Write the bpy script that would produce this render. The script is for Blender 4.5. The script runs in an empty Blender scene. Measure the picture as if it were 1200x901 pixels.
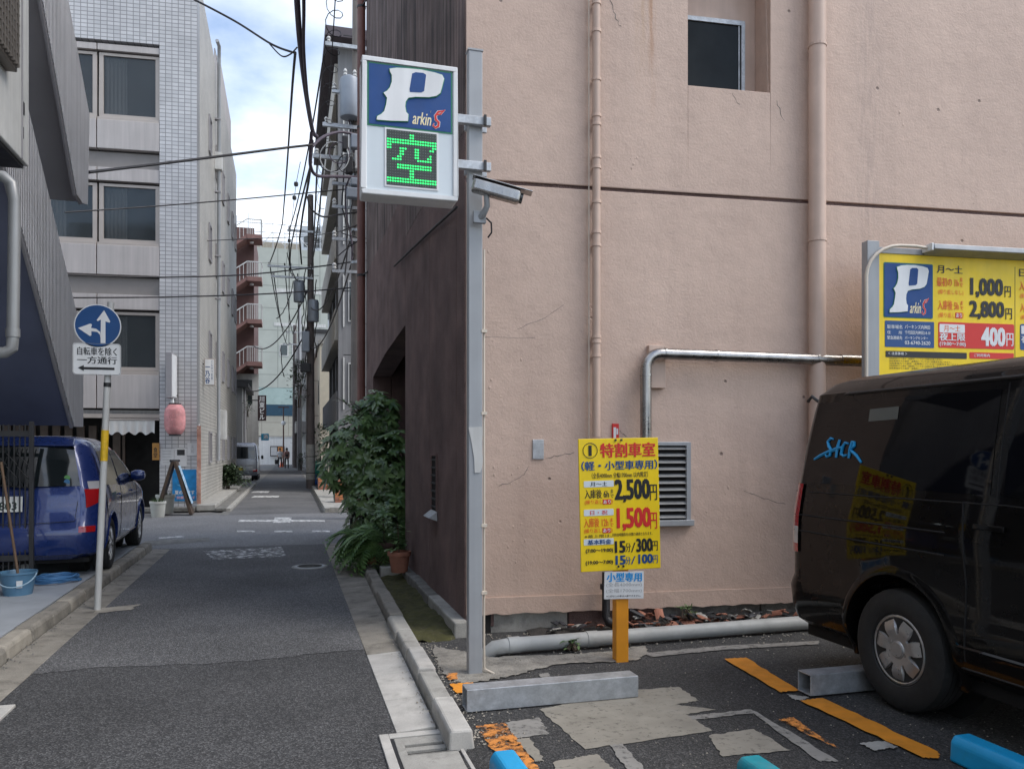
import bpy, bmesh, math, random
from mathutils import Vector, Matrix
random.seed(7)
SC = bpy.context.scene
COL = SC.collection
R = math.radians

# ------------------------------------------------------------------ camera
FPX, CAMH, HOR = 930.0, 1.5, 528.0            # focal length in photo pixels, eye height, horizon row
YAW = math.atan(262 / FPX)
SN, CS = math.sin(YAW), math.cos(YAW)
cam_d = bpy.data.cameras.new('camera')
cam = bpy.data.objects.new('camera', cam_d)
COL.objects.link(cam)
SC.camera = cam
cam_d.sensor_fit = 'HORIZONTAL'
cam_d.sensor_width = 36
cam_d.lens = FPX / 1200 * 36
cam_d.shift_y = (HOR - 450.5) / 1200
cam_d.clip_end = 2000
cam.location = (0, 0, CAMH)
cam.rotation_euler = (R(90), 0, -YAW)

# ------------------------------------------------------------------ sky, sun, exposure
SUN_EL, SUN_AZ = R(52), R(118)                # azimuth clockwise from +Y (street direction)
world = bpy.data.worlds.new('World')
SC.world = world
world.use_nodes = True
wt = world.node_tree
for n in list(wt.nodes): wt.nodes.remove(n)
def wn(t, **k):
    n = wt.nodes.new(t)
    for a, b in k.items(): setattr(n, a, b)
    return n
sky = wn('ShaderNodeTexSky', sky_type='NISHITA', sun_disc=False, sun_elevation=SUN_EL, sun_rotation=SUN_AZ)
sky.air_density = 1.0; sky.dust_density = 1.2
tc = wn('ShaderNodeTexCoord')
sep = wn('ShaderNodeSeparateXYZ')
wt.links.new(tc.outputs['Generated'], sep.inputs[0])
zz = wn('ShaderNodeMath', operation='MAXIMUM'); zz.inputs[1].default_value = 0.0
wt.links.new(sep.outputs['Z'], zz.inputs[0])
za = wn('ShaderNodeMath', operation='ADD'); za.inputs[1].default_value = 0.18
wt.links.new(zz.outputs[0], za.inputs[0])
dv = wn('ShaderNodeVectorMath', operation='DIVIDE')
cz = wn('ShaderNodeCombineXYZ')
for i in range(3): wt.links.new(za.outputs[0], cz.inputs[i])
wt.links.new(tc.outputs['Generated'], dv.inputs[0]); wt.links.new(cz.outputs[0], dv.inputs[1])
cn = wn('ShaderNodeTexNoise')
cn.inputs['Scale'].default_value = 1.7; cn.inputs['Detail'].default_value = 9; cn.inputs['Roughness'].default_value = .52
wt.links.new(dv.outputs[0], cn.inputs['Vector'])
cr = wn('ShaderNodeValToRGB')
cr.color_ramp.elements[0].position = .40; cr.color_ramp.elements[1].position = .64
wt.links.new(cn.outputs['Fac'], cr.inputs[0])
cn2 = wn('ShaderNodeTexNoise'); cn2.inputs['Scale'].default_value = 4.0; cn2.inputs['Detail'].default_value = 6
wt.links.new(dv.outputs[0], cn2.inputs['Vector'])
cc = wn('ShaderNodeMixRGB'); cc.inputs[1].default_value = (4.6, 5.0, 5.6, 1); cc.inputs[2].default_value = (7.4, 7.6, 7.8, 1)
wt.links.new(cn2.outputs['Fac'], cc.inputs[0])
cl = wn('ShaderNodeMath', operation='MULTIPLY_ADD'); cl.inputs[1].default_value = .86; cl.inputs[2].default_value = .07
wt.links.new(cr.outputs[0], cl.inputs[0])
mx = wn('ShaderNodeMixRGB')
wt.links.new(cl.outputs[0], mx.inputs[0]); wt.links.new(sky.outputs[0], mx.inputs[1]); wt.links.new(cc.outputs[0], mx.inputs[2])
bg = wn('ShaderNodeBackground'); bg.inputs[1].default_value = .125
wo = wn('ShaderNodeOutputWorld')
wt.links.new(mx.outputs[0], bg.inputs[0]); wt.links.new(bg.outputs[0], wo.inputs[0])

sun_d = bpy.data.lights.new('sun', 'SUN')
sun_d.energy = 1.0; sun_d.angle = R(35); sun_d.color = (1, .95, .88)
sun = bpy.data.objects.new('sun', sun_d)
COL.objects.link(sun)
sdir = Vector((math.sin(SUN_AZ) * math.cos(SUN_EL), math.cos(SUN_AZ) * math.cos(SUN_EL), math.sin(SUN_EL)))
sun.rotation_euler = (-sdir).to_track_quat('-Z', 'Y').to_euler()
sun.location = (0, 0, 60)

SC.view_settings.view_transform = 'Standard'
SC.view_settings.look = 'None'
SC.view_settings.gamma = 1
SC.view_settings.exposure = 1.08
SC.render.engine = 'CYCLES'
SC.cycles.max_bounces = 8; SC.cycles.diffuse_bounces = 5; SC.cycles.glossy_bounces = 3
SC.cycles.transparent_max_bounces = 8

# ------------------------------------------------------------------ pixel helpers (a pixel gives a direction)
def ray(px, py):
    k = (px - 600) / FPX
    return Vector((SN + k * CS, CS - k * SN, (HOR - py) / FPX))
def gp(px, py, z=0.0):
    d = ray(px, py); t = (z - CAMH) / d.z
    return Vector((d.x * t, d.y * t, z))
def onX(px, py, X):
    d = ray(px, py); t = X / d.x
    return Vector((X, d.y * t, CAMH + d.z * t))
def onY(px, py, Y):
    d = ray(px, py); t = Y / d.y
    return Vector((d.x * t, Y, CAMH + d.z * t))
def at(px, py, dist):
    d = ray(px, py)
    return Vector((d.x * dist, d.y * dist, CAMH + d.z * dist))
class Face:
    """vertical plane through origin (x,y), turned by ang about z: local u along, v inwards, z up"""
    def __init__(s, x, y, ang):
        s.o = Vector((x, y, 0)); s.ang = ang
        s.u = Vector((math.cos(ang), math.sin(ang), 0)); s.n = Vector((-math.sin(ang), math.cos(ang), 0))
    def px(s, px, py, v=0.0):
        d = ray(px, py); o = s.o + s.n * v
        t = o.dot(s.n) / d.dot(s.n)
        p = Vector((d.x * t, d.y * t, CAMH + d.z * t))
        return (p - o).dot(s.u), p.z
    def loc(s, p):
        q = Vector(p) - s.o
        return Vector((q.dot(s.u), q.dot(s.n), p[2]))

# ------------------------------------------------------------------ mesh builder
class MB:
    def __init__(s): s.v = []; s.f = []
    def add(s, vs, fs):
        b = len(s.v); s.v += [tuple(p) for p in vs]; s.f += [tuple(b + i for i in q) for q in fs]; return s
    def box(s, x0, y0, z0, x1, y1, z1):
        x0, x1 = min(x0, x1), max(x0, x1); y0, y1 = min(y0, y1), max(y0, y1); z0, z1 = min(z0, z1), max(z0, z1)
        return s.add([(x0,y0,z0),(x1,y0,z0),(x1,y1,z0),(x0,y1,z0),(x0,y0,z1),(x1,y0,z1),(x1,y1,z1),(x0,y1,z1)],
                     [(0,3,2,1),(4,5,6,7),(0,1,5,4),(1,2,6,5),(2,3,7,6),(3,0,4,7)])
    def obox(s, m, sx, sy, sz):
        vs = [m @ Vector((x*sx/2, y*sy/2, z*sz/2)) for z in (-1,1) for x, y in ((-1,-1),(1,-1),(1,1),(-1,1))]
        return s.add(vs, [(0,3,2,1),(4,5,6,7),(0,1,5,4),(1,2,6,5),(2,3,7,6),(3,0,4,7)])
    def bar(s, p0, p1, w, h=None, up=(0,0,1)):
        p0, p1 = Vector(p0), Vector(p1); h = h or w
        d = (p1 - p0); L = d.length; d.normalize()
        up = Vector(up)
        if abs(d.dot(up)) > .98: up = Vector((0,1,0))
        x = d.cross(up).normalized(); y = x.cross(d)
        m = Matrix((( *[x[i] for i in range(3)],),( *[d[i] for i in range(3)],),( *[y[i] for i in range(3)],))).transposed().to_4x4()
        m.translation = (p0 + p1) / 2
        return s.obox(m, w, L, h)
    def tube(s, pts, r, n=8, cap=True, closed=False):
        pts = [Vector(p) for p in pts]; k = len(pts)
        rs = r if isinstance(r, (list, tuple)) else [r] * k
        rings = []; prev = None
        for i, p in enumerate(pts):
            if closed: t = pts[(i+1) % k] - pts[i-1]
            else: t = pts[min(i+1, k-1)] - pts[max(i-1, 0)]
            if t.length < 1e-9: t = Vector((0,0,1))
            t.normalize()
            if prev is None:
                a = Vector((0,0,1)) if abs(t.z) < .9 else Vector((1,0,0))
                u = t.cross(a).normalized()
            else:
                u = prev - t * prev.dot(t)
                u = u.normalized() if u.length > 1e-6 else t.orthogonal().normalized()
            prev = u; w = t.cross(u)
            rings.append([p + (u * math.cos(2*math.pi*j/n) + w * math.sin(2*math.pi*j/n)) * rs[i] for j in range(n)])
        vs = [q for rg in rings for q in rg]; fs = []
        for i in range(k if closed else k - 1):
            a, b = i * n, ((i + 1) % k) * n
            for j in range(n): fs.append((a+j, a+(j+1) % n, b+(j+1) % n, b+j))
        if cap and not closed:
            fs.append(tuple(range(n-1, -1, -1))); fs.append(tuple((k-1)*n + j for j in range(n)))
        return s.add(vs, fs)
    def cyl(s, p0, p1, r, r1=None, n=14): return s.tube([p0, p1], [r, r if r1 is None else r1], n)
    def prism(s, pts, off):
        off = Vector(off); k = len(pts); a = [Vector(p) for p in pts]; b = [p + off for p in a]
        return s.add(a + b, [tuple(range(k-1, -1, -1)), tuple(range(k, 2*k))] + [(i, (i+1) % k, k+(i+1) % k, k+i) for i in range(k)])
    def poly(s, pts): return s.add(pts, [tuple(range(len(pts)))])
    def lathe(s, prof, n=24, m=None):
        m = m or Matrix(); vs = []; fs = []
        for r, z in prof:
            for j in range(n):
                a = 2*math.pi*j/n; vs.append(m @ Vector((r*math.cos(a), r*math.sin(a), z)))
        for i in range(len(prof)-1):
            for j in range(n): fs.append((i*n+j, i*n+(j+1) % n, (i+1)*n+(j+1) % n, (i+1)*n+j))
        if prof[0][0] > 1e-5: fs.append(tuple(range(n-1, -1, -1)))
        if prof[-1][0] > 1e-5: fs.append(tuple((len(prof)-1)*n + j for j in range(n)))
        return s.add(vs, fs)
    def mesh(s, name, mat, smooth=False, bevel=0, seg=2, auto=None):
        me = bpy.data.meshes.new(name); me.from_pydata(s.v, [], s.f); me.validate()
        bm = bmesh.new(); bm.from_mesh(me)
        bmesh.ops.remove_doubles(bm, verts=bm.verts, dist=1e-5)
        lo = [v for v in bm.verts if not v.link_faces]
        if lo: bmesh.ops.delete(bm, geom=lo, context='VERTS')
        bmesh.ops.recalc_face_normals(bm, faces=bm.faces)
        if bevel:
            es = [e for e in bm.edges if len(e.link_faces) == 2 and e.calc_face_angle(0) > R(30)]
            bmesh.ops.bevel(bm, geom=es, offset=bevel, segments=seg, profile=.5, affect='EDGES', clamp_overlap=True)
        bm.to_mesh(me); bm.free()
        if smooth:
            for p in me.polygons: p.use_smooth = True
            me.set_sharp_from_angle(angle=R(auto or 40))
        if mat: me.materials.append(mat)
        return me
    def build(s, name, mat, parent=None, smooth=False, bevel=0, seg=2, loc=None, rot=None, auto=None):
        return link(name, s.mesh(name, mat, smooth, bevel, seg, auto), parent, loc, rot)
def link(name, me, parent=None, loc=None, rot=None, scale=None):
    o = bpy.data.objects.new(name, me); COL.objects.link(o)
    if parent: o.parent = parent
    if loc is not None: o.location = loc
    if rot is not None: o.rotation_euler = rot
    if scale is not None: o.scale = scale if hasattr(scale, '__len__') else (scale,)*3
    return o
def tag(o, label, cat, group=None):
    o['label'] = label; o['category'] = cat
    if group: o['group'] = group
    return o
def struct(o): o['kind'] = 'structure'; return o
def thing(name, label, cat, loc=(0,0,0), rotz=0, group=None, rot=None):
    o = bpy.data.objects.new(name, None); COL.objects.link(o); o.empty_display_size = .1
    o.location = loc; o.rotation_euler = rot or (0, 0, rotz)
    return tag(o, label, cat, group)
def dup(root, loc, rotz=0, label=None, group=None):
    def rec(o, par):
        c = o.copy(); COL.objects.link(c)
        if par is not None: c.parent = par
        for ch in list(o.children): rec(ch, c)
        return c
    r = rec(root, None); r.location = loc; r.rotation_euler = (0,0,rotz)
    if label: r['label'] = label
    if group: r['group'] = group
    return r

# ------------------------------------------------------------------ lettering (flat print as thin faces)
_txt = {}
def text_mesh(body, gap=1.0, line=1.0):
    key = (body, gap, line)
    if key in _txt: return _txt[key]
    c = bpy.data.curves.new('lettering', 'FONT'); c.body = body; c.resolution_u = 2
    c.space_character = gap; c.space_line = line; c.align_x = 'CENTER' if '\n' in body else 'LEFT'
    o = bpy.data.objects.new('lettering', c); COL.objects.link(o)
    dg = bpy.context.evaluated_depsgraph_get()
    me = bpy.data.meshes.new_from_object(o.evaluated_get(dg))
    vs = [(v.co.x, v.co.y) for v in me.vertices]; fs = [tuple(p.vertices) for p in me.polygons]
    bpy.data.objects.remove(o); bpy.data.curves.remove(c); bpy.data.meshes.remove(me)
    x0 = min(v[0] for v in vs); x1 = max(v[0] for v in vs); y0 = min(v[1] for v in vs); y1 = max(v[1] for v in vs)
    _txt[key] = (vs, fs, x0, x1, y0, y1); return _txt[key]
def text(parent, body, x, z, w, h, mat, y=-.004, bold=.012, gap=1.0, shear=0, name='lettering', line=1.0):
    """fit body into the box x..x+w, z..z+h of the parent's local XZ plane, readable from -Y; bold strokes come from shifted copies"""
    vs, fs, x0, x1, y0, y1 = text_mesh(body, gap, line)
    sx = (w) / max(x1 - x0, 1e-6); sy = h / max(y1 - y0, 1e-6)
    offs = [(0, 0)] if bold < .01 else ([(-bold, 0), (bold, 0)] if bold < .03 else [(-bold, -bold*.4), (bold, bold*.4), (-bold, bold*.4), (bold, -bold*.4), (0, 0)])
    V, Fc = [], []; kb = min(1.0, sy * 1.15 / sx) if sx > 0 else 1.0
    for k, (dx, dz) in enumerate(offs):
        n = len(V)
        V += [(x + (a - x0 + dx * kb) * sx + shear * (b - y0) * sy, y - k*.00025, z + (b - y0 + dz) * sy) for a, b in vs]
        Fc += [tuple(n + i for i in f) for f in fs]
    me = bpy.data.meshes.new(name); me.from_pydata(V, [], Fc); me.materials.append(mat)
    return link(name, me, parent)
def rrect(x0, z0, x1, z1, r, n=4):
    pts = []
    for cx, cz, a0 in ((x1-r, z1-r, 0), (x0+r, z1-r, 90), (x0+r, z0+r, 180), (x1-r, z0+r, 270)):
        for i in range(n+1):
            a = R(a0 + 90*i/n); pts.append((cx + r*math.cos(a), cz + r*math.sin(a)))
    return pts
def plate(parent, name, pts, mat, y0, y1):
    """flat plate from a 2D outline in local XZ between y0 (front) and y1"""
    return MB().prism([(p[0], y0, p[1]) for p in pts], (0, y1 - y0, 0)).build(name, mat, parent)

# ------------------------------------------------------------------ materials
MATS = {}
def mat(name, col, rough=.6, metal=0.0, var=.12, vscale=3.0, bump=0.0, bscale=60.0, spec=.5, fine=0.0, fscale=120.0,
        coat=0.0, emit=None, estr=0.0, alpha=1.0, streak=0.0, dirt=0.0, dirtcol=(.05,.045,.04), trans=0.0, dist=.02, coord='Object'):
    if name in MATS: return MATS[name]
    m = bpy.data.materials.new(name); m.use_nodes = True; MATS[name] = m
    t = m.node_tree; L = t.links.new; b = t.nodes['Principled BSDF']
    b.inputs['Roughness'].default_value = rough; b.inputs['Metallic'].default_value = metal
    b.inputs['Specular IOR Level'].default_value = spec
    b.inputs['Coat Weight'].default_value = coat; b.inputs['Coat Roughness'].default_value = .03
    b.inputs['Transmission Weight'].default_value = trans
    if emit: b.inputs['Emission Color'].default_value = (*emit, 1); b.inputs['Emission Strength'].default_value = estr
    if alpha < 1: b.inputs['Alpha'].default_value = alpha
    co = t.nodes.new('ShaderNodeTexCoord')
    def noise(scale, detail=5, vec=None, rough_=.55):
        n = t.nodes.new('ShaderNodeTexNoise'); n.inputs['Scale'].default_value = scale; n.inputs['Detail'].default_value = detail
        n.inputs['Roughness'].default_value = rough_
        L(vec or co.outputs[coord], n.inputs['Vector']); return n.outputs['Fac']
    def ramp(src, a, b_, lo=0.0, hi=1.0):
        r = t.nodes.new('ShaderNodeMapRange'); r.inputs[1].default_value = a; r.inputs[2].default_value = b_
        r.inputs[3].default_value = lo; r.inputs[4].default_value = hi; L(src, r.inputs[0]); return r.outputs[0]
    def mul(c, f):
        n = t.nodes.new('ShaderNodeMixRGB'); n.blend_type = 'MULTIPLY'; n.inputs[0].default_value = 1
        if isinstance(c, tuple): n.inputs[1].default_value = c
        else: L(c, n.inputs[1])
        L(f, n.inputs[2]); return n.outputs[0]
    cur = (*col, 1)
    if var: cur = mul(cur, ramp(noise(vscale), .28, .72, 1 - var, 1 + var))
    if fine: cur = mul(cur, ramp(noise(fscale, 2, None, .8), .3, .7, 1 - fine, 1 + fine))
    if streak:
        mp = t.nodes.new('ShaderNodeMapping'); mp.inputs['Scale'].default_value = (7, 7, .35); L(co.outputs[coord], mp.inputs[0])
        cur = mul(cur, ramp(noise(1.6, 6, mp.outputs[0]), .35, .7, 1 - streak, 1 + streak * .4))
    if dirt:
        n = t.nodes.new('ShaderNodeMixRGB'); n.inputs[2].default_value = (*dirtcol, 1)
        L(ramp(noise(vscale * 1.7, 8, None, .65), .52, .72, 0, dirt), n.inputs[0])
        if isinstance(cur, tuple): n.inputs[1].default_value = cur
        else: L(cur, n.inputs[1])
        cur = n.outputs[0]
    if isinstance(cur, tuple): b.inputs['Base Color'].default_value = cur
    else: L(cur, b.inputs['Base Color'])
    if var: L(ramp(noise(vscale * 2.3), .3, .7, max(0, rough - .08), min(1, rough + .08)), b.inputs['Roughness'])
    if bump:
        bp = t.nodes.new('ShaderNodeBump'); bp.inputs['Strength'].default_value = bump; bp.inputs['Distance'].default_value = dist
        L(noise(bscale, 4), bp.inputs['Height']); L(bp.outputs[0], b.inputs['Normal'])
    return m
def nodes_of(m): return m.node_tree, m.node_tree.nodes['Principled BSDF']

def worn(name, col, lo=.45, hi=.6, scale=18, rough=.7):
    """paint that has flaked: alpha follows a noise with a shape of its own"""
    m = mat(name, col, rough, var=.15, vscale=6, bump=.2, bscale=200, dist=.003)
    t, b = nodes_of(m); L = t.links.new
    co = t.nodes.new('ShaderNodeTexCoord'); n = t.nodes.new('ShaderNodeTexNoise')
    n.inputs['Scale'].default_value = scale; n.inputs['Detail'].default_value = 8; n.inputs['Roughness'].default_value = .7
    L(co.outputs['Object'], n.inputs['Vector'])
    r = t.nodes.new('ShaderNodeMapRange'); r.inputs[1].default_value = lo; r.inputs[2].default_value = hi
    L(n.outputs['Fac'], r.inputs[0]); L(r.outputs[0], b.inputs['Alpha'])
    return m
def asphalt(name, c0, c1, sc=1.0, patch=.12):
    """aggregate stones in bitumen: voronoi cells of differing tone"""
    m = mat(name, c0, .85, var=0); t, b = nodes_of(m); L = t.links.new
    co = t.nodes.new('ShaderNodeTexCoord')
    v = t.nodes.new('ShaderNodeTexVoronoi'); v.inputs['Scale'].default_value = 110 * sc
    L(co.outputs['Object'], v.inputs['Vector'])
    g = t.nodes.new('ShaderNodeSeparateColor'); L(v.outputs['Color'], g.inputs[0])
    p = t.nodes.new('ShaderNodeMath'); p.operation = 'POWER'; p.inputs[1].default_value = 2.6; L(g.outputs[0], p.inputs[0])
    mixc = t.nodes.new('ShaderNodeMixRGB'); mixc.inputs[1].default_value = (*c0, 1); mixc.inputs[2].default_value = (*c1, 1)
    L(p.outputs[0], mixc.inputs[0])
    n = t.nodes.new('ShaderNodeTexNoise'); n.inputs['Scale'].default_value = .9; n.inputs['Detail'].default_value = 7
    L(co.outputs['Object'], n.inputs['Vector'])
    r = t.nodes.new('ShaderNodeMapRange'); r.inputs[1].default_value = .3; r.inputs[2].default_value = .7
    r.inputs[3].default_value = 1 - patch; r.inputs[4].default_value = 1 + patch; L(n.outputs['Fac'], r.inputs[0])
    mu = t.nodes.new('ShaderNodeMixRGB'); mu.blend_type = 'MULTIPLY'; mu.inputs[0].default_value = 1
    L(mixc.outputs[0], mu.inputs[1]); L(r.outputs[0], mu.inputs[2])
    # pale single chippings
    v2 = t.nodes.new('ShaderNodeTexVoronoi'); v2.inputs['Scale'].default_value = 42 * sc; L(co.outputs['Object'], v2.inputs['Vector'])
    r2 = t.nodes.new('ShaderNodeMapRange'); r2.inputs[1].default_value = .10; r2.inputs[2].default_value = .20; r2.inputs[3].default_value = .55; r2.inputs[4].default_value = 0
    L(v2.outputs['Distance'], r2.inputs[0])
    m2 = t.nodes.new('ShaderNodeMixRGB'); m2.inputs[2].default_value = (c1[0]*1.5, c1[1]*1.5, c1[2]*1.5, 1)
    L(r2.outputs[0], m2.inputs[0]); L(mu.outputs[0], m2.inputs[1])
    L(m2.outputs[0], b.inputs['Base Color'])
    bp = t.nodes.new('ShaderNodeBump'); bp.inputs['Strength'].default_value = .7; bp.inputs['Distance'].default_value = .006
    L(v.outputs['Distance'], bp.inputs['Height']); L(bp.outputs[0], b.inputs['Normal'])
    return m
def brickmat(name, c1, c2, mortar, bw, rh, axis='xz', ms=.006, rough=.5, bump=.4, off=0.0, var=.1):
    m = mat(name, c1, rough, var=0); t, b = nodes_of(m); L = t.links.new
    co = t.nodes.new('ShaderNodeTexCoord'); sp = t.nodes.new('ShaderNodeSeparateXYZ'); L(co.outputs['Object'], sp.inputs[0])
    cb = t.nodes.new('ShaderNodeCombineXYZ')
    L(sp.outputs['XYZ'.index(axis[0].upper())], cb.inputs[0]); L(sp.outputs['XYZ'.index(axis[1].upper())], cb.inputs[1])
    k = t.nodes.new('ShaderNodeTexBrick'); k.offset = off; k.inputs['Scale'].default_value = 1
    k.inputs['Color1'].default_value = (*c1, 1); k.inputs['Color2'].default_value = (*c2, 1); k.inputs['Mortar'].default_value = (*mortar, 1)
    k.inputs['Brick Width'].default_value = bw; k.inputs['Row Height'].default_value = rh; k.inputs['Mortar Size'].default_value = ms
    k.inputs['Mortar Smooth'].default_value = .2
    L(cb.outputs[0], k.inputs['Vector'])
    n = t.nodes.new('ShaderNodeTexNoise'); n.inputs['Scale'].default_value = .8; n.inputs['Detail'].default_value = 6; L(co.outputs['Object'], n.inputs['Vector'])
    r = t.nodes.new('ShaderNodeMapRange'); r.inputs[1].default_value = .3; r.inputs[2].default_value = .7; r.inputs[3].default_value = 1-var; r.inputs[4].default_value = 1+var
    L(n.outputs['Fac'], r.inputs[0])
    mu = t.nodes.new('ShaderNodeMixRGB'); mu.blend_type = 'MULTIPLY'; mu.inputs[0].default_value = 1
    L(k.outputs['Color'], mu.inputs[1]); L(r.outputs[0], mu.inputs[2]); L(mu.outputs[0], b.inputs['Base Color'])
    bp = t.nodes.new('ShaderNodeBump'); bp.invert = True; bp.inputs['Strength'].default_value = bump; bp.inputs['Distance'].default_value = .01
    L(k.outputs['Fac'], bp.inputs['Height']); L(bp.outputs[0], b.inputs['Normal'])
    return m
def plaster(name, base, stain, k=1.0, rust=()):
    """painted render: broad mottling, faint vertical runs, pock marks, trowel relief"""
    m = mat(name, base, .62, var=0); t, b = nodes_of(m); L = t.links.new
    co = t.nodes.new('ShaderNodeTexCoord')
    def noise(sc, det=6, ro=.55, vec=None):
        n = t.nodes.new('ShaderNodeTexNoise'); n.inputs['Scale'].default_value = sc; n.inputs['Detail'].default_value = det; n.inputs['Roughness'].default_value = ro
        L(vec or co.outputs['Object'], n.inputs['Vector']); return n.outputs['Fac']
    def mr(src, a, c, lo, hi):
        r = t.nodes.new('ShaderNodeMapRange'); r.inputs[1].default_value = a; r.inputs[2].default_value = c; r.inputs[3].default_value = lo; r.inputs[4].default_value = hi
        L(src, r.inputs[0]); return r.outputs[0]
    def mixc(f, a, c, bt='MIX'):
        n = t.nodes.new('ShaderNodeMixRGB'); n.blend_type = bt
        L(f, n.inputs[0]) if not isinstance(f, float) else setattr(n.inputs[0], 'default_value', f)
        for i, q in ((1, a), (2, c)):
            if isinstance(q, tuple): n.inputs[i].default_value = (*q, 1)
            else: L(q, n.inputs[i])
        return n.outputs[0]
    mp = t.nodes.new('ShaderNodeMapping'); mp.inputs['Scale'].default_value = (2.2, 2.2, .18); L(co.outputs['Object'], mp.inputs[0])
    c = mixc(mr(noise(1.1, 8), .35, .7, 0, .55 * k), base, stain)
    c = mixc(mr(noise(1.6, 7, .6, mp.outputs[0]), .52, .75, 0, .5 * k), c, stain)
    c = mixc(1.0, c, mr(noise(9, 6, .7), .3, .7, .93, 1.06), 'MULTIPLY')
    v = t.nodes.new('ShaderNodeTexVoronoi'); v.inputs['Scale'].default_value = 3.1; L(co.outputs['Object'], v.inputs['Vector'])
    pock = mr(v.outputs['Distance'], .030, .055, .75, 0)
    c = mixc(pock, c, (.14, .10, .085))
    if rust:                                   # run-off stains of their own shape: (u, z_low, z_high, half width)
        sx = t.nodes.new('ShaderNodeSeparateXYZ'); L(co.outputs['Object'], sx.inputs[0])
        nz = noise(14, 4, .6, mp.outputs[0])
        for u0, za, zb, hw, rc, st in rust:
            d1 = t.nodes.new('ShaderNodeMath'); d1.operation = 'SUBTRACT'; d1.inputs[1].default_value = u0; L(sx.outputs['X'], d1.inputs[0])
            d2 = t.nodes.new('ShaderNodeMath'); d2.operation = 'ABSOLUTE'; L(d1.outputs[0], d2.inputs[0])
            f1 = mr(d2.outputs[0], 0, hw, 1, 0); f2 = mr(sx.outputs['Z'], za, zb, 0, 1); f3 = mr(nz, .4, .6, .1, 1)
            p1 = t.nodes.new('ShaderNodeMath'); p1.operation = 'MULTIPLY'; L(f1, p1.inputs[0]); L(f2, p1.inputs[1])
            p2 = t.nodes.new('ShaderNodeMath'); p2.operation = 'MULTIPLY'; L(p1.outputs[0], p2.inputs[0]); L(f3, p2.inputs[1])
            p3 = t.nodes.new('ShaderNodeMath'); p3.operation = 'MULTIPLY'; p3.inputs[1].default_value = st; L(p2.outputs[0], p3.inputs[0])
            c = mixc(p3.outputs[0], c, rc)
    L(c, b.inputs['Base Color'])
    a1 = t.nodes.new('ShaderNodeMath'); a1.operation = 'MULTIPLY_ADD'; a1.inputs[1].default_value = .40; L(noise(48, 5, .6), a1.inputs[0]); L(noise(4.2, 6, .62), a1.inputs[2])
    a2 = t.nodes.new('ShaderNodeMath'); a2.operation = 'MULTIPLY_ADD'; a2.inputs[1].default_value = -1.4; L(pock, a2.inputs[0]); L(a1.outputs[0], a2.inputs[2])
    bp = t.nodes.new('ShaderNodeBump'); bp.inputs['Strength'].default_value = .6; bp.inputs['Distance'].default_value = .016
    L(a2.outputs[0], bp.inputs['Height']); L(bp.outputs[0], b.inputs['Normal'])
    return m

M_asph_new = asphalt('asphalt_new', (.034,.034,.035), (.135,.135,.135), 1.0, .22)
M_asph_old = asphalt('asphalt_old', (.066,.066,.067), (.215,.215,.215), 1.0, .24)
M_asph_lot = asphalt('asphalt_lot', (.022,.022,.022), (.10,.098,.095), 1.2, .3)
M_asph_cross = asphalt('asphalt_cross', (.13,.13,.132), (.28,.28,.28), .7)
M_ground = mat('ground_grey', (.16,.155,.15), .9, var=.2)
M_conc = mat('concrete', (.34,.33,.30), .85, var=.22, vscale=4, bump=.35, bscale=90, fine=.12, dirt=.55, dirtcol=(.10,.095,.085), dist=.006)
M_conc_new = mat('concrete_pale', (.47,.455,.42), .8, var=.16, vscale=5, bump=.25, bscale=120, fine=.08, dirt=.4, dirtcol=(.17,.16,.14), dist=.004)
M_conc_dark = mat('concrete_dark', (.17,.165,.15), .9, var=.3, vscale=6, bump=.7, bscale=50, fine=.2, dirt=.7, dirtcol=(.04,.04,.033), dist=.01)
M_conc_tan = mat('concrete_tan', (.33,.30,.25), .85, var=.25, vscale=5, bump=.3, bscale=90, fine=.12, dirt=.45, dirtcol=(.13,.12,.10), dist=.005)
M_conc_old = mat('concrete_stained', (.25,.23,.195), .9, var=.3, vscale=3.5, bump=.5, bscale=70, fine=.18, dirt=.75, dirtcol=(.075,.068,.055), dist=.008)
M_pipe_grey = mat('downpipe_grey', (.27,.275,.275), .45, .3, var=.1, streak=.15)
M_mortar = mat('mortar', (.25,.235,.205), .95, var=.35, vscale=7, bump=.9, bscale=38, fine=.25, dirt=.6, dirtcol=(.08,.075,.065), dist=.015)
M_moss = mat('moss', (.060,.058,.016), .95, var=.5, vscale=9, bump=1.0, bscale=140, dirt=.6, dirtcol=(.11,.095,.07), dist=.012)
M_court = mat('court_paint', (.35,.375,.40), .7, var=.12, vscale=2, bump=.1, bscale=60, dirt=.25, dirtcol=(.16,.17,.18), dist=.003)
M_pink = plaster('pink_render', (.575,.425,.342), (.465,.34,.275), 1.3, ((1.585, 4.2, 5.6, .05, (.34,.15,.05), .9), (1.50, 4.4, 5.8, .09, (.46,.30,.18), .8), (2.95, 1.3, 5.2, .16, (.40,.29,.24), .35), (3.62, .4, 2.2, .2, (.36,.27,.23), .5)))
M_pink_trim = mat('pink_paint', (.55,.405,.325), .5, var=.1, vscale=3, bump=.15, bscale=40, streak=.12, dist=.004)
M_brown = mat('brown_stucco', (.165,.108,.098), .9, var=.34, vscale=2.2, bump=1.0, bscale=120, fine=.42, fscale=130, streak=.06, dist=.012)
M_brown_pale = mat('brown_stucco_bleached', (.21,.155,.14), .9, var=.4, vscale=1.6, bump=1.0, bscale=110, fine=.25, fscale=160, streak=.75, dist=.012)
M_void = mat('dark_interior', (.012,.011,.011), .9, var=0)
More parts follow.
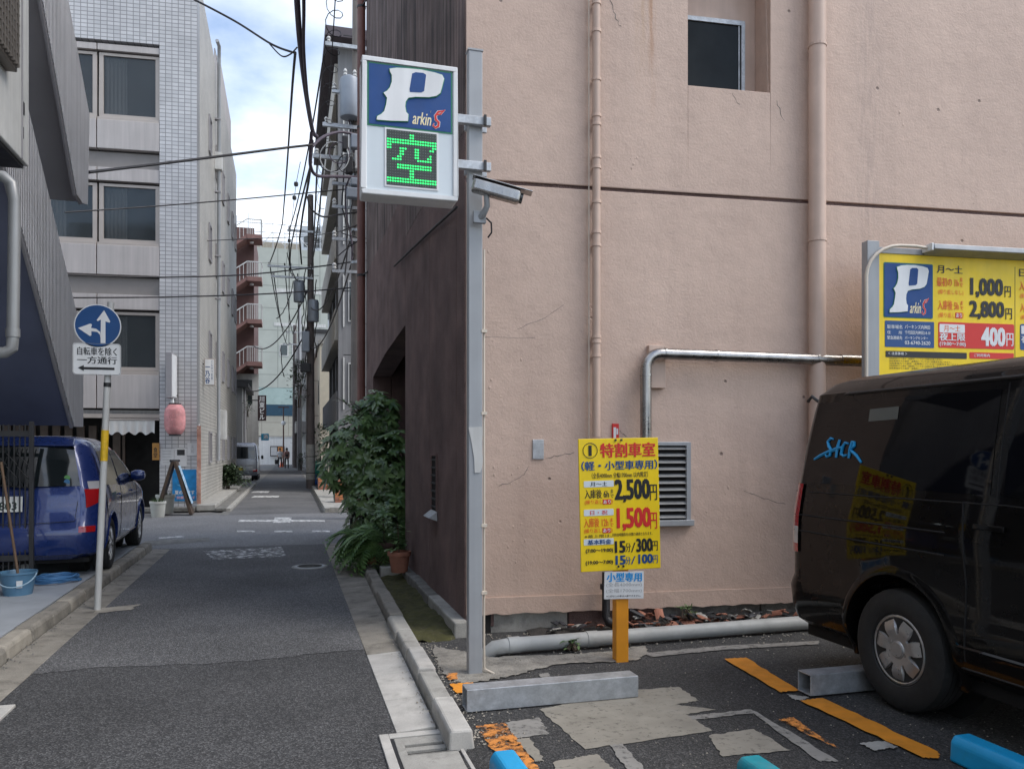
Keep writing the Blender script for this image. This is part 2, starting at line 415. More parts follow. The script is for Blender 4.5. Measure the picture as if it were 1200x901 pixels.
M_galv = mat('galvanised', (.42,.44,.46), .48, .55, var=.22, vscale=9, fine=.12, fscale=40, dirt=.3, dirtcol=(.2,.2,.2))
M_greypaint = mat('grey_paint', (.34,.355,.37), .5, .1, var=.08, vscale=3, streak=.12)
M_white = mat('white_paint', (.74,.75,.75), .45, var=.06, vscale=4, streak=.08)
M_offwhite = mat('offwhite', (.55,.55,.53), .55, var=.1, vscale=4, streak=.15)
M_stainless = mat('stainless', (.36,.35,.34), .3, 1.0, var=.15, vscale=6, streak=.2, bump=.06, bscale=25)
M_beigepvc = mat('beige_conduit', (.60,.53,.44), .5, var=.08)
M_pvc = mat('grey_pvc', (.38,.39,.38), .55, var=.15, vscale=5, dirt=.35, dirtcol=(.2,.19,.17))
M_black = mat('black_rubber', (.018,.018,.018), .75, var=.2, vscale=8, fine=.2)
M_dark = mat('dark_metal', (.035,.035,.037), .5, .3, var=.15)
M_yellow = mat('sign_yellow', (.88,.62,.003), .45, var=.06, vscale=4, streak=.07, dirt=.16, dirtcol=(.50,.40,.05))
M_ink = mat('ink_black', (.012,.012,.014), .5, var=0)
M_inkred = mat('ink_red', (.62,.022,.016), .5, var=0)
M_inkorange = mat('ink_orange', (.72,.12,.012), .5, var=0)
M_inkblue = mat('ink_blue', (.008,.065,.22), .5, var=0)
M_inkgrey = mat('ink_grey', (.38,.38,.38), .5, var=0)
M_inkcyan = mat('ink_cyan', (.01,.30,.70), .5, var=0)
M_signblue = mat('sign_blue', (.005,.06,.20), .35, var=.1, vscale=4)
M_logoblue = mat('logo_blue', (.003,.055,.22), .6, var=.1, vscale=5)
M_logogreen = mat('logo_green', (.012,.18,.09), .4, var=0)
M_cream = mat('cream_ink', (.85,.74,.45), .5, var=0)
M_palepanel = mat('pale_panel', (.62,.68,.71), .4, var=.05, vscale=3)
M_orange = mat('orange_paint', (.78,.30,.012), .55, var=.1, vscale=5, bump=.2, bscale=160, dirt=.12, dirtcol=(.35,.16,.03), dist=.003)
M_orange_line = mat('orange_line', (.72,.27,.018), .7, var=.15, vscale=8, bump=.5, bscale=180, dirt=.15, dirtcol=(.2,.12,.05), dist=.004)
M_orange_worn = worn('orange_worn', (.66,.25,.05), .42, .56, 14)
M_patch = worn('concrete_patch_mat', (.26,.24,.20), .16, .46, 26, .9)
M_patch2 = worn('concrete_patch_grey', (.25,.24,.22), .20, .50, 24, .9)
M_white_worn = worn('white_worn', (.60,.60,.58), .46, .60, 10)
M_white_line = worn('white_line', (.62,.62,.60), .40, .52, 9)
M_bluestop = mat('blue_stop_paint', (.012,.36,.68), .45, var=.12, vscale=6, dirt=.35, dirtcol=(.03,.22,.20))
M_terra = mat('terracotta', (.33,.14,.09), .8, var=.25, vscale=9, bump=.2, bscale=80, dirt=.3, dirtcol=(.16,.09,.06))
M_shard_dark = mat('dark_roof_tile', (.045,.045,.05), .6, var=.3, vscale=9)
M_glass_dark = mat('window_glass', (.022,.028,.030), .06, var=0, spec=.8)
M_glass_dull = mat('dull_window_glass', (.016,.019,.020), .12, var=.3, vscale=3, spec=.12)
M_wire = mat('cable_black', (.022,.020,.022), .6, var=.1)
M_wire2 = mat('cable_purple', (.075,.055,.075), .6, var=.2)

# ================================================================== GROUND
def sheet(name, pts, z, m, parent=None):
    return MB().poly([(p[0], p[1], z) for p in pts]).build(name, m, parent)
g = struct(sheet('ground', [(-600,-400),(600,-400),(600,900),(-600,900)], -.03, M_ground))
road = struct(MB().poly([(-1.66,-6,0),(.55,-6,0),(.55,6.2,0),(-1.66,6.2,0)]).build('road', M_asph_new))
rgd = random.Random(4); seam_ = [(-1.66 + 2.21*i/40, 6.0 + .05*math.sin(i*.21) + rgd.uniform(-.02, .02), .003) for i in range(41)]
struct(MB().poly(seam_ + [(.57,13.1,.003),(-1.76,13.1,.003)]).build('road', M_asph_old))
struct(MB().poly([(-60,13.1,.001),(60,13.1,.001),(60,19.6,.001),(-60,19.6,.001)]).build('cross_street', M_asph_cross))
struct(MB().poly([(-1.5,19.6,0),(.75,19.6,0),(.95,120,0),(-1.3,120,0)]).build('road', M_asph_old))
# lot asphalt
lot = struct(sheet('parking_ground', [(.60,-6),(13,-6),(13,5.5),(1.38,6.5),(.90,6.2),(.86,3.85),(.62,3.4)], .008, M_asph_lot))

# patches and painted lines on the lot, traced as ground polygons
def Z5(x, y): return gp(500 + x/2.609, 680 + y/2.609)
def Z4(x, y): return gp(900 + x/3.207, 620 + y/3.207)
def wob(pts, n=5, amp=.012, seed=0):
    rnd = random.Random(seed); out = []
    for i, p in enumerate(pts):
        q = pts[(i+1) % len(pts)]
        for k in range(n):
            t = k / n; e = Vector((q[0]-p[0], q[1]-p[1])); e = Vector((-e.y, e.x)).normalized() if e.length else e
            o = 0 if k == 0 else rnd.uniform(-amp, amp)
            out.append((p[0]+(q[0]-p[0])*t+e.x*o, p[1]+(q[1]-p[1])*t+e.y*o))
    return out
def patch(name, pts, z, m, seed=0, amp=.012):
    o = sheet(name, wob([(p[0], p[1]) for p in pts], 12, amp*.7, seed), z, m, lot); return o
for i, pl in enumerate([
    [(345,400),(470,372),(640,340),(770,330),(832,372),(760,385),(885,400),(792,415),(872,465),(485,522)],
    [(240,440),(345,425),(375,475),(272,490)],
    [(864,480),(1000,460),(1112,526),(905,545)],
    [(800,420),(990,400),(1010,410),(815,432)],
    [(985,402),(1010,408),(1260,560),(1200,560)],
    [(560,512),(600,506),(672,590),(625,600)],
    [(390,562),(520,538),(575,590),(400,610)],
    [(272,492),(315,487),(360,560),(330,562)],
    [(343,292),(372,288),(388,308),(357,312)],
    [(660,228),(900,205),(1200,190),(1200,200),(900,218),(690,240)]]):
    patch('concrete_patch', [Z5(*p) for p in pl], .012 + .0004*i, M_patch if i in (0,2,6,7) else M_patch2, i)
# rough mortar bed at the foot of the wall and round the pole
patch('mortar_bed', [Z5(*p) for p in [(20,205),(120,225),(200,240),(420,232),(560,222),(660,205),(680,225),(640,250),(400,262),(250,300),(120,322),(60,300),(30,262)]], .016, M_mortar, 30, .03)
for i, pl in enumerate([[(70,325),(140,320),(147,350),(92,354)], [(150,455),(238,445),(290,512),(195,522)], [(195,524),(290,514),(345,590),(300,600)], [(60,292),(92,290),(96,310),(66,312)]]):
    patch('painted_line', [Z5(*p) for p in pl], .020, M_orange_worn if i else M_orange_line, 40+i)
patch('painted_line', [Z5(*p) for p in [(910,247),(976,243),(1137,345),(1080,350)]], .020, M_orange_line, 50)
patch('painted_line', [Z4(*p) for p in [(120,655),(205,645),(640,850),(642,872),(585,873)]], .020, M_orange_line, 51)
patch('painted_line', [Z4(*p) for p in [(40,728),(95,718),(270,838),(225,822)]], .020, M_orange_worn, 52)
patch('concrete_patch', [Z4(*p) for p in [(345,815),(440,805),(490,830),(400,842)]], .0165, M_conc, 53)
patch('concrete_patch', [Z4(*p) for p in [(70,628),(150,640),(130,652),(100,650)]], .0165, M_conc, 54)

# old lane wear on the alley: worn stop marking, repair strips
rd = [o for o in bpy.data.objects if o.name.startswith('road')]
MB().poly([(p.x, p.y, .006) for p in (gp(238,646), gp(330,641), gp(336,652), gp(250,656))]).build('stop_marking', M_white_worn, rd[1])
cs = bpy.data.objects['cross_street']
def mark(pl, m=M_white_line, z=.008, par=cs, name='lane_marking'):
    MB().poly([(p.x, p.y, z) for p in (gp(*q) for q in pl)]).build(name, m, par)
mark([(280,609.3),(380,609.3),(381,611.6),(279,611.6)]); mark([(322,606.5),(342,606.5),(340,613),(320,613)], z=.010)
for x in (288, 332, 376): mark([(x-10,622),(x+10,622),(x+11,623.7),(x-11,623.7)])
mark([(186,630),(216,628),(216,629.5),(186,631.5)])
mark([(170,634),(245,630),(246,634),(168,640)], M_conc_dark, .005, cs, 'trench_repair')
for y in (575.5, 581): mark([(298,y),(316 + (y > 578)*12,y),(314 + (y > 578)*12,y+2),(294,y+2)], M_white_line, .008, rd[2])

# ---- right-hand gutter: slabs with joints, kerb stones, drain
def kx(y): return .767 + .0196 * (y - 4.2)      # kerb foot drifts outwards up the alley
gut = struct(MB().poly([(.54,3.0,-.012),(.80,3.0,-.012),(.97,13.0,-.012),(.56,13.0,-.012)]).build('gutter', M_conc_dark))
y = 4.22; i = 0
while y < 12.8:
    L = .555 if y < 5.7 else .60; a, b = kx(y)-.004, kx(y+L)-.004
    MB().add([(.552,y+.004,-.02),(a,y+.004,-.02),(b,y+L-.004,-.02),(.552,y+L-.004,-.02),(.552,y+.004,.006),(a,y+.004,.020),(b,y+L-.004,.020),(.552,y+L-.004,.006)],
             [(0,3,2,1),(4,5,6,7),(0,1,5,4),(1,2,6,5),(2,3,7,6),(3,0,4,7)]).build('gutter_slab', M_conc_new if y < 5.7 else M_conc_old, gut, bevel=.004)
    y += L; i += 1
kerb = struct(MB().poly([(.80,3.9,-.011),(.90,3.9,-.011),(1.03,12.6,-.011),(.95,12.6,-.011)]).build('kerb', M_conc_dark))
y = 3.86; i = 0
while y < 12.4:
    rnd = random.Random(i); top = .102 + rnd.uniform(-.010, .010); L = .585
    jx = rnd.uniform(-.012, .012); prof = [(jx,-.02),(jx+.004,top-.02),(.018,top),(.128,top-.004),(.140,.0),(.140,-.02)]
    A = [(kx(y+.022)+a+rnd.uniform(-.002,.002), y+.022, b) for a, b in prof]; B = [(kx(y+L)+a+rnd.uniform(-.002,.002), y+L, b) for a, b in prof]; n = len(prof)
    MB().add(A + B, [tuple(range(n)), tuple(range(2*n-1, n-1, -1))] + [(k, (k+1) % n, n+(k+1) % n, n+k) for k in range(n)]).build('kerb_stone', (M_conc_new, M_conc, M_conc_new)[i] if i < 3 else (M_conc if i < 5 else M_conc_old), kerb, bevel=.012)
    y += .59; i += 1
dr = thing('drain_cover', 'concrete drain cover with two slots in the pale gutter', 'drain cover', (.655, 3.9, 0))
MB().box(-.20,-.32,-.01,-.15,.30,.012).box(.17,-.32,-.01,.19,.30,.012).box(-.15,.24,-.01,.17,.30,.011).build('frame', M_conc_new, dr, bevel=.004)
c = MB()
for (a, b, e, f) in ((-.13,-.32,.155,-.02),(-.13,-.02,-.09,.225),(.11,-.02,.155,.225),(-.09,.035,.11,.085),(-.09,.125,.11,.225)): c.box(a,b,-.03,e,f,.009)
c.box(-.09,-.02,-.03,.11,.035-.045,.009)
c.build('slab', M_conc, dr, bevel=.003)
MB().box(-.095,-.012,-.02,.115,.228,-.006).build('slot_shade', M_void, dr)  # shallow near-black box added so the slots look dark, shade as colour
MB().box(-.149,-.31,-.02,-.131,.239,.004).box(.156,-.31,-.02,.169,.239,.004).box(-.13,.226,-.02,.155,.239,.004).build('steel_edge', M_dark, dr)
mh = gp(363, 664)
mhr = thing('manhole_cover', 'round worn iron manhole cover set in the alley asphalt', 'manhole cover', (mh.x, mh.y, 0))
MB().lathe([(0,.012),(.19,.012),(.195,.006)], 32).build('cover', M_galv, mhr)
rings = MB()
for rr in (.05,.10,.15): rings.lathe([(rr-.008,.0125),(rr-.006,.016),(rr+.006,.016),(rr+.008,.0125)], 32)
rings.build('relief_ring', M_conc_dark, mhr)
MB().lathe([(.197,.006),(.20,.010),(.225,.010),(.23,.002)], 32).build('frame_ring', M_conc, mhr)

# ---- left-hand gutter, kerb, forecourt
gl = struct(MB().poly([(-1.66,-2,-.012),(-1.92,-2,-.012),(-2.04,13.1,-.012),(-1.76,13.1,-.012)]).build('gutter', M_conc_dark))
def lx(y): return -1.655 - .0092 * (y - 5)      # asphalt edge drifts outwards up the alley
y = 1.0; i = 0
while y < 12.9:
    L = .60; a, b = lx(y+.004), lx(y+L-.004)
    MB().add([(a,y+.004,-.02),(a-.235,y+.004,-.02),(b-.235,y+L-.004,-.02),(b,y+L-.004,-.02),(a,y+.004,.005),(a-.235,y+.004,.018),(b-.235,y+L-.004,.018),(b,y+L-.004,.005)],
             [(0,3,2,1),(4,5,6,7),(0,1,5,4),(1,2,6,5),(2,3,7,6),(3,0,4,7)]).build('gutter_slab', M_conc_old, gl, bevel=.004)
    y += L; i += 1
kl = struct(MB().poly([(-1.93,1,-.01),(-2.0,1,-.01),(-2.05,13,-.01),(-2.0,13,-.01)]).build('kerb', M_conc_dark))
y = 1.0; i = 0
while y < 12.9:
    a, b = lx(y) - .245, lx(y+.6) - .245; h = .115 + .006*math.sin(i*2.1)
    MB().add([(a,y+.003,-.02),(a-.15,y+.003,-.02),(b-.15,y+.597,-.02),(b,y+.597,-.02),(a-.012,y+.003,h),(a-.15,y+.003,h+.004),(b-.15,y+.597,h+.004),(b-.012,y+.597,h)],
             [(0,3,2,1),(4,5,6,7),(0,1,5,4),(1,2,6,5),(2,3,7,6),(3,0,4,7)]).build('kerb_stone', M_conc_old if i % 3 else M_conc_tan, kl, bevel=.03)
    y += .6; i += 1
struct(MB().add([(lx(1)-.4,1,-.02),(-12,1,-.02),(-12,13,-.02),(lx(13)-.4,13,-.02),(lx(1)-.4,1,.112),(-12,1,.112),(-12,13,.112),(lx(13)-.4,13,.112)],
    [(0,3,2,1),(4,5,6,7),(0,1,5,4),(1,2,6,5),(2,3,7,6),(3,0,4,7)]).build('forecourt', M_court))
q = gp(14, 838)
dl = thing('drain_cover', 'square concrete drain cover beside the blue-grey forecourt kerb', 'drain cover', (-1.60, 5.0, 0))
MB().box(-.30,-.25,-.01,.06,-.20,.016).box(-.30,.22,-.01,.06,.27,.016).box(.0,-.20,-.01,.06,.22,.0155).build('frame', M_conc_new, dl, bevel=.004)
MB().box(-.28,-.19,-.01,-.015,.21,.011).build('slab', M_conc, dl, bevel=.004)
MB().poly(wob([(lx(8.1)-.02,8.32),(lx(8.1)+.28,8.42),(lx(8.1)+.24,8.15),(lx(8.1)-.1,8.05)], 5, .02, 3) and [(p[0],p[1],.0075) for p in wob([(lx(8.1)-.02,8.32),(lx(8.1)+.30,8.42),(lx(8.1)+.26,8.15),(lx(8.1)-.1,8.05)], 5, .02, 3)]).build('mortar_patch', M_conc_tan, rd[1])

# ---- mossy bed along the brown wall
bed = thing('planting_bed', 'narrow mossy bed with low concrete rims beside the brown wall', 'planting bed', (0,0,0))
bm_ = MB(); n = 28
top = []
for i in range(n+1):
    yy = 6.12 + (9.25-6.12)*i/n
    row = []
    for j in range(6):
        xx = kx(yy) + .13 + (1.275 - kx(yy) - .13)*j/5
        row.append((xx, yy, .055 + .018*math.sin(yy*5+xx*9) + .012*math.sin(yy*17+xx*30) - (.05 if i == 0 else 0)))
    top.append(row)
vs = [p for r_ in top for p in r_]
bm_.add(vs, [(i*6+j, i*6+j+1, (i+1)*6+j+1, (i+1)*6+j) for i in range(n) for j in range(5)])
bm_.build('moss', M_moss, bed, smooth=True)
for k in range(5):
    y0 = 6.2 + .62*k
    MB().box(1.27, y0+.003, -.01, 1.385, y0+.615, .135 + .012*math.sin(k*3)).build('rim_block', M_conc_dark if k > 1 else M_conc, bed, bevel=.014)
MB().box(1.03, 9.25, -.01, 1.36, 9.40, .15).build('rim_block', M_conc, bed, bevel=.012)

# ================================================================== PINK BUILDING
PA = R(-5.0)
PF = Face(1.385, 6.29, PA)
pb = thing('pink_building', 'pink rendered building with dark brown stucco side wall and drainpipes', 'building', (1.385, 6.29, 0), PA)
HB, WB = 10.2, 12.0
w0, wz0 = PF.px(806, 100)
w1, _ = PF.px(903, 104)
wz1 = wz0 + 1.25
gz = PF.px(640, 217)[1]                                           # the groove between the two lifts
pz = .17                                                          # bottom of the painted render
T = .30
def wallbox(mb, u0, z0, u1, z1): mb.box(u0, 0, z0, u1, T, z1)
wl = MB(); g2 = .016
wallbox(wl, 0, pz, WB, gz - g2); 
wallbox(wl, 0, gz + g2, w0, HB); wallbox(wl, w1, gz + g2, WB, HB)
wallbox(wl, w0, gz + g2, w1, wz0); wallbox(wl, w0, wz1, w1, HB)
wl.build('wall', M_pink, pb, bevel=.006)
MB().box(.001, .022, gz-.03, WB, .05, gz+.03).build('groove', M_brown, pb)
# slightly proud lower band of render with a ragged broken edge
rag = MB(); rnd = random.Random(5); pts = []
u = 0.0
while u < WB:
    pts.append((u, pz - rnd.uniform(-.006, .010))); u += rnd.uniform(.02, .09)
pts.append((WB, pz))
rag.prism([(0, -.012, pz+.135)] + [(a, -.012, b) for a, b in pts] + [(WB, -.012, pz+.135)], (0, .05, 0))
rag.build('skirting_band', M_pink, pb)
fd = MB(); u = .02; k = 0
for u0, u1, m_ in ((.02,.86,M_conc), (.87,1.62,M_brown), (1.63,2.6,M_conc_dark), (2.61,WB,M_conc_dark)):
    MB().box(u0, .045, -.05, u1, .3, pz+.02).build('foundation_block', m_, pb, bevel=.008)
# brown side wall: runs up the alley (world +Y); local points
def L_(x, y, z): return PF.loc((x, y, z))
def bw(y, off=0.0, z=0.0): return L_(1.385 - off, y, z)
def bslab(mb, y0, y1, z0, z1, out=0.0, t=.25):
    mb.add([bw(y0,out,z0), bw(y1,out,z0), bw(y1,out-t,z0), bw(y0,out-t,z0), bw(y0,out,z1), bw(y1,out,z1), bw(y1,out-t,z1), bw(y0,out-t,z1)],
           [(0,1,2,3),(7,6,5,4),(0,4,5,1),(1,5,6,2),(2,6,7,3),(3,7,4,0)])
ya = onX(476, 400, 1.385).y; yb = onX(438, 400, 1.385).y; ye = onX(431, 400, 1.385).y + .15
zs = onX(476, 420, 1.385).z; zap = onX(476, 381, 1.385).z; zbp = onX(440, 440, 1.385).z
zj = 4.1
joints = [6.295, 6.62, 7.95, ya]
for a, b in zip(joints, joints[1:]):
    m_ = MB(); bslab(m_, a + .006, b - .006, .06, zj, .012); m_.build('stucco_panel', M_brown, pb, bevel=.008)
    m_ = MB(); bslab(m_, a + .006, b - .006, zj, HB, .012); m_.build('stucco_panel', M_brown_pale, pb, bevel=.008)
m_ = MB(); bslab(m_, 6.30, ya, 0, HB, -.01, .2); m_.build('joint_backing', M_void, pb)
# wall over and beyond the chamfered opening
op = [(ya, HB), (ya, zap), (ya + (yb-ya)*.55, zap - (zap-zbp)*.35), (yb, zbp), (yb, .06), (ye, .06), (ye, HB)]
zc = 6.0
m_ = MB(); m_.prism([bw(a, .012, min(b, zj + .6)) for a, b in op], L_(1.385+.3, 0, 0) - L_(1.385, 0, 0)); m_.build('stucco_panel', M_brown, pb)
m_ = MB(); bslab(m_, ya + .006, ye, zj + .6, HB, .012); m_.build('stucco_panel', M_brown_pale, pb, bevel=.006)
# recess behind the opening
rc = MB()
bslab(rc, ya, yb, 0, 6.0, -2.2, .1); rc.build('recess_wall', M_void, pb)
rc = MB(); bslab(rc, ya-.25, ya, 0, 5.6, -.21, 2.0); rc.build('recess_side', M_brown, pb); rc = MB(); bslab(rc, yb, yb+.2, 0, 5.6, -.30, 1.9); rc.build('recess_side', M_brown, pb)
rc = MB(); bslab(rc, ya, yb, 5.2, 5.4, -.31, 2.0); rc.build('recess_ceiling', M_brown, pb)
# building mass behind (roof slab and back walls) so the block is closed
MB().box(.02, T+.01, HB-.3, WB, 7.8, HB-.05).build('roof_slab', M_conc_dark, pb)
MB().box(WB-.3, T+.01, 0, WB, 7.8, HB-.3).build('end_wall', M_pink, pb)
MB().box(.3, 7.4, 0, WB-.31, 7.7, HB-.31).build('rear_wall', M_pink, pb)
# narrow dark slot window with a hood in the brown wall
sl = MB(); y0 = onX(508, 540, 1.385).y; y1 = onX(514, 540, 1.385).y
z0 = onX(511, 598, 1.385).z; z1 = onX(511, 534, 1.385).z
y0, y1 = min(y0, y1), max(y0, y1)
bslab(sl, y0, y1, z0, z1, .016, .02); so = sl.build('slot_window', M_void, pb)
fr = MB(); bslab(fr, y0-.02, y0, z0, z1, .03, .03); bslab(fr, y1, y1+.02, z0, z1, .03, .03); bslab(fr, y0-.02, y1+.02, z1, z1+.02, .03, .03)
fr.build('frame', M_brown, so)
for k in range(7):
    f = MB(); zk = z0 + (z1-z0)*(k+.5)/7; bslab(f, y0+.02, y1-.01, zk-.008, zk+.008, .03, .03); f.build('slat', M_dark, so)
hd = MB(); hd.add([bw(y0-.03,.02,z0), bw(y1+.03,.02,z0), bw(y1+.03,.10,z0-.06), bw(y0-.03,.10,z0-.06), bw(y0-.03,.02,z0-.09), bw(y1+.03,.02,z0-.09)],
                  [(0,1,2,3),(3,2,5,4),(0,3,4),(1,5,2)]); hd.build('hood', M_galv, so)
# pink wall window: deep reveal, frame, pane
wi = MB(); d = .29
MB().box(w0, d-.01, wz0, w1, d+.03, wz1).build('reveal_back', M_pink_trim, pb)
gx1 = PF.px(872, 60, .26)[0]; wh = PF.px(840, 23, .26)[1] - wz0
win = MB().box(w0+.005, d-.05, wz0+.01, gx1, d-.02, wz0+.04).box(w0+.005, d-.05, wz0+wh-.04, gx1, d-.02, wz0+wh).box(gx1-.035, d-.05, wz0+.04, gx1, d-.02, wz0+wh-.04).build('window_frame', M_galv, pb, bevel=.003)
MB().box(w0+.005, d-.035, wz0+.04, gx1-.035, d-.025, wz0+wh-.04).build('pane', M_glass_dull, win)
MB().box(gx1-.06, d-.042, wz0+.04, gx1-.05, d-.036, wz0+wh-.04).build('sash_rail', M_galv, win)
# downpipes painted pink with clips
def wallpipe(px, r, pyb, name, clips, v=-.07, lean=0.0):
    u, zb = PF.px(px, pyb)
    o = MB().tube([(u, v, zb), (u + lean, v, HB-.2)], r, 18).build(name, M_pink_trim, pb, smooth=True)
    cm = MB().lathe([(r+.001,-.012),(r+.006,-.012),(r+.006,.012),(r+.001,.012)], 18).box(-.012, r, -.012, .012, -v, .012).mesh('clip', M_pink_trim)
    for cy in clips:
        link('clip', cm, o, (u, v, PF.px(px, cy)[1]))
    return o
wallpipe(696, .034, 512, 'downpipe', (10, 42, 98, 140, 150, 188, 200, 240, 275, 290, 396, 402, 418))
wallpipe(951, .072, 620, 'downpipe', (60, 285, 470), v=-.09)
# thin cable stapled along the small pipe
uu, _ = PF.px(690, 300)
MB().tube([(uu-.012, -.045, 1.6), (uu-.012, -.04, HB-.3)], .005, 5).build('stapled_cable', M_beigepvc, pb)
# stainless flue: rises, turns and runs along the wall
u0, z0 = PF.px(751, 412); u1, z1 = PF.px(1012, 419); ub, zb = PF.px(751, 520)
r = .047; v = -.12
fl = [(u0, v, .9)]; fl.append((u0, v, z0-.16))
for k in range(1, 7): a = R(90*k/6); fl.append((u0 + .13*(1-math.cos(a)), v, z0-.13 + .13*math.sin(a) - .03))
zf = fl[-1][2]; fl += [(u0+.5, v, zf-.004), (u0+1.2, v, zf-.012), (u1-.35, v, zf-.02), (u1+.3, v, zf-.03)]
flue = MB().tube(fl, r, 20).build('flue_pipe', M_stainless, pb, smooth=True)
for p, q in (((u0, v, z0-.2), (u0, v, z0-.22)), ((u0+.16, v, zf), (u0+.18, v, zf)), ((u0+.62, v, zf-.005), (u0+.64, v, zf-.005)), ((u0+1.55, v, zf-.015), (u0+1.57, v, zf-.015)), ((u0+1.78, v, zf-.018), (u0+2.05, v, zf-.02))): MB().cyl(p, q, r+.004, n=20).build('pipe_collar', M_stainless, flue, smooth=True)
a, zb_ = PF.px(758, 455); 
MB().box(a, -.05, zb_, a+.15, .01, zb_+.36).build('junction_box', M_pink_trim, pb, bevel=.004)
# louvre vent
a0, za0 = PF.px(760, 612); a1, za1 = PF.px(808, 518)
lv = MB().box(a0-.1, -.02, za0-.0, a0-.06, .01, za1).build('vent', M_greypaint, pb)
MB().box(a0-.05, -.004, za0+.02, a1-.04, .002, za1-.02).build('backing', M_void, lv)
MB().box(a1-.04, -.035, za0, a1, .01, za1).box(a0-.06, -.035, za1-.03, a1-.04, .01, za1).build('frame', M_greypaint, lv, bevel=.004)
MB().box(a0-.1, -.06, za0-.03, a1+.02, .01, za0+.02).build('sill', M_greypaint, lv, bevel=.005)
for k in range(11):
    zk = za0 + .05 + (za1-za0-.10)*k/10
    MB().add([(a0-.05,-.034,zk-.012),(a1-.04,-.034,zk-.012),(a1-.04,-.006,zk+.012),(a0-.05,-.006,zk+.012),(a0-.05,-.028,zk-.016),(a1-.04,-.028,zk-.016),(a1-.04,.0,zk+.008),(a0-.05,.0,zk+.008)],
             [(0,1,2,3),(7,6,5,4),(0,4,5,1),(1,5,6,2),(2,6,7,3),(3,7,4,0)]).build('slat', M_pipe_grey, lv)
# steel blank plate, hydrant tag
a, z_ = PF.px(624, 538); b_, zt = PF.px(637, 515)
MB().box(a, -.012, z_, b_, .005, zt).build('blank_plate', M_galv, pb, bevel=.003)
a, z_ = PF.px(717, 516)
tagp = MB().box(a, -.02, z_, a+.055, .004, z_+.14).build('tag_plate', M_inkred, pb)
MB().box(a+.008, -.022, z_+.02, a+.03, -.0205, z_+.11).box(a+.034, -.022, z_+.05, a+.048, -.0205, z_+.10).build('tag_print', M_white, tagp)
# cracks in the render: thin open seams standing in ragged lines
def crack(pl, r=.0022):
    pts = []
    rnd = random.Random(len(pl) * 31 + int(pl[0][0]))
    for (x0, y0), (x1, y1) in zip(pl, pl[1:]):
        for k in range(6):
            t = k/6; u, z = PF.px(x0+(x1-x0)*t + rnd.uniform(-1, 1), y0+(y1-y0)*t + rnd.uniform(-1.2, 1.2)); pts.append((u, 0, z))
    MB().tube(pts, [r * (.4 + rnd.random()) for _ in pts], 5).build('crack', M_conc_dark, pb)
for pl in ([(640,537),(655,533),(676,530)], [(872,575),(900,585),(925,592)], [(605,385),(640,372),(665,355)], [(565,395),(640,396)], [(585,570),(610,560),(622,545)], [(715,0),(722,22),(728,34)], [(858,110),(868,125)], [(910,118),(920,148)], [(718,495),(725,505),(735,512)]):
    crack(pl, .0016 if pl[0][0] in (565, 605) else .0024)
# blistered paint lumps
lump = MB(); rnd = random.Random(12)
for cx, cy, n_, s_ in ((575,290,18,30), (590,640,30,40), (745,190,6,8), (1060,140,8,14), (1140,243,5,8), (600,545,14,22), (580,440,14,22), (640,270,6,20), (850,600,6,30)):
    for k in range(n_):
        u, z = PF.px(cx + rnd.gauss(0, s_*.5), cy + rnd.gauss(0, s_)); rr = rnd.uniform(.004, .013)
        if u < .03: continue
        mtx = Matrix.Translation((u, .002, z)) @ Matrix.Rotation(R(90), 4, 'X') @ Matrix.Diagonal((1, rnd.uniform(.6, 1.8), .45, 1))
        lump.lathe([(rr,0),(rr*.8,rr*.6),(0,rr)], 7, mtx)
lp = lump.build('paint_blister', M_pink_trim, pb, smooth=True); lp['kind'] = 'stuff'
# rust-coloured rainwater pipe at the far corner
yy = onX(430, 300, 1.385).y; rp = MB(); p0 = bw(yy, .10, 0); p1 = bw(yy, .10, HB)
rpo = rp.tube([p0, p1], .075, 16).build('downpipe', mat('rust_brown_pipe', (.16,.065,.05), .55, var=.15, streak=.2), pb, smooth=True)
for zz_ in (2.2, 4.7, 7.4, 9.6):
    q_ = bw(yy, .10, zz_); f = MB().cyl(q_ - Vector((0,0,.02)), q_ + Vector((0,0,.02)), .082, n=16); f.bar(q_, bw(yy - .35, .02, zz_), .02); f.build('clip', M_dark, rpo)
# slanting dark cable on the brown wall
MB().tube([onX(535,243,1.34), onX(500,275,1.355), onX(462,312,1.34)], .012, 6).build('slanting_cable', M_wire, None)
bpy.data.objects['slanting_cable'].name = 'wall_cable'
tag(bpy.data.objects['wall_cable'], 'black cable slanting down across the brown stucco wall', 'cable')

# ================================================================== SIGN POLE, PARKING SIGN, CAMERA
pp = gp(556, 790)
pole = thing('sign_pole', 'grey square steel pole at the corner of the pink building', 'pole', (pp.x, pp.y, 0))
zt = CAMH + (HOR - 62) / FPX * 5.32
MB().box(-.048, -.035, -.02, .048, .035, zt).build('post', M_greypaint, pole, bevel=.006)
MB().box(-.052, -.039, zt, .052, .039, zt+.012).build('cap', M_greypaint, pole)
cpts = [(.066, -.01, .04), (.064, -.008, .3), (.064, -.012, 1.0), (.063, -.01, 2.2), (.064, -.01, 2.85)]
MB().tube([(.12,-.07,.015),(.085,-.04,.03)] + cpts, .0075, 8).build('conduit', M_beigepvc, pole, smooth=True)
cm = MB().box(-.008,-.002,-.01,.03,.03,.01).mesh('conduit_clip', M_beigepvc)
for z_ in (.55, 1.0, 1.75, 2.3): link('conduit_clip', cm, pole, (.048, -.037, z_))
st = MB(); sx = [(-.05,1.655),(.047,1.66),(.046,1.60),(.040,1.55),(.048,1.45),(.046,1.40),(.030,1.355),(-.008,1.352),(-.012,1.45),(-.03,1.56)]
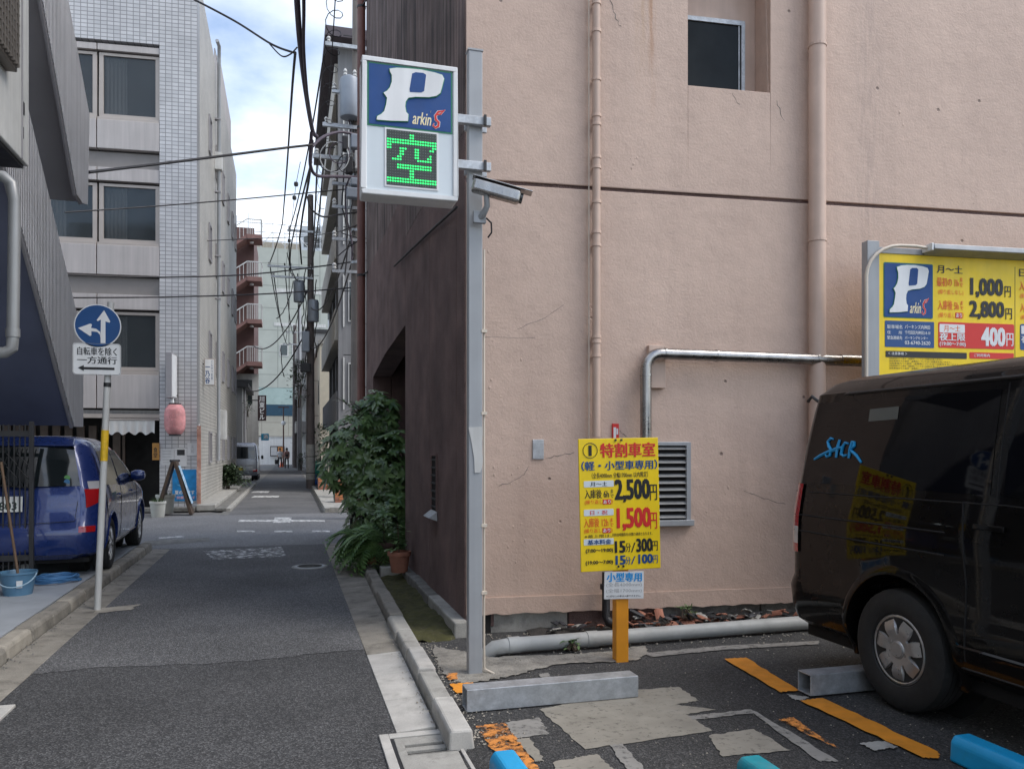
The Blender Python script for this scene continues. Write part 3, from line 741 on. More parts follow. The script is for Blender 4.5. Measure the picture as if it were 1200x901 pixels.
st.prism([(a, -.042, b) for a, b in sx], (0, .004, 0)); st.build('torn_sticker', M_offwhite, pole)

YS = 5.06
sA, sB = onY(424, 66, YS), onY(425, 228, YS); sC = onY(536, 77, YS)
SX0, SZ0 = sA.x, sB.z + .005; SW, SH = sC.x - sA.x, sA.z - sB.z
ps = thing('parking_sign', 'white box sign with big P logo and green dot-matrix panel on the pole', 'sign', (SX0, YS, SZ0))
MB().box(0, .02, 0, SW, .17, SH).build('housing', M_white, ps, bevel=.012)
fr = .030
f = MB(); f.box(0,-.012,0,SW,.018,fr).box(0,-.012,SH-fr,SW,.018,SH).box(0,-.012,fr,fr,.018,SH-fr).box(SW-fr,-.012,fr,SW,.018,SH-fr)
f.build('frame', M_white, ps, bevel=.006)
MB().box(fr, .0, fr, SW-fr, .016, SH-fr).build('face_panel', M_palepanel, ps)
def sz(x, y):
    p = onY(420 + x/4.505, 55 + y/4.505, YS); return (p.x - SX0, p.z - SZ0)
bl = sz(50, 428); tr = sz(498, 92); tl = sz(44, 80); br = sz(500, 450)
bx0, bx1, bz0, bz1 = fr+.004, SW-fr-.004, (bl[1]+br[1])/2, SH-fr-.004
lg = MB().box(bx0, -.004, bz0, bx1, -.0005, bz1).build('logo_panel', M_logogreen, ps)
POUT = [(163,122),(200,117),(260,120),(330,127),(400,142),(440,155),(450,175),(440,215),(430,250),(410,265),(370,272),(300,270),(262,275),(248,295),(245,320),(250,350),(262,362),(260,398),(175,396),(95,390),(98,372),(120,360),(135,345),(145,310),(150,275),(132,248),(150,238),(165,220),(175,190),(175,155),(165,135)]
PIN = [(282,148),(300,141),(340,145),(355,155),(350,200),(345,240),(330,248),(270,245),(268,230),(275,190)]
def nrm(p):
    q = sz(*p); return ((q[0]-bx0)/(bx1-bx0), (q[1]-bz0)/(bz1-bz0))
NOUT, NIN = [nrm(p) for p in POUT], [nrm(p) for p in PIN]
def logo(par, x0, z0, x1, z1, y, edge=.018, rr=.0):
    W, H = x1-x0, z1-z0
    mp = lambda p: (x0 + p[0]*W, z0 + p[1]*H)
    e = edge
    outl = rrect(x0+e*W, z0+e*W, x1-e*W, z1-e*W, max(rr, .003)) 
    plate(par, 'blue_field', outl, M_logoblue, y-.002, y+.0005)
    o = [mp(p) for p in NOUT]
    cx = sum(p[0] for p in o)/len(o); cz_ = sum(p[1] for p in o)/len(o)
    MB().tube([(p[0], y-.0025, p[1]) for p in o], .012*W, 6, closed=True).build('letter_outline', M_logogreen, par)
    lt = plate(par, 'letter_p', o, M_white, y-.012*W-.005, y-.0022)
    h = [mp(p) for p in NIN]
    plate(par, 'letter_counter', h, M_logoblue, y-.012*W-.0065, y-.012*W-.0045)
    yy = y - .003
    text(par, 'arkin', x0+.52*W, z0+.09*H, .215*W, .20*H, M_cream, yy, .02, shear=.15, name='script_lettering')
    sp = [(.80,.27),(.86,.30),(.91,.375),(.88,.35),(.83,.33),(.795,.26),(.80,.20),(.835,.16),(.83,.10),(.795,.07),(.765,.10),(.78,.14)]
    for rw, mm, dy in ((.020, M_white, 0), (.014, M_inkred, -.002)):
        t_ = MB(); pts = [mp(p) for p in sp]
        t_.tube([(p[0], yy+dy, p[1]) for p in pts], [rw*W*k for k in (.3,.6,.3,.5,.9,1,1,1,1,.9,.6,.3)], 8)
        s_ = t_.build('script_letter_s', mm, par); s_.scale = (1, .08, 1); s_.location.y = (yy+dy) * .92
    MB().bar((x0+.735*W, yy, z0+.30*H), (x0+.742*W, yy, z0+.335*H), .008*W, .001).build('apostrophe', M_cream, par)
logo(lg, bx0, bz0, bx1, bz1, -.004)
# dot-matrix panel
dl0 = sz(148, 735); dt = sz(412, 460)
d0x, d1x, d0z, d1z = dl0[0], dt[0], dl0[1]+.008, dt[1]-.006
dm = MB().box(d0x-.012, -.006, d0z-.012, d1x+.012, -.001, d1z+.012).build('display', M_white, ps, bevel=.002)
MB().box(d0x, -.0075, d0z, d1x, -.0062, d1z).build('display_mask', mat('led_mask', (.035,.045,.040), .5, var=.2, vscale=40), dm)
KU = ["....................", ".........##.........", ".........##.........", "####################", "####################", "##................##", "##...###...##....##", ".....##....##.......",
      ".....##....##....#..", "....##.....##...##..", "..####......######..", "....................", "....##############..", "....##############..", ".........##.........", ".........##.........", ".........##.........", "####################", "####################", "...................."]
on = MB(); off = MB(); nx = ny = 20
pw, ph = (d1x-d0x)/nx, (d1z-d0z)/ny
for j, row in enumerate(KU):
    for i, ch in enumerate(row):
        x = d0x + (i+.5)*pw; z = d1z - (j+.5)*ph; rr = min(pw, ph)*.40
        b = on if ch == '#' else off
        if ch != '#': rr *= .5
        b.add([(x + rr*math.cos(R(60*k)), -.0085, z + rr*math.sin(R(60*k))) for k in range(6)], [tuple(range(6))])
led_on = on.build('lit_dots', mat('led_green', (.02,.5,.10), .4, var=0, emit=(.015,.75,.14), estr=1.0), dm); led_on['kind'] = 'stuff'
led_off = off.build('unlit_dots', mat('led_off', (.13,.17,.15), .4, var=0), dm); led_off['kind'] = 'stuff'
# clamp arms to the pole
for zy in (357, 600):
    z_ = sz(520, zy)[1]; x1 = pp.x + .055 - SX0
    MB().box(SW-.01, .05, z_-.028, x1+.04, .09, z_+.028).build('clamp_arm', M_galv, ps, bevel=.003)
    MB().box(x1-.012, .03, z_-.034, x1+.004, .049, z_+.034).build('clamp_bolt', M_dark, ps)
    MB().box(pp.x-.06-SX0, pp.y+.036-YS, z_-.028, x1+.04, pp.y+.06-YS, z_+.028).build('clamp_plate', M_galv, ps, bevel=.003)

# surveillance camera on the pole
zc_ = onY(560, 225, 5.08).z
cv = thing('security_camera', 'beige bullet security camera clamped to the pole under the parking sign', 'camera', (pp.x, 5.1, zc_))
c0, c1 = Vector((-.05, -.06, .03)), Vector((.285, -.12, -.055))
ax = (c1 - c0).normalized()
MB().bar(c0, c1 - ax*.03, .085, .085).build('housing', M_stainless, cv, bevel=.018, seg=3)
up = ax.cross(Vector((0,1,0)).cross(ax)).normalized()
upv = Vector((0,0,1)); upv = (upv - ax*upv.dot(ax)).normalized()
sh = MB().bar(c0 + upv*.05 - ax*.01, c1 + upv*.05 + ax*.04, .10, .008).build('sunshield', M_stainless, cv, bevel=.003)
MB().cyl(c1 - ax*.03, c1 - ax*.012, .034, n=18).build('lens', M_glass_dark, cv)
MB().tube([(.04, -.075, -.03), (.05, -.06, -.10), (.03, -.02, -.15), (.02, 0, -.16)], [.018,.02,.022,.022], 10).build('bracket', M_greypaint, cv, smooth=True)
MB().box(-.03, -.012, -.20, .055, .02, -.12).build('mount_plate', M_greypaint, cv, bevel=.004)
MB().tube([(.05,-.03,-.17),(.085,-.03,-.2),(.09,-.02,-.26),(.07,0,-.29)], .006, 6).build('lead', M_wire, cv)

# ================================================================== YELLOW PRICE BOARD ON ORANGE POST
yp = gp(727, 775)
ys = thing('price_board', 'yellow price board with big 2,500 and 1,500 yen on an orange post', 'sign', (yp.x, yp.y, 0), R(-5))
MB().box(-.046, -.046, -.03, .046, .046, 1.5).build('post', M_orange, ys, bevel=.006)
BW, BT, BB = .585, 1.588, .662; BH = BT - BB; BXL = -.312
bd = MB().box(BXL, -.066, BB, BXL+BW, -.05, BT).build('board', M_yellow, ys, bevel=.003)
bd.rotation_euler = (0, R(-1.3), 0); bd.location = (.02, 0, .0)
# let the board hang a touch out of plumb
YB = -.0685
def yfx(px, py):
    fy = (py - 514) / 153.5; return BXL + BW * (px - (676 + 4*fy)) / 95.5, BT - BH * fy
def YT(body, zb, x0, y0, x1, y1, m, bold=.02, **k):
    s_, oy = ((8.583, 505) if zb == 2 else (7.508, 590))
    a = yfx(670 + x0/s_, oy + y1/s_); b = yfx(670 + x1/s_, oy + y0/s_)
    return text(bd, body, a[0], a[1], b[0]-a[0], b[1]-a[1], m, YB, bold, **k)
def YR(zb, x0, y0, x1, y1, m, r=.006, name='label_patch'):
    s_, oy = ((8.583, 505) if zb == 2 else (7.508, 590))
    a = yfx(670 + x0/s_, oy + y1/s_); b = yfx(670 + x1/s_, oy + y0/s_)
    return plate(bd, name, rrect(a[0], a[1], b[0], b[1], r), m, -.0675, -.0655)
cx, czz = yfx(690, 527.5)
MB().tube([(cx + .052*math.cos(R(15*k)), YB, czz + .052*math.sin(R(15*k))) for k in range(24)], .0022, 4, closed=True).build('number_ring', M_ink, bd)
YT('1', 2, 160, 145, 180, 245, M_ink, .03)
YT('特割車室', 2, 278, 125, 835, 265, M_inkred, .035)
YT('（軽・小型車専用）', 2, 85, 300, 860, 392, M_inkblue, .03)
YT('（全長4000mm 全幅1700mm 以内限定）', 2, 190, 415, 765, 472, M_ink, .015)
YR(2, 110, 495, 412, 558, M_palepanel); YT('月～土', 2, 175, 506, 345, 550, M_ink)
YT('入庫後 6h', 2, 118, 580, 362, 670, M_ink, .025); YT('ま\nで', 2, 378, 582, 410, 668, M_ink, .02)
YT('(繰り返し', 2, 118, 682, 300, 732, M_inkorange, .01); YR(2, 302, 682, 385, 732, M_inkred, .001); YT('あり', 2, 308, 688, 380, 726, M_white, .02).location.y = -.001; YT(')', 2, 390, 682, 400, 732, M_inkorange)
YT('2,500', 2, 432, 492, 778, 718, M_ink, .05); YT('円', 2, 790, 548, 858, 708, M_ink, .02)
YR(3, 98, 42, 360, 98, M_palepanel); YT('日・祝', 3, 152, 52, 305, 90, M_inkred)
YT('入庫後 12h', 3, 98, 115, 312, 198, M_inkorange, .025); YT('ま\nで', 3, 326, 122, 358, 198, M_inkorange, .02)
YT('(繰り返し', 3, 98, 208, 255, 252, M_inkorange, .01); YR(3, 262, 208, 335, 252, M_inkred, .001); YT('あり', 3, 268, 213, 330, 246, M_white, .02).location.y = -.001; YT(')', 3, 340, 208, 350, 252, M_inkorange)
YT('1,500', 3, 398, 42, 690, 238, M_inkred, .05); YT('円', 3, 695, 88, 752, 232, M_inkred, .02)
YT('※最上限は、', 3, 102, 262, 345, 290, M_ink, .005); YT('同料金時間帯内1回限り適用となります。', 3, 352, 256, 712, 286, M_ink, .015)
YR(3, 98, 298, 362, 352, M_palepanel); YT('基本料金', 3, 132, 306, 338, 348, M_inkblue, .03)
YT('(7:00～19:00)', 3, 115, 385, 355, 425, M_ink, .035); YT('15', 3, 378, 328, 462, 428, M_ink, .05); YT('分', 3, 470, 345, 515, 425, M_ink, .02); YT('/', 3, 518, 345, 560, 430, M_ink, .0); YT('300', 3, 572, 315, 708, 428, M_ink, .05); YT('円', 3, 712, 340, 760, 425, M_ink, .02)
YT('(19:00～7:00)', 3, 115, 488, 355, 528, M_ink, .035); YT('15', 3, 385, 455, 465, 532, M_inkblue, .05); YT('分', 3, 470, 465, 515, 535, M_inkblue, .02); YT('/', 3, 518, 465, 560, 535, M_inkblue, .0); YT('100', 3, 590, 452, 712, 532, M_inkblue, .05); YT('円', 3, 720, 465, 760, 535, M_inkblue, .02)
bm2 = MB().cyl((0,0,0), (0,-.008,0), .008, n=10).mesh('bolt', M_dark)
for px_, py_ in ((720, 516), (727, 516), (724, 663), (730, 663)):
    a = yfx(px_, py_); link('bolt', bm2, bd, (a[0], -.066, a[1]))
# small white size plate under the board
pt = MB().box(-.145, -.060, BB-.205, .145, -.050, BB-.012).build('size_plate', M_white, ys, bevel=.002)
pt.rotation_euler = (0, R(.8), 0)
text(pt, '小型専用', -.128, BB-.082, .256, .062, M_inkcyan, -.0625, .035)
text(pt, '(全長4000mm)', -.132, BB-.122, .262, .034, M_inkgrey, -.0625, .008)
text(pt, '(全幅1700mm)', -.132, BB-.164, .262, .034, M_inkgrey, -.0625, .008)
text(pt, '※上記以上の車は入庫できません。', -.13, BB-.190, .255, .014, M_ink, -.0625, .015)

# ================================================================== BIG TARIFF BOARD BEHIND THE VAN
BOF = Face(*(PF.o + PF.n * -.42).xy, PA)
tb = thing('tariff_board', 'large yellow tariff board in a grey frame behind the black van', 'sign', BOF.o, PA)
def bz(x, y): return BOF.px(1020 + x/6.006, 290 + y/6.006)
x0, zt = BOF.px(1027, 297); x1 = x0 + 2.35; zb = 1.05
MB().box(x0, -.012, zb, x1, .012, zt).build('board', M_yellow, tb, bevel=.002)
u_, zp = BOF.px(1013, 283)
for ux in (u_, x1 + .001):
    MB().box(ux, -.04, -.03, ux + (x0 - u_), .04, zp + (0 if ux == u_ else -.05)).build('post', M_greypaint, tb, bevel=.004)
MB().box(x0, -.02, zt, x1, .03, zt+.05).build('top_rail', M_greypaint, tb, bevel=.003)
# fluorescent batten
ua, za = BOF.px(1080, 294)
lampo = MB().add([(ua,-.16,za-.02),(ua+1.6,-.16,za-.02),(ua+1.6,-.02,za-.045),(ua,-.02,za-.045),(ua,-.15,za+.025),(ua+1.6,-.15,za+.025),(ua+1.6,-.02,za+.03),(ua,-.02,za+.03)],
    [(0,3,2,1),(4,5,6,7),(0,1,5,4),(1,2,6,5),(2,3,7,6),(3,0,4,7)]).build('lamp_housing', M_greypaint, tb, bevel=.006)
MB().box(ua-.02, -.15, za-.03, ua-.001, -.03, za+.03).build('end_cap', M_white, lampo, bevel=.003)
uc, zc0 = BOF.px(1013, 470); 
pts = [(u_-.02, -.055, 1.1), (u_-.02, -.055, zp-.42)]
for k in range(7): a = R(90*k/6); pts.append((u_-.02 + .30*(1-math.cos(a)), -.055 - .02*k/6, zp-.30 + .26*math.sin(a)))
pts += [(ua-.12, -.085, za+.012), (ua-.02, -.09, za)]
MB().tube(pts, .014, 8).build('conduit', M_beigepvc, tb, smooth=True)
YB2 = -.016
def BT2(body, xx0, y0, xx1, y1, m, bold=.02, **k):
    a = bz(xx0, y1); b = bz(xx1, y0)
    # follow the perspective: take the mean height of both ends
    a2 = bz(xx1, y1 + (xx1-xx0)*.045); b2 = bz(xx0, y0)
    return text(tb, body, a[0], a[1], b[0]-a[0], max(b2[1]-a[1], .004), m, YB2, bold, **k)
def BR(xx0, y0, xx1, y1, m, r=.01, yy=-.0145, name='label_patch', parent=None):
    a = bz(xx0, y1); b = bz(xx0, y0); c = bz(xx1, y1)
    return plate(parent or tb, name, rrect(a[0], a[1], c[0], b[1], r), m, yy, -.011)
a = bz(85, 493); b = bz(85, 105); c = bz(432, 493)
lgb = plate(tb, 'logo_panel', rrect(a[0], a[1], c[0], b[1], .014), M_logogreen, -.0145, -.011)
logo(lgb, a[0], a[1], c[0], b[1], -.0147, .015, .012)
BR(95, 515, 440, 700, M_inkblue, .008)
for (t_, q) in (('駐車場名', (110,545,215,572)), ('住　　所', (110,586,215,610)), ('緊急連絡先', (110,622,215,648)), ('パーキンズ内神田', (234,545,410,574)), ('千代田区内神田2-8-10', (234,586,412,612)), ('パーキングセンター', (234,625,396,648)), ('03-6740-2620', (234,658,412,684))):
    BT2(t_, *q, M_white, .012)
BT2('月～土', 460, 125, 638, 182, M_ink, .025)
BT2('最初の 1h', 460, 212, 612, 275, M_inkorange, .02); BT2('ま\nで', 618, 215, 642, 280, M_inkorange, .02)
BT2('(繰り返しなし)', 468, 296, 645, 335, M_inkorange, .005)
BT2('1,000', 698, 218, 920, 352, M_ink, .05); BT2('円', 936, 275, 978, 352, M_ink, .02)
BT2('入庫後 5h', 468, 372, 612, 440, M_inkorange, .02); BT2('ま\nで', 622, 378, 645, 442, M_inkorange, .02)
BT2('(繰り返し', 470, 458, 588, 500, M_inkorange, .005); BR(590, 460, 638, 500, M_inkred, .001); BT2('あり', 594, 464, 634, 496, M_white, .02); BT2(')', 640, 458, 646, 500, M_inkorange)
BT2('2,800', 692, 378, 928, 505, M_ink, .05); BT2('円', 942, 430, 986, 508, M_ink, .02)
BR(470, 525, 1003, 706, M_inkred, .016)
BR(478, 540, 655, 600, M_white, .008, -.0155); BT2('月～土', 508, 548, 622, 592, M_inkorange, .02)
BT2('夜上限', 478, 602, 656, 656, M_white, .03); BT2('(19:00～7:00)', 478, 666, 660, 698, M_white, .03); BT2('400', 775, 565, 935, 692, M_white, .05); BT2('円', 948, 605, 995, 695, M_white, .02)
a = bz(1008, 140); b = bz(1020, 800); MB().box(a[0], -.0135, b[1]-.3, a[0]+.004, -.0121, a[1]).build('divider', M_ink, tb)
BT2('日・祝', 1038, 150, 1230, 208, M_ink, .025); BT2('入庫後 5h', 1040, 240, 1190, 305, M_inkorange, .02); BT2('(繰り返しあり)', 1042, 325, 1200, 365, M_inkorange, .005)
BT2('2,000', 1260, 240, 1480, 380, M_ink, .05); BT2('入庫後12h', 1045, 395, 1200, 455, M_inkorange, .02); BT2('(繰り返しあり)', 1047, 475, 1200, 512, M_inkorange, .005); BT2('1,500', 1260, 400, 1490, 530, M_inkred, .05)
BR(1045, 540, 1560, 722, M_inkblue, .016); BR(1052, 552, 1220, 610, M_white, .008, -.0155); BT2('夜上限', 1052, 620, 1225, 672, M_white, .03)
BR(100, 728, 670, 772, M_ink, .006); BT2('＜ 注意事項 ＞', 115, 735, 250, 756, M_white, .02)
BR(690, 738, 1000, 782, M_inkred, .006); BT2('ご利用案内', 720, 748, 830, 770, M_white, .02)
for k in range(5): BT2('当駐車場内での事故・盗難等については一切責任を負いません。', 125, 775 + k*17, 500 + 60*(k % 3), 788 + k*17, M_ink, .0)

# ================================================================== WHEEL STOPS
def hollow(L, s, t=.008):
    m_ = MB(); o = [(-s/2,0),(s/2,0),(s/2,s),(-s/2,s)]; i = [(-s/2+t,t),(s/2-t,t),(s/2-t,s-t),(-s/2+t,s-t)]
    vs = [(x, a, b) for x in (0, L) for a, b in o + i]
    fs = []
    for k in range(4):
        n = (k+1) % 4
        fs += [(k, n, 8+n, 8+k), (4+k, 12+k, 12+n, 4+n), (k, 4+k, 4+n, n), (8+k, 8+n, 12+n, 12+k)]
    return m_.add(vs, fs)
s1 = tag(hollow(1.06, .128).build('wheel_stop', M_galv, bevel=.004), 'galvanised square tube wheel stop in front of the yellow price board', 'wheel stop', None)
s1.location = (.975, 4.47, .014)
s2 = tag(hollow(1.0, .128).build('wheel_stop', M_galv, bevel=.004), 'galvanised square tube wheel stop against the van rear tyre', 'wheel stop', None)
s2.location = (3.03, 4.18, .020)
for xx, y1_, lab, mm in ((.945, 3.50, 'blue painted divider block beside the pale kerb end', M_bluestop), (1.99, 3.14, 'teal painted divider block between the two parking bays', mat('teal_stop_paint', (.01,.30,.36), .5, var=.2, vscale=8, dirt=.4, dirtcol=(.2,.22,.22))), (3.125, 3.10, 'bright blue chamfered divider block beside the black van', M_bluestop)):
    b_ = MB(); W_, H_ = .072, .125
    b_.prism([(-W_,0,0),(W_,0,0),(W_*.92,0,H_-.03),(W_*.62,0,H_),(-W_*.62,0,H_),(-W_*.92,0,H_-.03)], (0,-1.7,0))
    o = tag(b_.build('divider_block', mm, bevel=.012), lab, 'divider', None); o.location = (xx, y1_, .012)

# ================================================================== GROUND PIPE AND ROOF TILE SHARDS
pa, pb_ = gp(582, 772), gp(958, 741)
gpipe = thing('drain_pipe', 'grey plastic drain pipe lying along the foot of the pink wall', 'pipe', (0,0,0))
pr = .056
dirp = (pb_ - pa).normalized()
P0 = pa + Vector((0, .06, pr+.02)); P1 = pb_ + Vector((0, .06, pr+.02)) + dirp*1.2
MB().tube([P0 - dirp*.02 + Vector((-.05,.03,-.07)), P0 + Vector((0,.0,-.012)), P0 + dirp*.12, P1], [pr*.9, pr, pr, pr], 18).build('pipe', M_pvc, gpipe, smooth=True)
for t_ in (.10, .72):
    MB().cyl(P0 + dirp*t_, P0 + dirp*(t_+.09), pr+.005, n=18).build('coupling', M_pvc, gpipe, smooth=True)
# short iron riser by the orange post
u, _ = PF.px(706, 720); q = PF.o + PF.u*u - PF.n*.10
rz = thing('riser_pipe', 'short dark iron pipe with elbow coming out of the wall foot', 'pipe', (q.x, q.y, 0))
MB().tube([(0,.0,.50),(0,0,.13),(.02,-.02,.09),(.06,-.05,.075)], [.034,.034,.04,.04], 12).build('pipe', M_dark, rz, smooth=True)
MB().lathe([(.036,.36),(.05,.36),(.05,.40),(.036,.40)], 14).build('flange', M_dark, rz)
# shards
shard_me = []
rnd = random.Random(3)
for k in range(6):
    m_ = MB(); n_ = 5; arc = []
    L = rnd.uniform(.07, .15); w = rnd.uniform(.06, .10)
    for i in range(n_):
        a = (i/(n_-1) - .5) * 1.5; arc.append((w*math.sin(a), w*.8*(math.cos(a)-.75)))
    vs = []
    for e, yy in enumerate((0, L)):
        for i, (x, z) in enumerate(arc): vs.append((x, yy + rnd.uniform(-.03, .03), z))
        for i, (x, z) in enumerate(arc): vs.append((x*.9, vs[e*2*n_+i][1], z-.012))
    fs = []
    for i in range(n_-1):
        fs += [(i, i+1, 2*n_+i+1, 2*n_+i), (n_+i+1, n_+i, 3*n_+i, 3*n_+i+1), (i+1, i, n_+i, n_+i+1), (2*n_+i, 2*n_+i+1, 3*n_+i+1, 3*n_+i)]
    fs += [(0, 2*n_, 3*n_, n_), (n_-1, 2*n_-1, 4*n_-1, 3*n_-1)]
    m_.add(vs, fs)
    shard_me.append((m_.mesh('tile_shard', M_terra), m_.mesh('tile_shard', M_shard_dark), m_.mesh('tile_shard', M_conc)))
SH = (('curved terracotta roof tile shard in the heap behind the grey pipe', 'terracotta shards'), ('dark grey roof tile shard in the heap behind the grey pipe', 'dark shards'), ('pale mortar fragment in the heap behind the grey pipe', 'pale fragments'))
for k in range(84):
    px_ = rnd.uniform(735, 925) if k > 8 else rnd.uniform(620, 705)
    u, _ = PF.px(px_, 740); kind = rnd.choices((0,1,2), (6,4,2))[0]
    hgt = .02 + (.075 * rnd.random() if k > 8 else .02)
    p = PF.o + PF.u*u - PF.n*rnd.uniform(.03, .20)
    o = link('tile_shard', shard_me[k % 6][kind], None, (p.x, p.y, hgt + .03), (rnd.uniform(-.5,.5), rnd.uniform(-.5,.5), rnd.uniform(0,6.28)), rnd.uniform(.5, .85))
    tag(o, SH[kind][0], 'shard', SH[kind][1])
# dark soil under the heap
sp = MB(); n_ = 30
rows = []
for i in range(n_+1):
    u = .5 + 3.6*i/n_
    for j in range(5):
        v = -.24 + .26*j/4; p = PF.o + PF.u*u + PF.n*v
        rows.append((p.x, p.y, .015 + (.045 + .03*math.sin(i*1.3) + .02*math.sin(i*3.1+j)) * (j/4)*(1 if u > 1.3 else .3)))
sp.add(rows, [(i*5+j, (i+1)*5+j, (i+1)*5+j+1, i*5+j+1) for i in range(n_) for j in range(4)])
sp.build('soil', mat('soil', (.045,.04,.035), .95, var=.4, vscale=15, bump=1, bscale=80), lot, smooth=True)

# ================================================================== VEHICLES
M_vanpaint = mat('black_car_paint', (.0045,.004,.004), .3, var=.05, coat=.52, spec=.05)
M_vanglass = mat('privacy_glass', (.003,.003,.004), .03, var=0, spec=.32)
M_carblue = mat('blue_car_paint', (.012,.034,.165), .28, .2, var=.05, coat=1.0)
M_silver = mat('silver_car_paint', (.40,.41,.44), .32, .6, var=.04, coat=.6)
M_carglass = mat('car_glass', (.012,.016,.018), .05, var=0, spec=.9)
M_tail = mat('tail_lamp_red', (.42,.008,.012), .15, var=.1, coat=1)
M_lampclear = mat('lamp_clear', (.55,.53,.52), .12, var=0, coat=1)
M_plasticblk = mat('black_plastic', (.016,.016,.017), .55, var=.1)
M_wheelsilver = mat('wheel_silver', (.44,.43,.42), .32, .6, var=.1, vscale=10, dirt=.25, dirtcol=(.2,.18,.16))
M_plate_w = mat('number_plate_white', (.72,.73,.70), .5, var=.03)
M_plate_y = mat('number_plate_yellow', (.75,.55,.04), .5, var=.03)

def ringpts(z, w, yr, yf, rr, rf, nc=7, ns=10, bow=0.0):
    pts = []
    def arc(cx, cy, r, a0):
        for i in range(nc + 1):
            a = R(a0 + 90 * i / nc); pts.append((cx + r*math.cos(a), cy + r*math.sin(a), z))
    arc(w - rr, yr - rr, rr, 0)
    arc(-(w - rr), yr - rr, rr, 90)
    x, y0, y1 = -w, yr - rr, yf + rf
    for i in range(1, ns): pts.append((x, y0 + (y1-y0)*i/ns, z))
    arc(-(w - rf), yf + rf, rf, 180)
    arc(w - rf, yf + rf, rf, 270)
    for i in range(1, ns): pts.append((w, y1 + (y0-y1)*i/ns, z))
    if bow: pts = [(x, y - (bow * (x/w)**2 if y > 0 else -bow*1.5*(x/w)**2), z) for x, y, z in pts]
    return pts
class Shell:
    def __init__(s, levels, bow=.0):
        s.lv = levels; s.bow = bow
    def at(s, z):
        lv = s.lv
        if z <= lv[0][0]: return lv[0]
        for a, b in zip(lv, lv[1:]):
            if z <= b[0]:
                t = (z - a[0]) / (b[0] - a[0]); return tuple(p + (q-p)*t for p, q in zip(a, b))
        return lv[-1]
    def side(s, y, z, out=.004):
        L = s.at(z); w, yr, yf, rr, rf = L[1:6]
        if y > yr - rr:
            d = min(rr, y - (yr - rr)); return w - rr + math.sqrt(max(rr*rr - d*d, 0)) + out
        if y < yf + rf:
            d = min(rf, (yf + rf) - y); return w - rf + math.sqrt(max(rf*rf - d*d, 0)) + out
        return w + out
    def rear(s, x, z, out=.004):
        L = s.at(z); w, yr, yf, rr, rf = L[1:6]; ax = abs(x)
        y = yr
        if ax > w - rr:
            d = min(rr, ax - (w - rr)); y = yr - rr + math.sqrt(max(rr*rr - d*d, 0))
        return y - s.bow * (x/w)**2 + out
    def front(s, x, z, out=.004):
        L = s.at(z); w, yr, yf, rr, rf = L[1:6]; ax = abs(x); y = yf
        if ax > w - rf:
            d = min(rf, ax - (w - rf)); y = yf + rf - math.sqrt(max(rf*rf - d*d, 0))
        return y + s.bow*1.5 * (x/w)**2 - out
    def mesh(s, sub=1):
        m_ = MB(); n = None; k = 0; rings = []
        for L in s.lv: rings.append(ringpts(*L, bow=s.bow))
        n = len(rings[0]); m_.add([p for r_ in rings for p in r_], [(i*n+j, i*n+(j+1) % n, (i+1)*n+(j+1) % n, (i+1)*n+j) for i in range(len(rings)-1) for j in range(n)] + [tuple(range(n-1,-1,-1)), tuple((len(rings)-1)*n+j for j in range(n))])
        return m_
def patch_side(sh, sgn, poly, out=.004, n=8, m=6):
    """fill a quad-like outline (4 corners in (y,z): rear-bottom, front-bottom, front-top, rear-top) on the side surface"""
    (a, b, c, d) = poly; mb = MB(); vs = []
    for j in range(m+1):
        t = j/m
        for i in range(n+1):
            u = i/n
            y = (a[0]*(1-u)+b[0]*u)*(1-t) + (d[0]*(1-u)+c[0]*u)*t; z = (a[1]*(1-u)+b[1]*u)*(1-t) + (d[1]*(1-u)+c[1]*u)*t
            vs.append((sgn*sh.side(y, z, out), y, z))
    return mb.add(vs, [(j*(n+1)+i, j*(n+1)+i+1, (j+1)*(n+1)+i+1, (j+1)*(n+1)+i) for j in range(m) for i in range(n)])
def patch_end(sh, poly, rear=True, out=.004, n=12, m=6):
    (a, b, c, d) = poly; mb = MB(); vs = []; fn = sh.rear if rear else sh.front
    for j in range(m+1):
        t = j/m
        for i in range(n+1):
            u = i/n
            x = (a[0]*(1-u)+b[0]*u)*(1-t) + (d[0]*(1-u)+c[0]*u)*t; z = (a[1]*(1-u)+b[1]*u)*(1-t) + (d[1]*(1-u)+c[1]*u)*t
            vs.append((x, fn(x, z, out), z))
    return mb.add(vs, [(j*(n+1)+i, j*(n+1)+i+1, (j+1)*(n+1)+i+1, (j+1)*(n+1)+i) for j in range(m) for i in range(n)])
def seam(sh, sgn, pts, par, r=.004, m=None, name='panel_seam', out=.0):
    P = []
    for (y0, z0), (y1, z1) in zip(pts, pts[1:]):
        for k in range(8): t = k/8; P.append((y0+(y1-y0)*t, z0+(z1-z0)*t))
    P.append(pts[-1])
    return MB().tube([(sgn*sh.side(y, z, out), y, z) for y, z in P], r, 5).build(name, m or M_void, par)
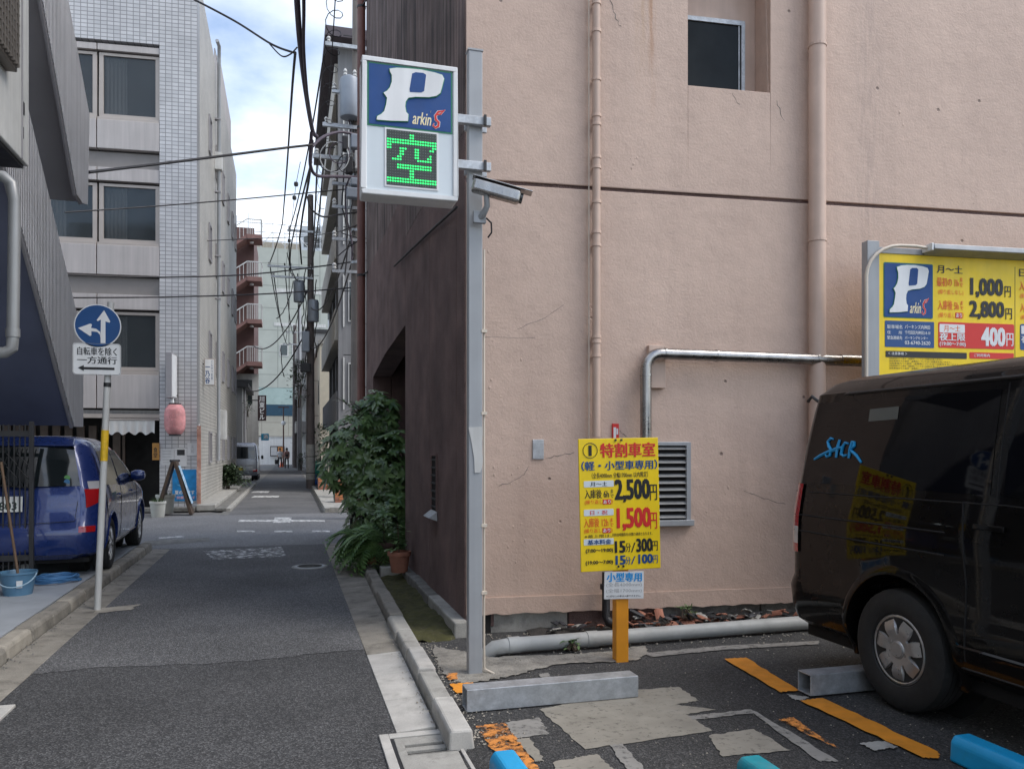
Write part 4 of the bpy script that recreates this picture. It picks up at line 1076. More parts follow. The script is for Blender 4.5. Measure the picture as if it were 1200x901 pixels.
def cut_wells(sh, root, paint, wells, name='body', side=True):
    """closed shell minus the wheel wells"""
    me = sh.mesh().mesh(name, paint, smooth=True, auto=32)
    body = link(name, me)
    W = max(l[1] for l in sh.lv)
    cutters = []
    for (y, z, r) in wells:
        for sg in (-1, 1):
            c = MB().cyl((sg*(W-.26), y, z), (sg*(W+.2), y, z), r, n=40); c.box
            co = link('cutter', c.mesh('cutter', M_black)); cutters.append(co)
            md = body.modifiers.new('cut', 'BOOLEAN'); md.object = co; md.operation = 'DIFFERENCE'; md.solver = 'EXACT'
    dg = bpy.context.evaluated_depsgraph_get(); dg.update()
    new = bpy.data.meshes.new_from_object(body.evaluated_get(dg)); new.name = name
    body.modifiers.clear(); body.data = new
    for p in new.polygons: p.use_smooth = True
    new.set_sharp_from_angle(angle=R(32))
    for c in cutters: bpy.data.objects.remove(c)
    body.parent = root
    return body
def wheel(root, x, y, r, wd, sgn, rimr, style, rimmat):
    wr = bpy.data.objects.new('wheel', None); COL.objects.link(wr); wr.parent = root; wr.location = (x, y, r); wr.empty_display_size = .1
    mx_ = Matrix.Rotation(R(90)*sgn, 4, 'Y')       # local +z becomes outward
    t = [(rimr,-wd*.42),(rimr+.012,-wd*.48),(r-.035,-wd*.5),(r-.008,-wd*.42),(r,-wd*.3),(r,wd*.3),(r-.008,wd*.42),(r-.035,wd*.5),(rimr+.03,wd*.49),(rimr+.004,wd*.44),(rimr,wd*.40)]
    tm = MB().lathe(t, 44, mx_)
    # close inner bore
    tm.build('tyre', M_black, wr, smooth=True)
    tread = MB()
    for k in (-.16, 0, .16): tread.lathe([(r-.001, wd*k-.004),(r+.0008, wd*k-.004),(r+.0008, wd*k+.004),(r-.001, wd*k+.004)], 44, mx_)
    o_ = tread.build('tread_groove', M_void, wr)
    MB().lathe([(0,wd*.10),(rimr,wd*.10)], 32, mx_).build('rim_shade_disc', M_void, wr)  # plain dark disc standing in for the shade seen between the spokes
    cap = MB(); N = style['n']; zc = wd*style.get('z', .46); ri, ro, hub = rimr*style.get('ri', .86), rimr*.995, rimr*style.get('hub', .34)
    def pt(rad, ang, z): return mx_ @ Vector((rad*math.cos(ang), rad*math.sin(ang), z))
    cap.lathe([(ri, zc-.022),(ri, zc-.004),(ri+.012, zc+.004),(ro-.006, zc),(ro, zc-.015)], 48, mx_)
    cap.lathe([(0, zc+.012),(hub*.5, zc+.012),(hub*.55, zc+.006),(hub*.95, zc+.010),(hub, zc-.004),(hub, zc-.02)], 32, mx_)
    hw0, hw1 = style['w0'], style['w1']
    for k in range(N):
        a = 2*math.pi*(k+.5)/N; rows = []
        for q in range(5):
            rad = hub*.9 + (ri+.006-hub*.9)*q/4; hw = hw0 + (hw1-hw0)*(q/4)**1.3
            zz_ = zc + .008 + .012*math.sin(math.pi*q/4) - .012*(q/4)
            rows += [pt(rad, a-hw, zz_-.022), pt(rad, a-hw*.8, zz_), pt(rad, a+hw*.8, zz_), pt(rad, a+hw, zz_-.022)]
        cap.add(rows, [(q*4+j, q*4+j+1, (q+1)*4+j+1, (q+1)*4+j) for q in range(4) for j in range(3)])
    cap.build('rim', rimmat, wr, smooth=True, auto=50)
    MB().lathe([(0,zc+.0155),(hub*.44,zc+.0155),(hub*.48,zc+.0125)], 24, mx_).build('centre_cap', rimmat, wr)
    return wr
def flare(root, sh, sgn, y, z, r, paint, w=.035, a0=-12, a1=192):
    m_ = MB(); n = 28; rows = []
    for k in range(n+1):
        a = R(a0 + (a1-a0)*k/n); c, s_ = math.cos(a), math.sin(a)
        for rad, o in ((r-.004, -.03), (r-.002, .012), (r+w*.5, .014), (r+w, .001)):
            yy, zz_ = y + rad*c, max(z + rad*s_, .22); rows.append((sgn*sh.side(yy, zz_, o), yy, zz_))
    m_.add(rows, [(k*4+j, k*4+j+1, (k+1)*4+j+1, (k+1)*4+j) for k in range(n) for j in range(3)])
    return m_.build('wheel_arch', paint, root, smooth=True)

# ---------------- black van (front faces the camera side, rear to the wall); local y+ is the rear
van = thing('parked_van', 'black high-sided van with blue scrawled sticker parked by the pink wall', 'van', (4.175, 3.77, .018))
vs_ = Shell([(.30,.76,1.02,-3.48,.16,.28),(.34,.81,1.08,-3.56,.17,.30),(.42,.835,1.11,-3.6,.18,.3),(.56,.845,1.12,-3.6,.18,.3),(.60,.842,1.10,-3.6,.17,.3),(.64,.84,1.07,-3.58,.16,.3),(.9,.848,1.06,-3.54,.16,.3),
    (1.02,.846,1.055,-3.48,.16,.3),(1.10,.838,1.05,-3.40,.16,.3),(1.18,.828,1.045,-3.30,.16,.3),(1.5,.79,1.005,-3.0,.15,.28),(1.74,.752,.965,-2.74,.15,.26),(1.83,.735,.945,-2.62,.15,.25),
    (1.855,.73,.945,-2.6,.15,.25),(1.87,.715,.92,-2.58,.15,.25),(1.92,.67,.87,-2.5,.15,.25),(1.96,.58,.77,-2.35,.15,.22),(1.98,.42,.60,-2.0,.15,.2)], bow=.03)
vb = cut_wells(vs_, van, M_vanpaint, [(0, .36, .415), (-2.57, .36, .415)])
for y in (0, -2.57):
    for sg in (-1, 1):
        wheel(van, sg*.735, y, .345, .20, sg, .205, dict(n=7, w0=.44, w1=.27, ri=.86, hub=.46, z=.40), M_wheelsilver)
        flare(van, vs_, sg, y, .36, .415, M_vanpaint, .05, -20, 200)
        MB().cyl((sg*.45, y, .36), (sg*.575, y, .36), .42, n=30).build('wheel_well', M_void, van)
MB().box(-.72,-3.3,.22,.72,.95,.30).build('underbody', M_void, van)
for sg in (-1, 1):
    patch_side(vs_, sg, [(.88,1.27),(-.62,1.26),(-.62,1.79),(.80,1.80)], .003, 16, 8).build('side_glass', M_vanglass, van, smooth=True)
    patch_side(vs_, sg, [(-.70,1.26),(-1.9,1.24),(-1.9,1.79),(-.70,1.79)], .003, 12, 8).build('side_glass', M_vanglass, van, smooth=True)
    patch_side(vs_, sg, [(-2.0,1.24),(-2.95,1.16),(-2.52,1.74),(-2.0,1.78)], .003, 10, 8).build('side_glass', M_vanglass, van, smooth=True)
    seam(vs_, sg, [(1.0,1.205),(-.72,1.215),(-2.95,1.12)], van, .0045)
    seam(vs_, sg, [(.93,1.05),(-.36,1.05)], van, .006); seam(vs_, sg, [(.93,.945),(-.36,.93)], van, .006)
    seam(vs_, sg, [(-.46,1.22),(-.50,.80),(-.48,.40)], van, .005); seam(vs_, sg, [(-1.96,1.8),(-1.96,.40)], van, .004); seam(vs_, sg, [(-.66,1.82),(-.66,1.22)], van, .004)
    seam(vs_, sg, [(.94,1.845),(-2.5,1.845)], van, .011, M_plasticblk, 'roof_gutter', .004)
    seam(vs_, sg, [(.96,1.83),(1.0,1.55),(1.03,1.2)], van, .004)
    seam(vs_, sg, [(-.44,.47),(-2.1,.47)], van, .010, M_vanpaint, 'sill_rib', -.002)
    seam(vs_, sg, [(-.44,.36),(-2.1,.36)], van, .006, M_plasticblk, 'sill_rib', .0)
    # tall tail lamps wrap the rear corner
    tl_ = MB(); rows = []
    for j in range(9):
        z = .80 + .46*j/8
        for i in range(6):
            a = R(1 + 76*i/5); L = vs_.at(z); w, yr, rr = L[1], L[2], L[4]
            x = w - rr + (rr+.012)*math.cos(a); yv = yr - rr + (rr+.012)*math.sin(a) - .03*(x/w)**2
            rows.append((sg*x, yv, z))
    for nm, j0, j1, mm in (('tail_lamp', 3, 8, M_tail), ('reversing_lamp', 1, 3, M_lampclear), ('reflector', 0, 1, M_tail)):
        MB().add(rows, [(j*6+i, j*6+i+1, (j+1)*6+i+1, (j+1)*6+i) for j in range(j0, j1) for i in range(5)]).build(nm, mm, van, smooth=True)
    patch_end(vs_, [(sg*.80,.80),(sg*.45,.80),(sg*.45,.98),(sg*.78,1.0)], False, .006).build('headlight', M_lampclear, van, smooth=True)
    q = vs_.side(-2.75, 1.2); mr_ = MB().box(-.05,-.06,-.12,.05,.06,.12).build('mirror', M_vanpaint, van, bevel=.03); mr_.location = (sg*(q+.12), -2.8, 1.22)
    MB().bar((0,0,0), (-sg*.14,.02,-.05), .03).build('mirror_arm', M_plasticblk, mr_)
    MB().box(-.01,-.09,-.014,.01,.09,.014).build('door_handle', M_vanpaint, van, bevel=.006).location = (sg*vs_.side(-.62, 1.10, .012), -.64, 1.10)
rear_mirror = MB().tube([(-.62,.93,1.80),(-.66,.99,1.86),(-.64,1.06,1.83)], .012, 6).build('rear_view_arm', M_plasticblk, van)
patch_end(vs_, [(-.62,1.22),(.62,1.22),(.56,1.76),(-.56,1.76)], True, .004).build('rear_glass', M_vanglass, van, smooth=True)
patch_end(vs_, [(-.70,1.14),(.70,1.14),(.62,1.78),(-.62,1.78)], False, .004).build('windscreen', M_vanglass, van, smooth=True)
patch_end(vs_, [(-.42,.82),(.42,.82),(.42,.96),(-.42,.96)], False, .006).build('grille', M_plasticblk, van, smooth=True)
MB().box(-.165, -.006, 0, .165, 0, .165).build('number_plate', M_plate_w, van).location = (0, vs_.rear(0, .74, .012), .68)
MB().box(-.165, 0, 0, .165, .006, .165).build('number_plate', M_plate_w, van).location = (0, vs_.front(0, .5, .012), .45)
# blue scrawled lettering on the rear quarter glass
VX = 4.175 - .80
def vsc(px, py):
    p = onX(px, py, 3.385); y, z = p.y - 3.77, p.z - .018
    return Vector((-vs_.side(y, z, .007), y, z))
z3 = lambda x, y: vsc(900 + x/3.217, 400 + y/3.217)
strokes = [[(245,368),(235,365),(226,378),(232,395),(242,408),(240,430),(228,435),(222,425)],
           [(270,370),(266,400),(264,438)], [(246,410),(262,404),(285,398)],
           [(304,385),(292,382),(284,400),(282,425),(292,432),(302,428)],
           [(318,375),(314,405),(312,440)], [(318,378),(326,380),(327,395),(316,410),(340,430),(360,456)],
           [(183,444),(205,430),(235,414),(262,410)]]
for st_ in strokes:
    MB().tube([z3(*p) for p in st_], [.0055 + .0055*math.sin(math.pi*(i+.5)/len(st_)) for i in range(len(st_))], 6).build('sticker_stroke', mat('sticker_blue', (.012,.30,.62), .4, var=0), van)
plate_ = patch_side(vs_, -1, [(.30,1.66),(.06,1.665),(.06,1.74),(.30,1.735)], .006, 4, 2).build('pale_sticker', mat('faded_sticker', (.10,.11,.10), .4, var=.1), van)

# ---------------- blue hatchback on the forecourt: rear towards the camera, so local y+ (rear) turned to -Y
car = thing('parked_car', 'dark blue hatchback parked nose-in behind the iron gate on the forecourt', 'car', (-2.83, 10.25, .112), math.pi + R(2.4))
cs_ = Shell([(.20,.70,.62,-3.28,.22,.4),(.26,.79,.70,-3.36,.24,.45),(.36,.825,.735,-3.4,.26,.5),(.50,.838,.74,-3.4,.26,.5),(.56,.838,.725,-3.38,.26,.5),(.60,.836,.69,-3.36,.26,.5),(.78,.842,.66,-3.28,.26,.55),(.88,.835,.645,-3.1,.26,.6),
    (.95,.822,.63,-2.75,.26,.6),(1.0,.805,.61,-2.45,.26,.55),(1.15,.765,.565,-2.1,.24,.5),(1.3,.72,.51,-1.72,.22,.45),(1.42,.67,.455,-1.42,.20,.42),(1.48,.63,.42,-1.2,.19,.4),(1.53,.56,.36,-.95,.18,.35),(1.555,.42,.24,-.6,.16,.25)], bow=.07)
cut_wells(cs_, car, M_carblue, [(0, .33, .345), (-2.5, .33, .345)])
for y in (0, -2.5):
    for sg in (-1, 1):
        wheel(car, sg*.735, y, .305, .185, sg, .205, dict(n=9, w0=.17, w1=.13, ri=.90, hub=.26, z=.42), M_wheelsilver)
        flare(car, cs_, sg, y, .33, .345, M_carblue, .02, -15, 195)
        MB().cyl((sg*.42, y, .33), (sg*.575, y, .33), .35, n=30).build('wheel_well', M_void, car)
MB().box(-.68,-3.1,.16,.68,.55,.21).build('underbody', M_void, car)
patch_end(cs_, [(-.60,1.0),(.60,1.0),(.51,1.43),(-.51,1.43)], True, .005).build('rear_glass', M_carglass, car, smooth=True)
patch_end(cs_, [(-.58,1.05),(.58,1.05),(.46,1.45),(-.46,1.45)], False, .005).build('windscreen', M_carglass, car, smooth=True)
for sg in (-1, 1):
    patch_side(cs_, sg, [(.30,1.0),(-.62,.98),(-.58,1.41),(.20,1.38)], .004, 12, 6).build('side_glass', M_carglass, car, smooth=True)
    patch_side(cs_, sg, [(-.70,.98),(-1.95,.97),(-1.30,1.38),(-.66,1.41)], .004, 12, 6).build('side_glass', M_carglass, car, smooth=True)
    seam(cs_, sg, [(-.66,1.42),(-.64,.95),(-.62,.5),(-.60,.34)], car, .004); seam(cs_, sg, [(.36,1.36),(.42,1.0),(.36,.72),(.3,.62)], car, .004); seam(cs_, sg, [(-1.98,.96),(-2.02,.7),(-1.98,.34)], car, .004)
    seam(cs_, sg, [(-.42,.30),(-2.1,.30)], car, .012, M_carblue, 'sill_rib', .002)
    for y in (-.5, -1.5): MB().box(-.012,-.08,-.012,.012,.08,.012).build('door_handle', M_carblue, car, bevel=.006).location = (sg*cs_.side(y, .86, .014), y, .86)
    # rear lamp clusters
    for nm, z0, z1, mm, a0, a1 in (('tail_lamp', .76, .965, M_tail, 15, 72), ('turn_lamp', .965, 1.05, M_lampclear, 15, 62), ('reflector', .50, .565, M_tail, 48, 84)):
        rows = []; J = 5; I = 7
        for j in range(J+1):
            for i in range(I+1):
                zlo = z0 + (z1-z0)*(.62*(1-i/I)**1.2 if nm == 'tail_lamp' else 0); z = zlo + (z1-zlo)*j/J
                a = R(a0 + (a1-a0)*i/I); L = cs_.at(z); w, yr, rr = L[1], L[2], L[4]
                x = w - rr + (rr+.007)*math.cos(a); yv = yr - rr + (rr+.007)*math.sin(a) - .07*(x/w)**2
                rows.append((sg*x, yv, z))
        MB().add(rows, [(j*(I+1)+i, j*(I+1)+i+1, (j+1)*(I+1)+i+1, (j+1)*(I+1)+i) for j in range(J) for i in range(I)]).build(nm, mm, car, smooth=True)
    mr_ = MB().lathe([(0,-.10),(.05,-.085),(.075,-.03),(.075,.03),(.05,.085),(0,.10)], 16, Matrix.Rotation(R(90), 4, 'Y') @ Matrix.Diagonal((1,.8,1,1))).build('mirror', M_carblue, car, smooth=True)
    mr_.location = (sg*(cs_.side(-1.75, 1.02)+.09), -1.72, 1.05)
    MB().bar((0,0,-.04), (-sg*.10,-.03,-.08), .03).build('mirror_arm', M_plasticblk, mr_)
    patch_end(cs_, [(sg*.76,.66),(sg*.50,.66),(sg*.48,.80),(sg*.74,.84)], False, .006).build('headlight', M_lampclear, car, smooth=True)
pl_ = MB().box(-.165, 0, 0, .165, .008, .165).build('number_plate', M_plate_w, car); pl_.location = (.10, cs_.rear(.1, .80, .014), .735); pl_.rotation_euler = (R(6), 0, 0)
tm_ = text(pl_, '8803', -.11, .02, .22, .085, mat('plate_green', (.02,.05,.04), .5, var=0), -.001, .03); tm_.rotation_euler = (0,0,math.pi); tm_.location = (0,.008,0)
MB().bar((.30, cs_.rear(.3, 1.03, .02), 1.03), (-.18, cs_.rear(-.18, 1.0, .025), .985), .016, .016).build('wiper', M_plasticblk, car)
sp_ = MB(); sp_.add([(-.52,.47,1.455),(.52,.47,1.455),(.50,.30,1.53),(-.50,.30,1.53),(-.52,.46,1.435),(.52,.46,1.435),(.5,.3,1.5),(-.5,.3,1.5)], [(0,1,2,3),(7,6,5,4),(0,4,5,1),(1,5,6,2),(3,2,6,7),(0,3,7,4)])
sp_.build('roof_spoiler', M_carblue, car, bevel=.012)
pts = [(-.30, .73), (-.28, .66), (.42, .66), (.44, .95)]
MB().tube([(x, cs_.rear(x, z, .001), z) for x, z in [(-.60,1.0),(-.58,.80),(-.56,.62),(0,.60),(.56,.62),(.58,.80),(.60,1.0)]], .004, 5).build('hatch_seam', M_plasticblk, car)
for zz_, cc_ in ((1.09, (.12,.32,.10)), (1.045, (.05,.18,.36))):
    MB().cyl((-.47, cs_.rear(-.47, zz_, .006), zz_), (-.47, cs_.rear(-.47, zz_, .009), zz_), .03, n=16).build('window_sticker', mat('sticker_%d' % int(zz_*1000), cc_, .5, var=.2, vscale=40), car)

# ---------------- silver van up the street
q = gp(290, 562)
van2 = thing('parked_van', 'small silver van with yellow plate parked far up the alley', 'van', (-2.2, 42.6, 0), math.pi)
k2 = Shell([(.25,.66,.62,-2.65,.1,.2),(.34,.72,.68,-2.7,.1,.22),(.5,.735,.69,-2.72,.1,.22),(.9,.735,.67,-2.7,.1,.22),(1.05,.725,.655,-2.55,.1,.22),(1.5,.69,.60,-2.2,.1,.2),(1.76,.655,.56,-1.95,.1,.2),(1.84,.61,.52,-1.85,.1,.2),(1.90,.5,.42,-1.7,.1,.18)], bow=.02)
cut_wells(k2, van2, M_silver, [(0, .30, .33), (-2.0, .30, .33)])
for y in (0, -2.0):
    for sg in (-1, 1):
        wheel(van2, sg*.64, y, .285, .16, sg, .17, dict(n=6, w0=.3, w1=.2, ri=.85, hub=.4, z=.42), M_wheelsilver)
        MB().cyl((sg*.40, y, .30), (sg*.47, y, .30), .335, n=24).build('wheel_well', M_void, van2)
patch_end(k2, [(-.60,1.10),(.60,1.10),(.56,1.70),(-.56,1.70)], True, .004).build('rear_glass', M_carglass, van2, smooth=True)
patch_end(k2, [(-.60,1.10),(.60,1.10),(.54,1.70),(-.54,1.70)], False, .004).build('windscreen', M_carglass, van2, smooth=True)
MB().box(-.165, 0, 0, .165, .01, .165).build('number_plate', M_plate_y, van2).location = (.15, k2.rear(0, .6, .01), .5)
MB().box(-.60, 0, 0, .60, .012, .05).build('chrome_strip', M_lampclear, van2).location = (0, k2.rear(0, .78, .004), .74)
for sg in (-1, 1):
    patch_side(k2, sg, [(.45,1.12),(-.8,1.10),(-.8,1.70),(.40,1.70)], .004).build('side_glass', M_carglass, van2, smooth=True)
    patch_side(k2, sg, [(-.88,1.10),(-2.1,1.08),(-1.8,1.66),(-.88,1.70)], .004).build('side_glass', M_carglass, van2, smooth=True)
    patch_end(k2, [(sg*.70,.44),(sg*.48,.44),(sg*.48,.56),(sg*.70,.56)], True, .008).build('tail_lamp', M_tail, van2, smooth=True)
    MB().box(-.06,-.04,-.1,.06,.04,.1).build('mirror', M_plasticblk, van2, bevel=.02).location = (sg*.84, -2.25, 1.15)

# ================================================================== LEFT: STAIR BUILDING
def ribbed(name, col, rough=.6, per=.052, var=.08):
    m = mat(name, col, rough, var=var, vscale=2, streak=.12); t, b = nodes_of(m); L = t.links.new
    co = t.nodes.new('ShaderNodeTexCoord'); sp = t.nodes.new('ShaderNodeSeparateXYZ'); L(co.outputs['Object'], sp.inputs[0])
    ad = t.nodes.new('ShaderNodeMath'); ad.operation = 'ADD'; L(sp.outputs['X'], ad.inputs[0]); L(sp.outputs['Y'], ad.inputs[1])
    ml = t.nodes.new('ShaderNodeMath'); ml.operation = 'MULTIPLY'; ml.inputs[1].default_value = 2*math.pi/per; L(ad.outputs[0], ml.inputs[0])
    sn = t.nodes.new('ShaderNodeMath'); sn.operation = 'SINE'; L(ml.outputs[0], sn.inputs[0])
    nz = t.nodes.new('ShaderNodeTexNoise'); nz.inputs['Scale'].default_value = 60; L(co.outputs['Object'], nz.inputs['Vector'])
    sm = t.nodes.new('ShaderNodeMath'); sm.operation = 'MULTIPLY_ADD'; sm.inputs[1].default_value = .8; L(nz.outputs['Fac'], sm.inputs[0]); L(sn.outputs[0], sm.inputs[2])
    bp = t.nodes.new('ShaderNodeBump'); bp.inputs['Strength'].default_value = 1.0; bp.inputs['Distance'].default_value = .02; L(sm.outputs[0], bp.inputs['Height']); L(bp.outputs[0], b.inputs['Normal'])
    return m
M_rib = ribbed('ribbed_grey_render', (.70,.69,.70))
M_soffit = mat('grey_soffit', (.27,.26,.265), .7, var=.12, vscale=1.5)
M_navy = mat('navy_soffit', (.115,.13,.195), .5, var=.15, vscale=1.5)
M_trim = mat('trim_grey', (.30,.29,.30), .5, var=.1)
M_bronze = mat('bronze_grille', (.17,.15,.13), .45, .4, var=.1)
SXP = -2.42
def sp_(px, py): p = onX(px, py, SXP); return (p.y, p.z)
sb = thing('stair_building', 'grey ribbed building with slanting outside staircase over the forecourt', 'building', (0,0,0))
def parapet(top, bot, tipz, soff, thick=.05, deep=1.35, lipm=M_trim):
    """a stair balustrade on the street side, sloping down away from us, with the flight's soffit behind it"""
    out = top + bot[::-1]
    MB().prism([(SXP, y, z) for y, z in out], (-thick, 0, 0)).build('stair_parapet', M_rib, sb)
    a, b = bot[0], bot[-1]
    MB().add([(SXP-.005,a[0],a[1]+.006),(SXP-deep,a[0],a[1]+.006),(SXP-deep,b[0],b[1]+.006),(SXP-.005,b[0],b[1]+.006),(SXP-.005,a[0],a[1]+.20),(SXP-deep,a[0],a[1]+.20),(SXP-deep,b[0],b[1]+.20),(SXP-.005,b[0],b[1]+.20)] if False else
             [(SXP-thick-.001,a[0],a[1]+.012),(SXP-deep,a[0],a[1]+.012),(SXP-deep,b[0],b[1]+.012),(SXP-thick-.001,b[0],b[1]+.012),(SXP-thick-.001,a[0],a[1]+.22),(SXP-deep,a[0],a[1]+.22),(SXP-deep,b[0],b[1]+.22),(SXP-thick-.001,b[0],b[1]+.22)],
             [(0,3,2,1),(4,5,6,7),(0,1,5,4),(1,2,6,5),(2,3,7,6),(3,0,4,7)]).build('stair_soffit', soff, sb)
    MB().tube([(SXP-.06, y, z+.012) for y, z in top], .035, 6).build('coping', lipm, sb)
    MB().tube([(SXP-.03, y, z-.004) for y, z in bot], .022, 6).build('drip_edge', lipm, sb)
def ext(p, q, y):   # extend line p->q back to station y
    t = (y - p[0]) / (q[0] - p[0]); return (y, p[1] + (q[1]-p[1])*t)
# lower flight
t0, t1, t2 = sp_(60, 240), sp_(98, 400), sp_(97.5, 500); b0, b1 = sp_(45, 341), sp_(87, 500)
parapet([ext(t0, t1, 7.6), t0, t1, t2], [ext(b0, b1, 7.6), b0, b1], 0, M_navy)
# upper flight
t0, t1, t2 = sp_(80, 0), sp_(105, 135), sp_(103, 240); b0, b1 = sp_(50, 0), sp_(90, 228)
parapet([ext(t0, t1, 7.6), t0, t1, t2], [ext(b0, b1, 7.6), b0, b1, ((b1[0]+t2[0])/2, b1[1]-.02)], 0, M_soffit)
# landing between flights and building mass
MB().box(-9, 12.4, 3.0, SXP-.9, 12.9, 9.5).build('end_wall', M_rib, sb)
MB().box(-9, -11, 2.6, -3.78, 12.35, 9.5).build('upper_block', M_rib, sb)
MB().box(-9, -11, 0, -5.6, 12.35, 2.59).build('garage_wall', M_conc_dark, sb)
for y in (-3.0, 3.2, 12.1): MB().box(-4.1, y, .11, -3.8, y+.28, 2.595).build('column', M_conc, sb, bevel=.01)
# projecting white panel box and louvre cabinet high on the street side
XP = -2.05
e = onX(34, 196, XP)
pnl = MB().box(XP-.75, 3.2, e.z, XP, e.y, e.z+2.2).build('panel_box', M_offwhite, sb, bevel=.01)
MB().box(XP-.70, 3.3, e.z-.03, XP-.03, e.y-.04, e.z-.002).build('panel_underside', M_dark, pnl)
MB().box(XP+.001, e.y-.20, e.z, XP+.012, e.y-.19, e.z+2.2).build('panel_seam', M_trim, pnl)
for (px_, py_, s_) in ((27,127,.05), (26,155,.045)):
    q_ = onX(px_, py_, XP); MB().box(XP+.0005, q_.y-s_*.5, q_.z-s_, XP+.006, q_.y+s_*.5, q_.z+s_).build('panel_mark', M_dark, pnl)
XG = -1.95; e2 = onX(24, 86, XG)
gr = MB().box(XP+.001, 3.0, e2.z, XG-.02, e2.y, e2.z+1.6).build('louvre_cabinet', M_bronze, sb, bevel=.006)
for k in range(15):
    z_ = e2.z + .04 + .075*k; MB().box(XG-.019, 3.05, z_, XG, e2.y-.01, z_+.018).build('louvre_slat', M_bronze, gr)
k = 0; yy = e2.y - .04
while yy > 3.6 and k < 26: MB().box(XG-.0195, yy-.012, e2.z+.02, XG+.006, yy, e2.z+1.15).build('louvre_bar', M_bronze, gr); yy -= .06; k += 1
# white downpipe with swan necks
YD = 6.4
dp = [onY(px_, py_, YD) for px_, py_ in ((-8,205), (4,207), (14,216), (17,235), (16,330), (15,395), (14,408), (6,413), (-10,413))]
MB().tube([(p.x, p.y, p.z) for p in dp], .040, 14).build('downpipe', M_pipe_grey, sb, smooth=True)
MB().cyl((dp[5].x, YD, dp[5].z), (dp[5].x, YD, dp[5].z+.06), .046, n=14).build('pipe_socket', M_pipe_grey, sb, smooth=True)

# ================================================================== FORECOURT THINGS
# folding iron gate
gt = thing('iron_gate', 'dark grey iron gate with lattice standing before the blue car', 'gate', (0,0,0))
GY = 9.55; ga = onY(37, 500, GY); gz1 = onY(20, 497, GY).z; M_gate = mat('gate_grey', (.05,.05,.052), .5, .3, var=.15)
gx1 = ga.x; gx0 = gx1 - 1.5
for x_ in (gx1, gx1-.33, gx1-.78, gx1-1.2): MB().box(x_-.022, GY-.02, .12, x_+.022, GY+.02, gz1+.03).build('gate_post', M_gate, gt, bevel=.004)
for z_ in (gz1-.10, .36): MB().box(gx0, GY-.012, z_-.03, gx1-.023, GY+.012, z_+.03).build('gate_rail', M_gate, gt)
k = 0; x_ = gx1 - .065
while x_ > gx0:
    MB().box(x_-.006, GY+.013, .15, x_+.006, GY+.025, gz1).build('gate_bar', M_gate, gt); x_ -= .052
for z_ in (gz1-.38, gz1-.52):
    n_ = 14
    for i in range(n_):
        xa = gx1-.03-.1*i; MB().bar((xa, GY-.022, z_-.05), (xa-.1, GY-.022, z_+.07), .014, .004).build('lattice_strip', M_gate, gt)
# bucket with mop, bottle, hose
q = gp(21, 696, .112)
bk = thing('bucket', 'light blue plastic bucket holding a mop on the forecourt', 'bucket', (q.x, q.y, .112))
M_bkt = mat('bucket_blue', (.10,.22,.34), .45, var=.1, vscale=6, dirt=.2, dirtcol=(.2,.25,.3))
MB().lathe([(0,.004),(.118,.004),(.122,0),(.155,.20),(.168,.205),(.168,.222),(.158,.222),(.15,.21),(.118,.012),(0,.012)], 28).build('tub', M_bkt, bk, smooth=True)
MB().tube([(-.168*math.cos(R(a)), -.02 - .145*math.sin(R(a)), .205 - .115*math.sin(R(a))) for a in range(0, 181, 15)], .006, 6).build('handle', mat('bucket_handle', (.35,.5,.6), .4, var=0), bk, smooth=True)
MB().add([(.03,-.150,.08),(.075,-.133,.08),(.08,-.142,.15),(.032,-.159,.15)], [(0,1,2,3)]).build('maker_label', M_white, bk)
mo = thing('mop', 'wooden handled mop leaning in the blue bucket against the gate', 'mop', (q.x, q.y, .14))
MB().tube([(.02,0,.02), (-.18,.12,1.25)], .013, 8).build('handle', mat('mop_wood', (.16,.10,.06), .7, var=.2), mo, smooth=True)
hd_ = MB(); rnd = random.Random(2)
for k in range(24):
    a = rnd.uniform(0, 6.28); hd_.tube([(.02,0,.09), (.02+.06*math.cos(a), .06*math.sin(a), .06), (.02+.09*math.cos(a), .09*math.sin(a), .0)], .008, 5)
h_ = hd_.build('mop_head', M_conc_dark, mo); h_['kind'] = 'stuff'
q = gp(29, 672, .112)
bo = thing('bottle', 'white plastic bottle standing behind the blue bucket', 'bottle', (q.x, q.y, .112))
MB().lathe([(0,0),(.052,0),(.055,.01),(.055,.14),(.04,.175),(.02,.185)], 18).build('body', M_white, bo, smooth=True)
MB().lathe([(.02,.185),(.026,.187),(.026,.22),(0,.222)], 14).build('cap', M_offwhite, bo)
q = gp(66, 682, .112)
hs = thing('garden_hose', 'coiled blue garden hose lying on the forecourt', 'hose', (q.x, q.y, .112))
pts = []
for i in range(160):
    a = i*.16; rr_ = .20 + .02*math.sin(i*.31); pts.append((rr_*math.cos(a)*1.05 + .01*math.sin(i*.7), rr_*math.sin(a), .012 + .0016*i*.25 + .004*math.sin(i*1.1)))
MB().tube(pts, .0105, 7).build('coil', mat('hose_blue', (.07,.20,.40), .4, var=.1), hs, smooth=True)
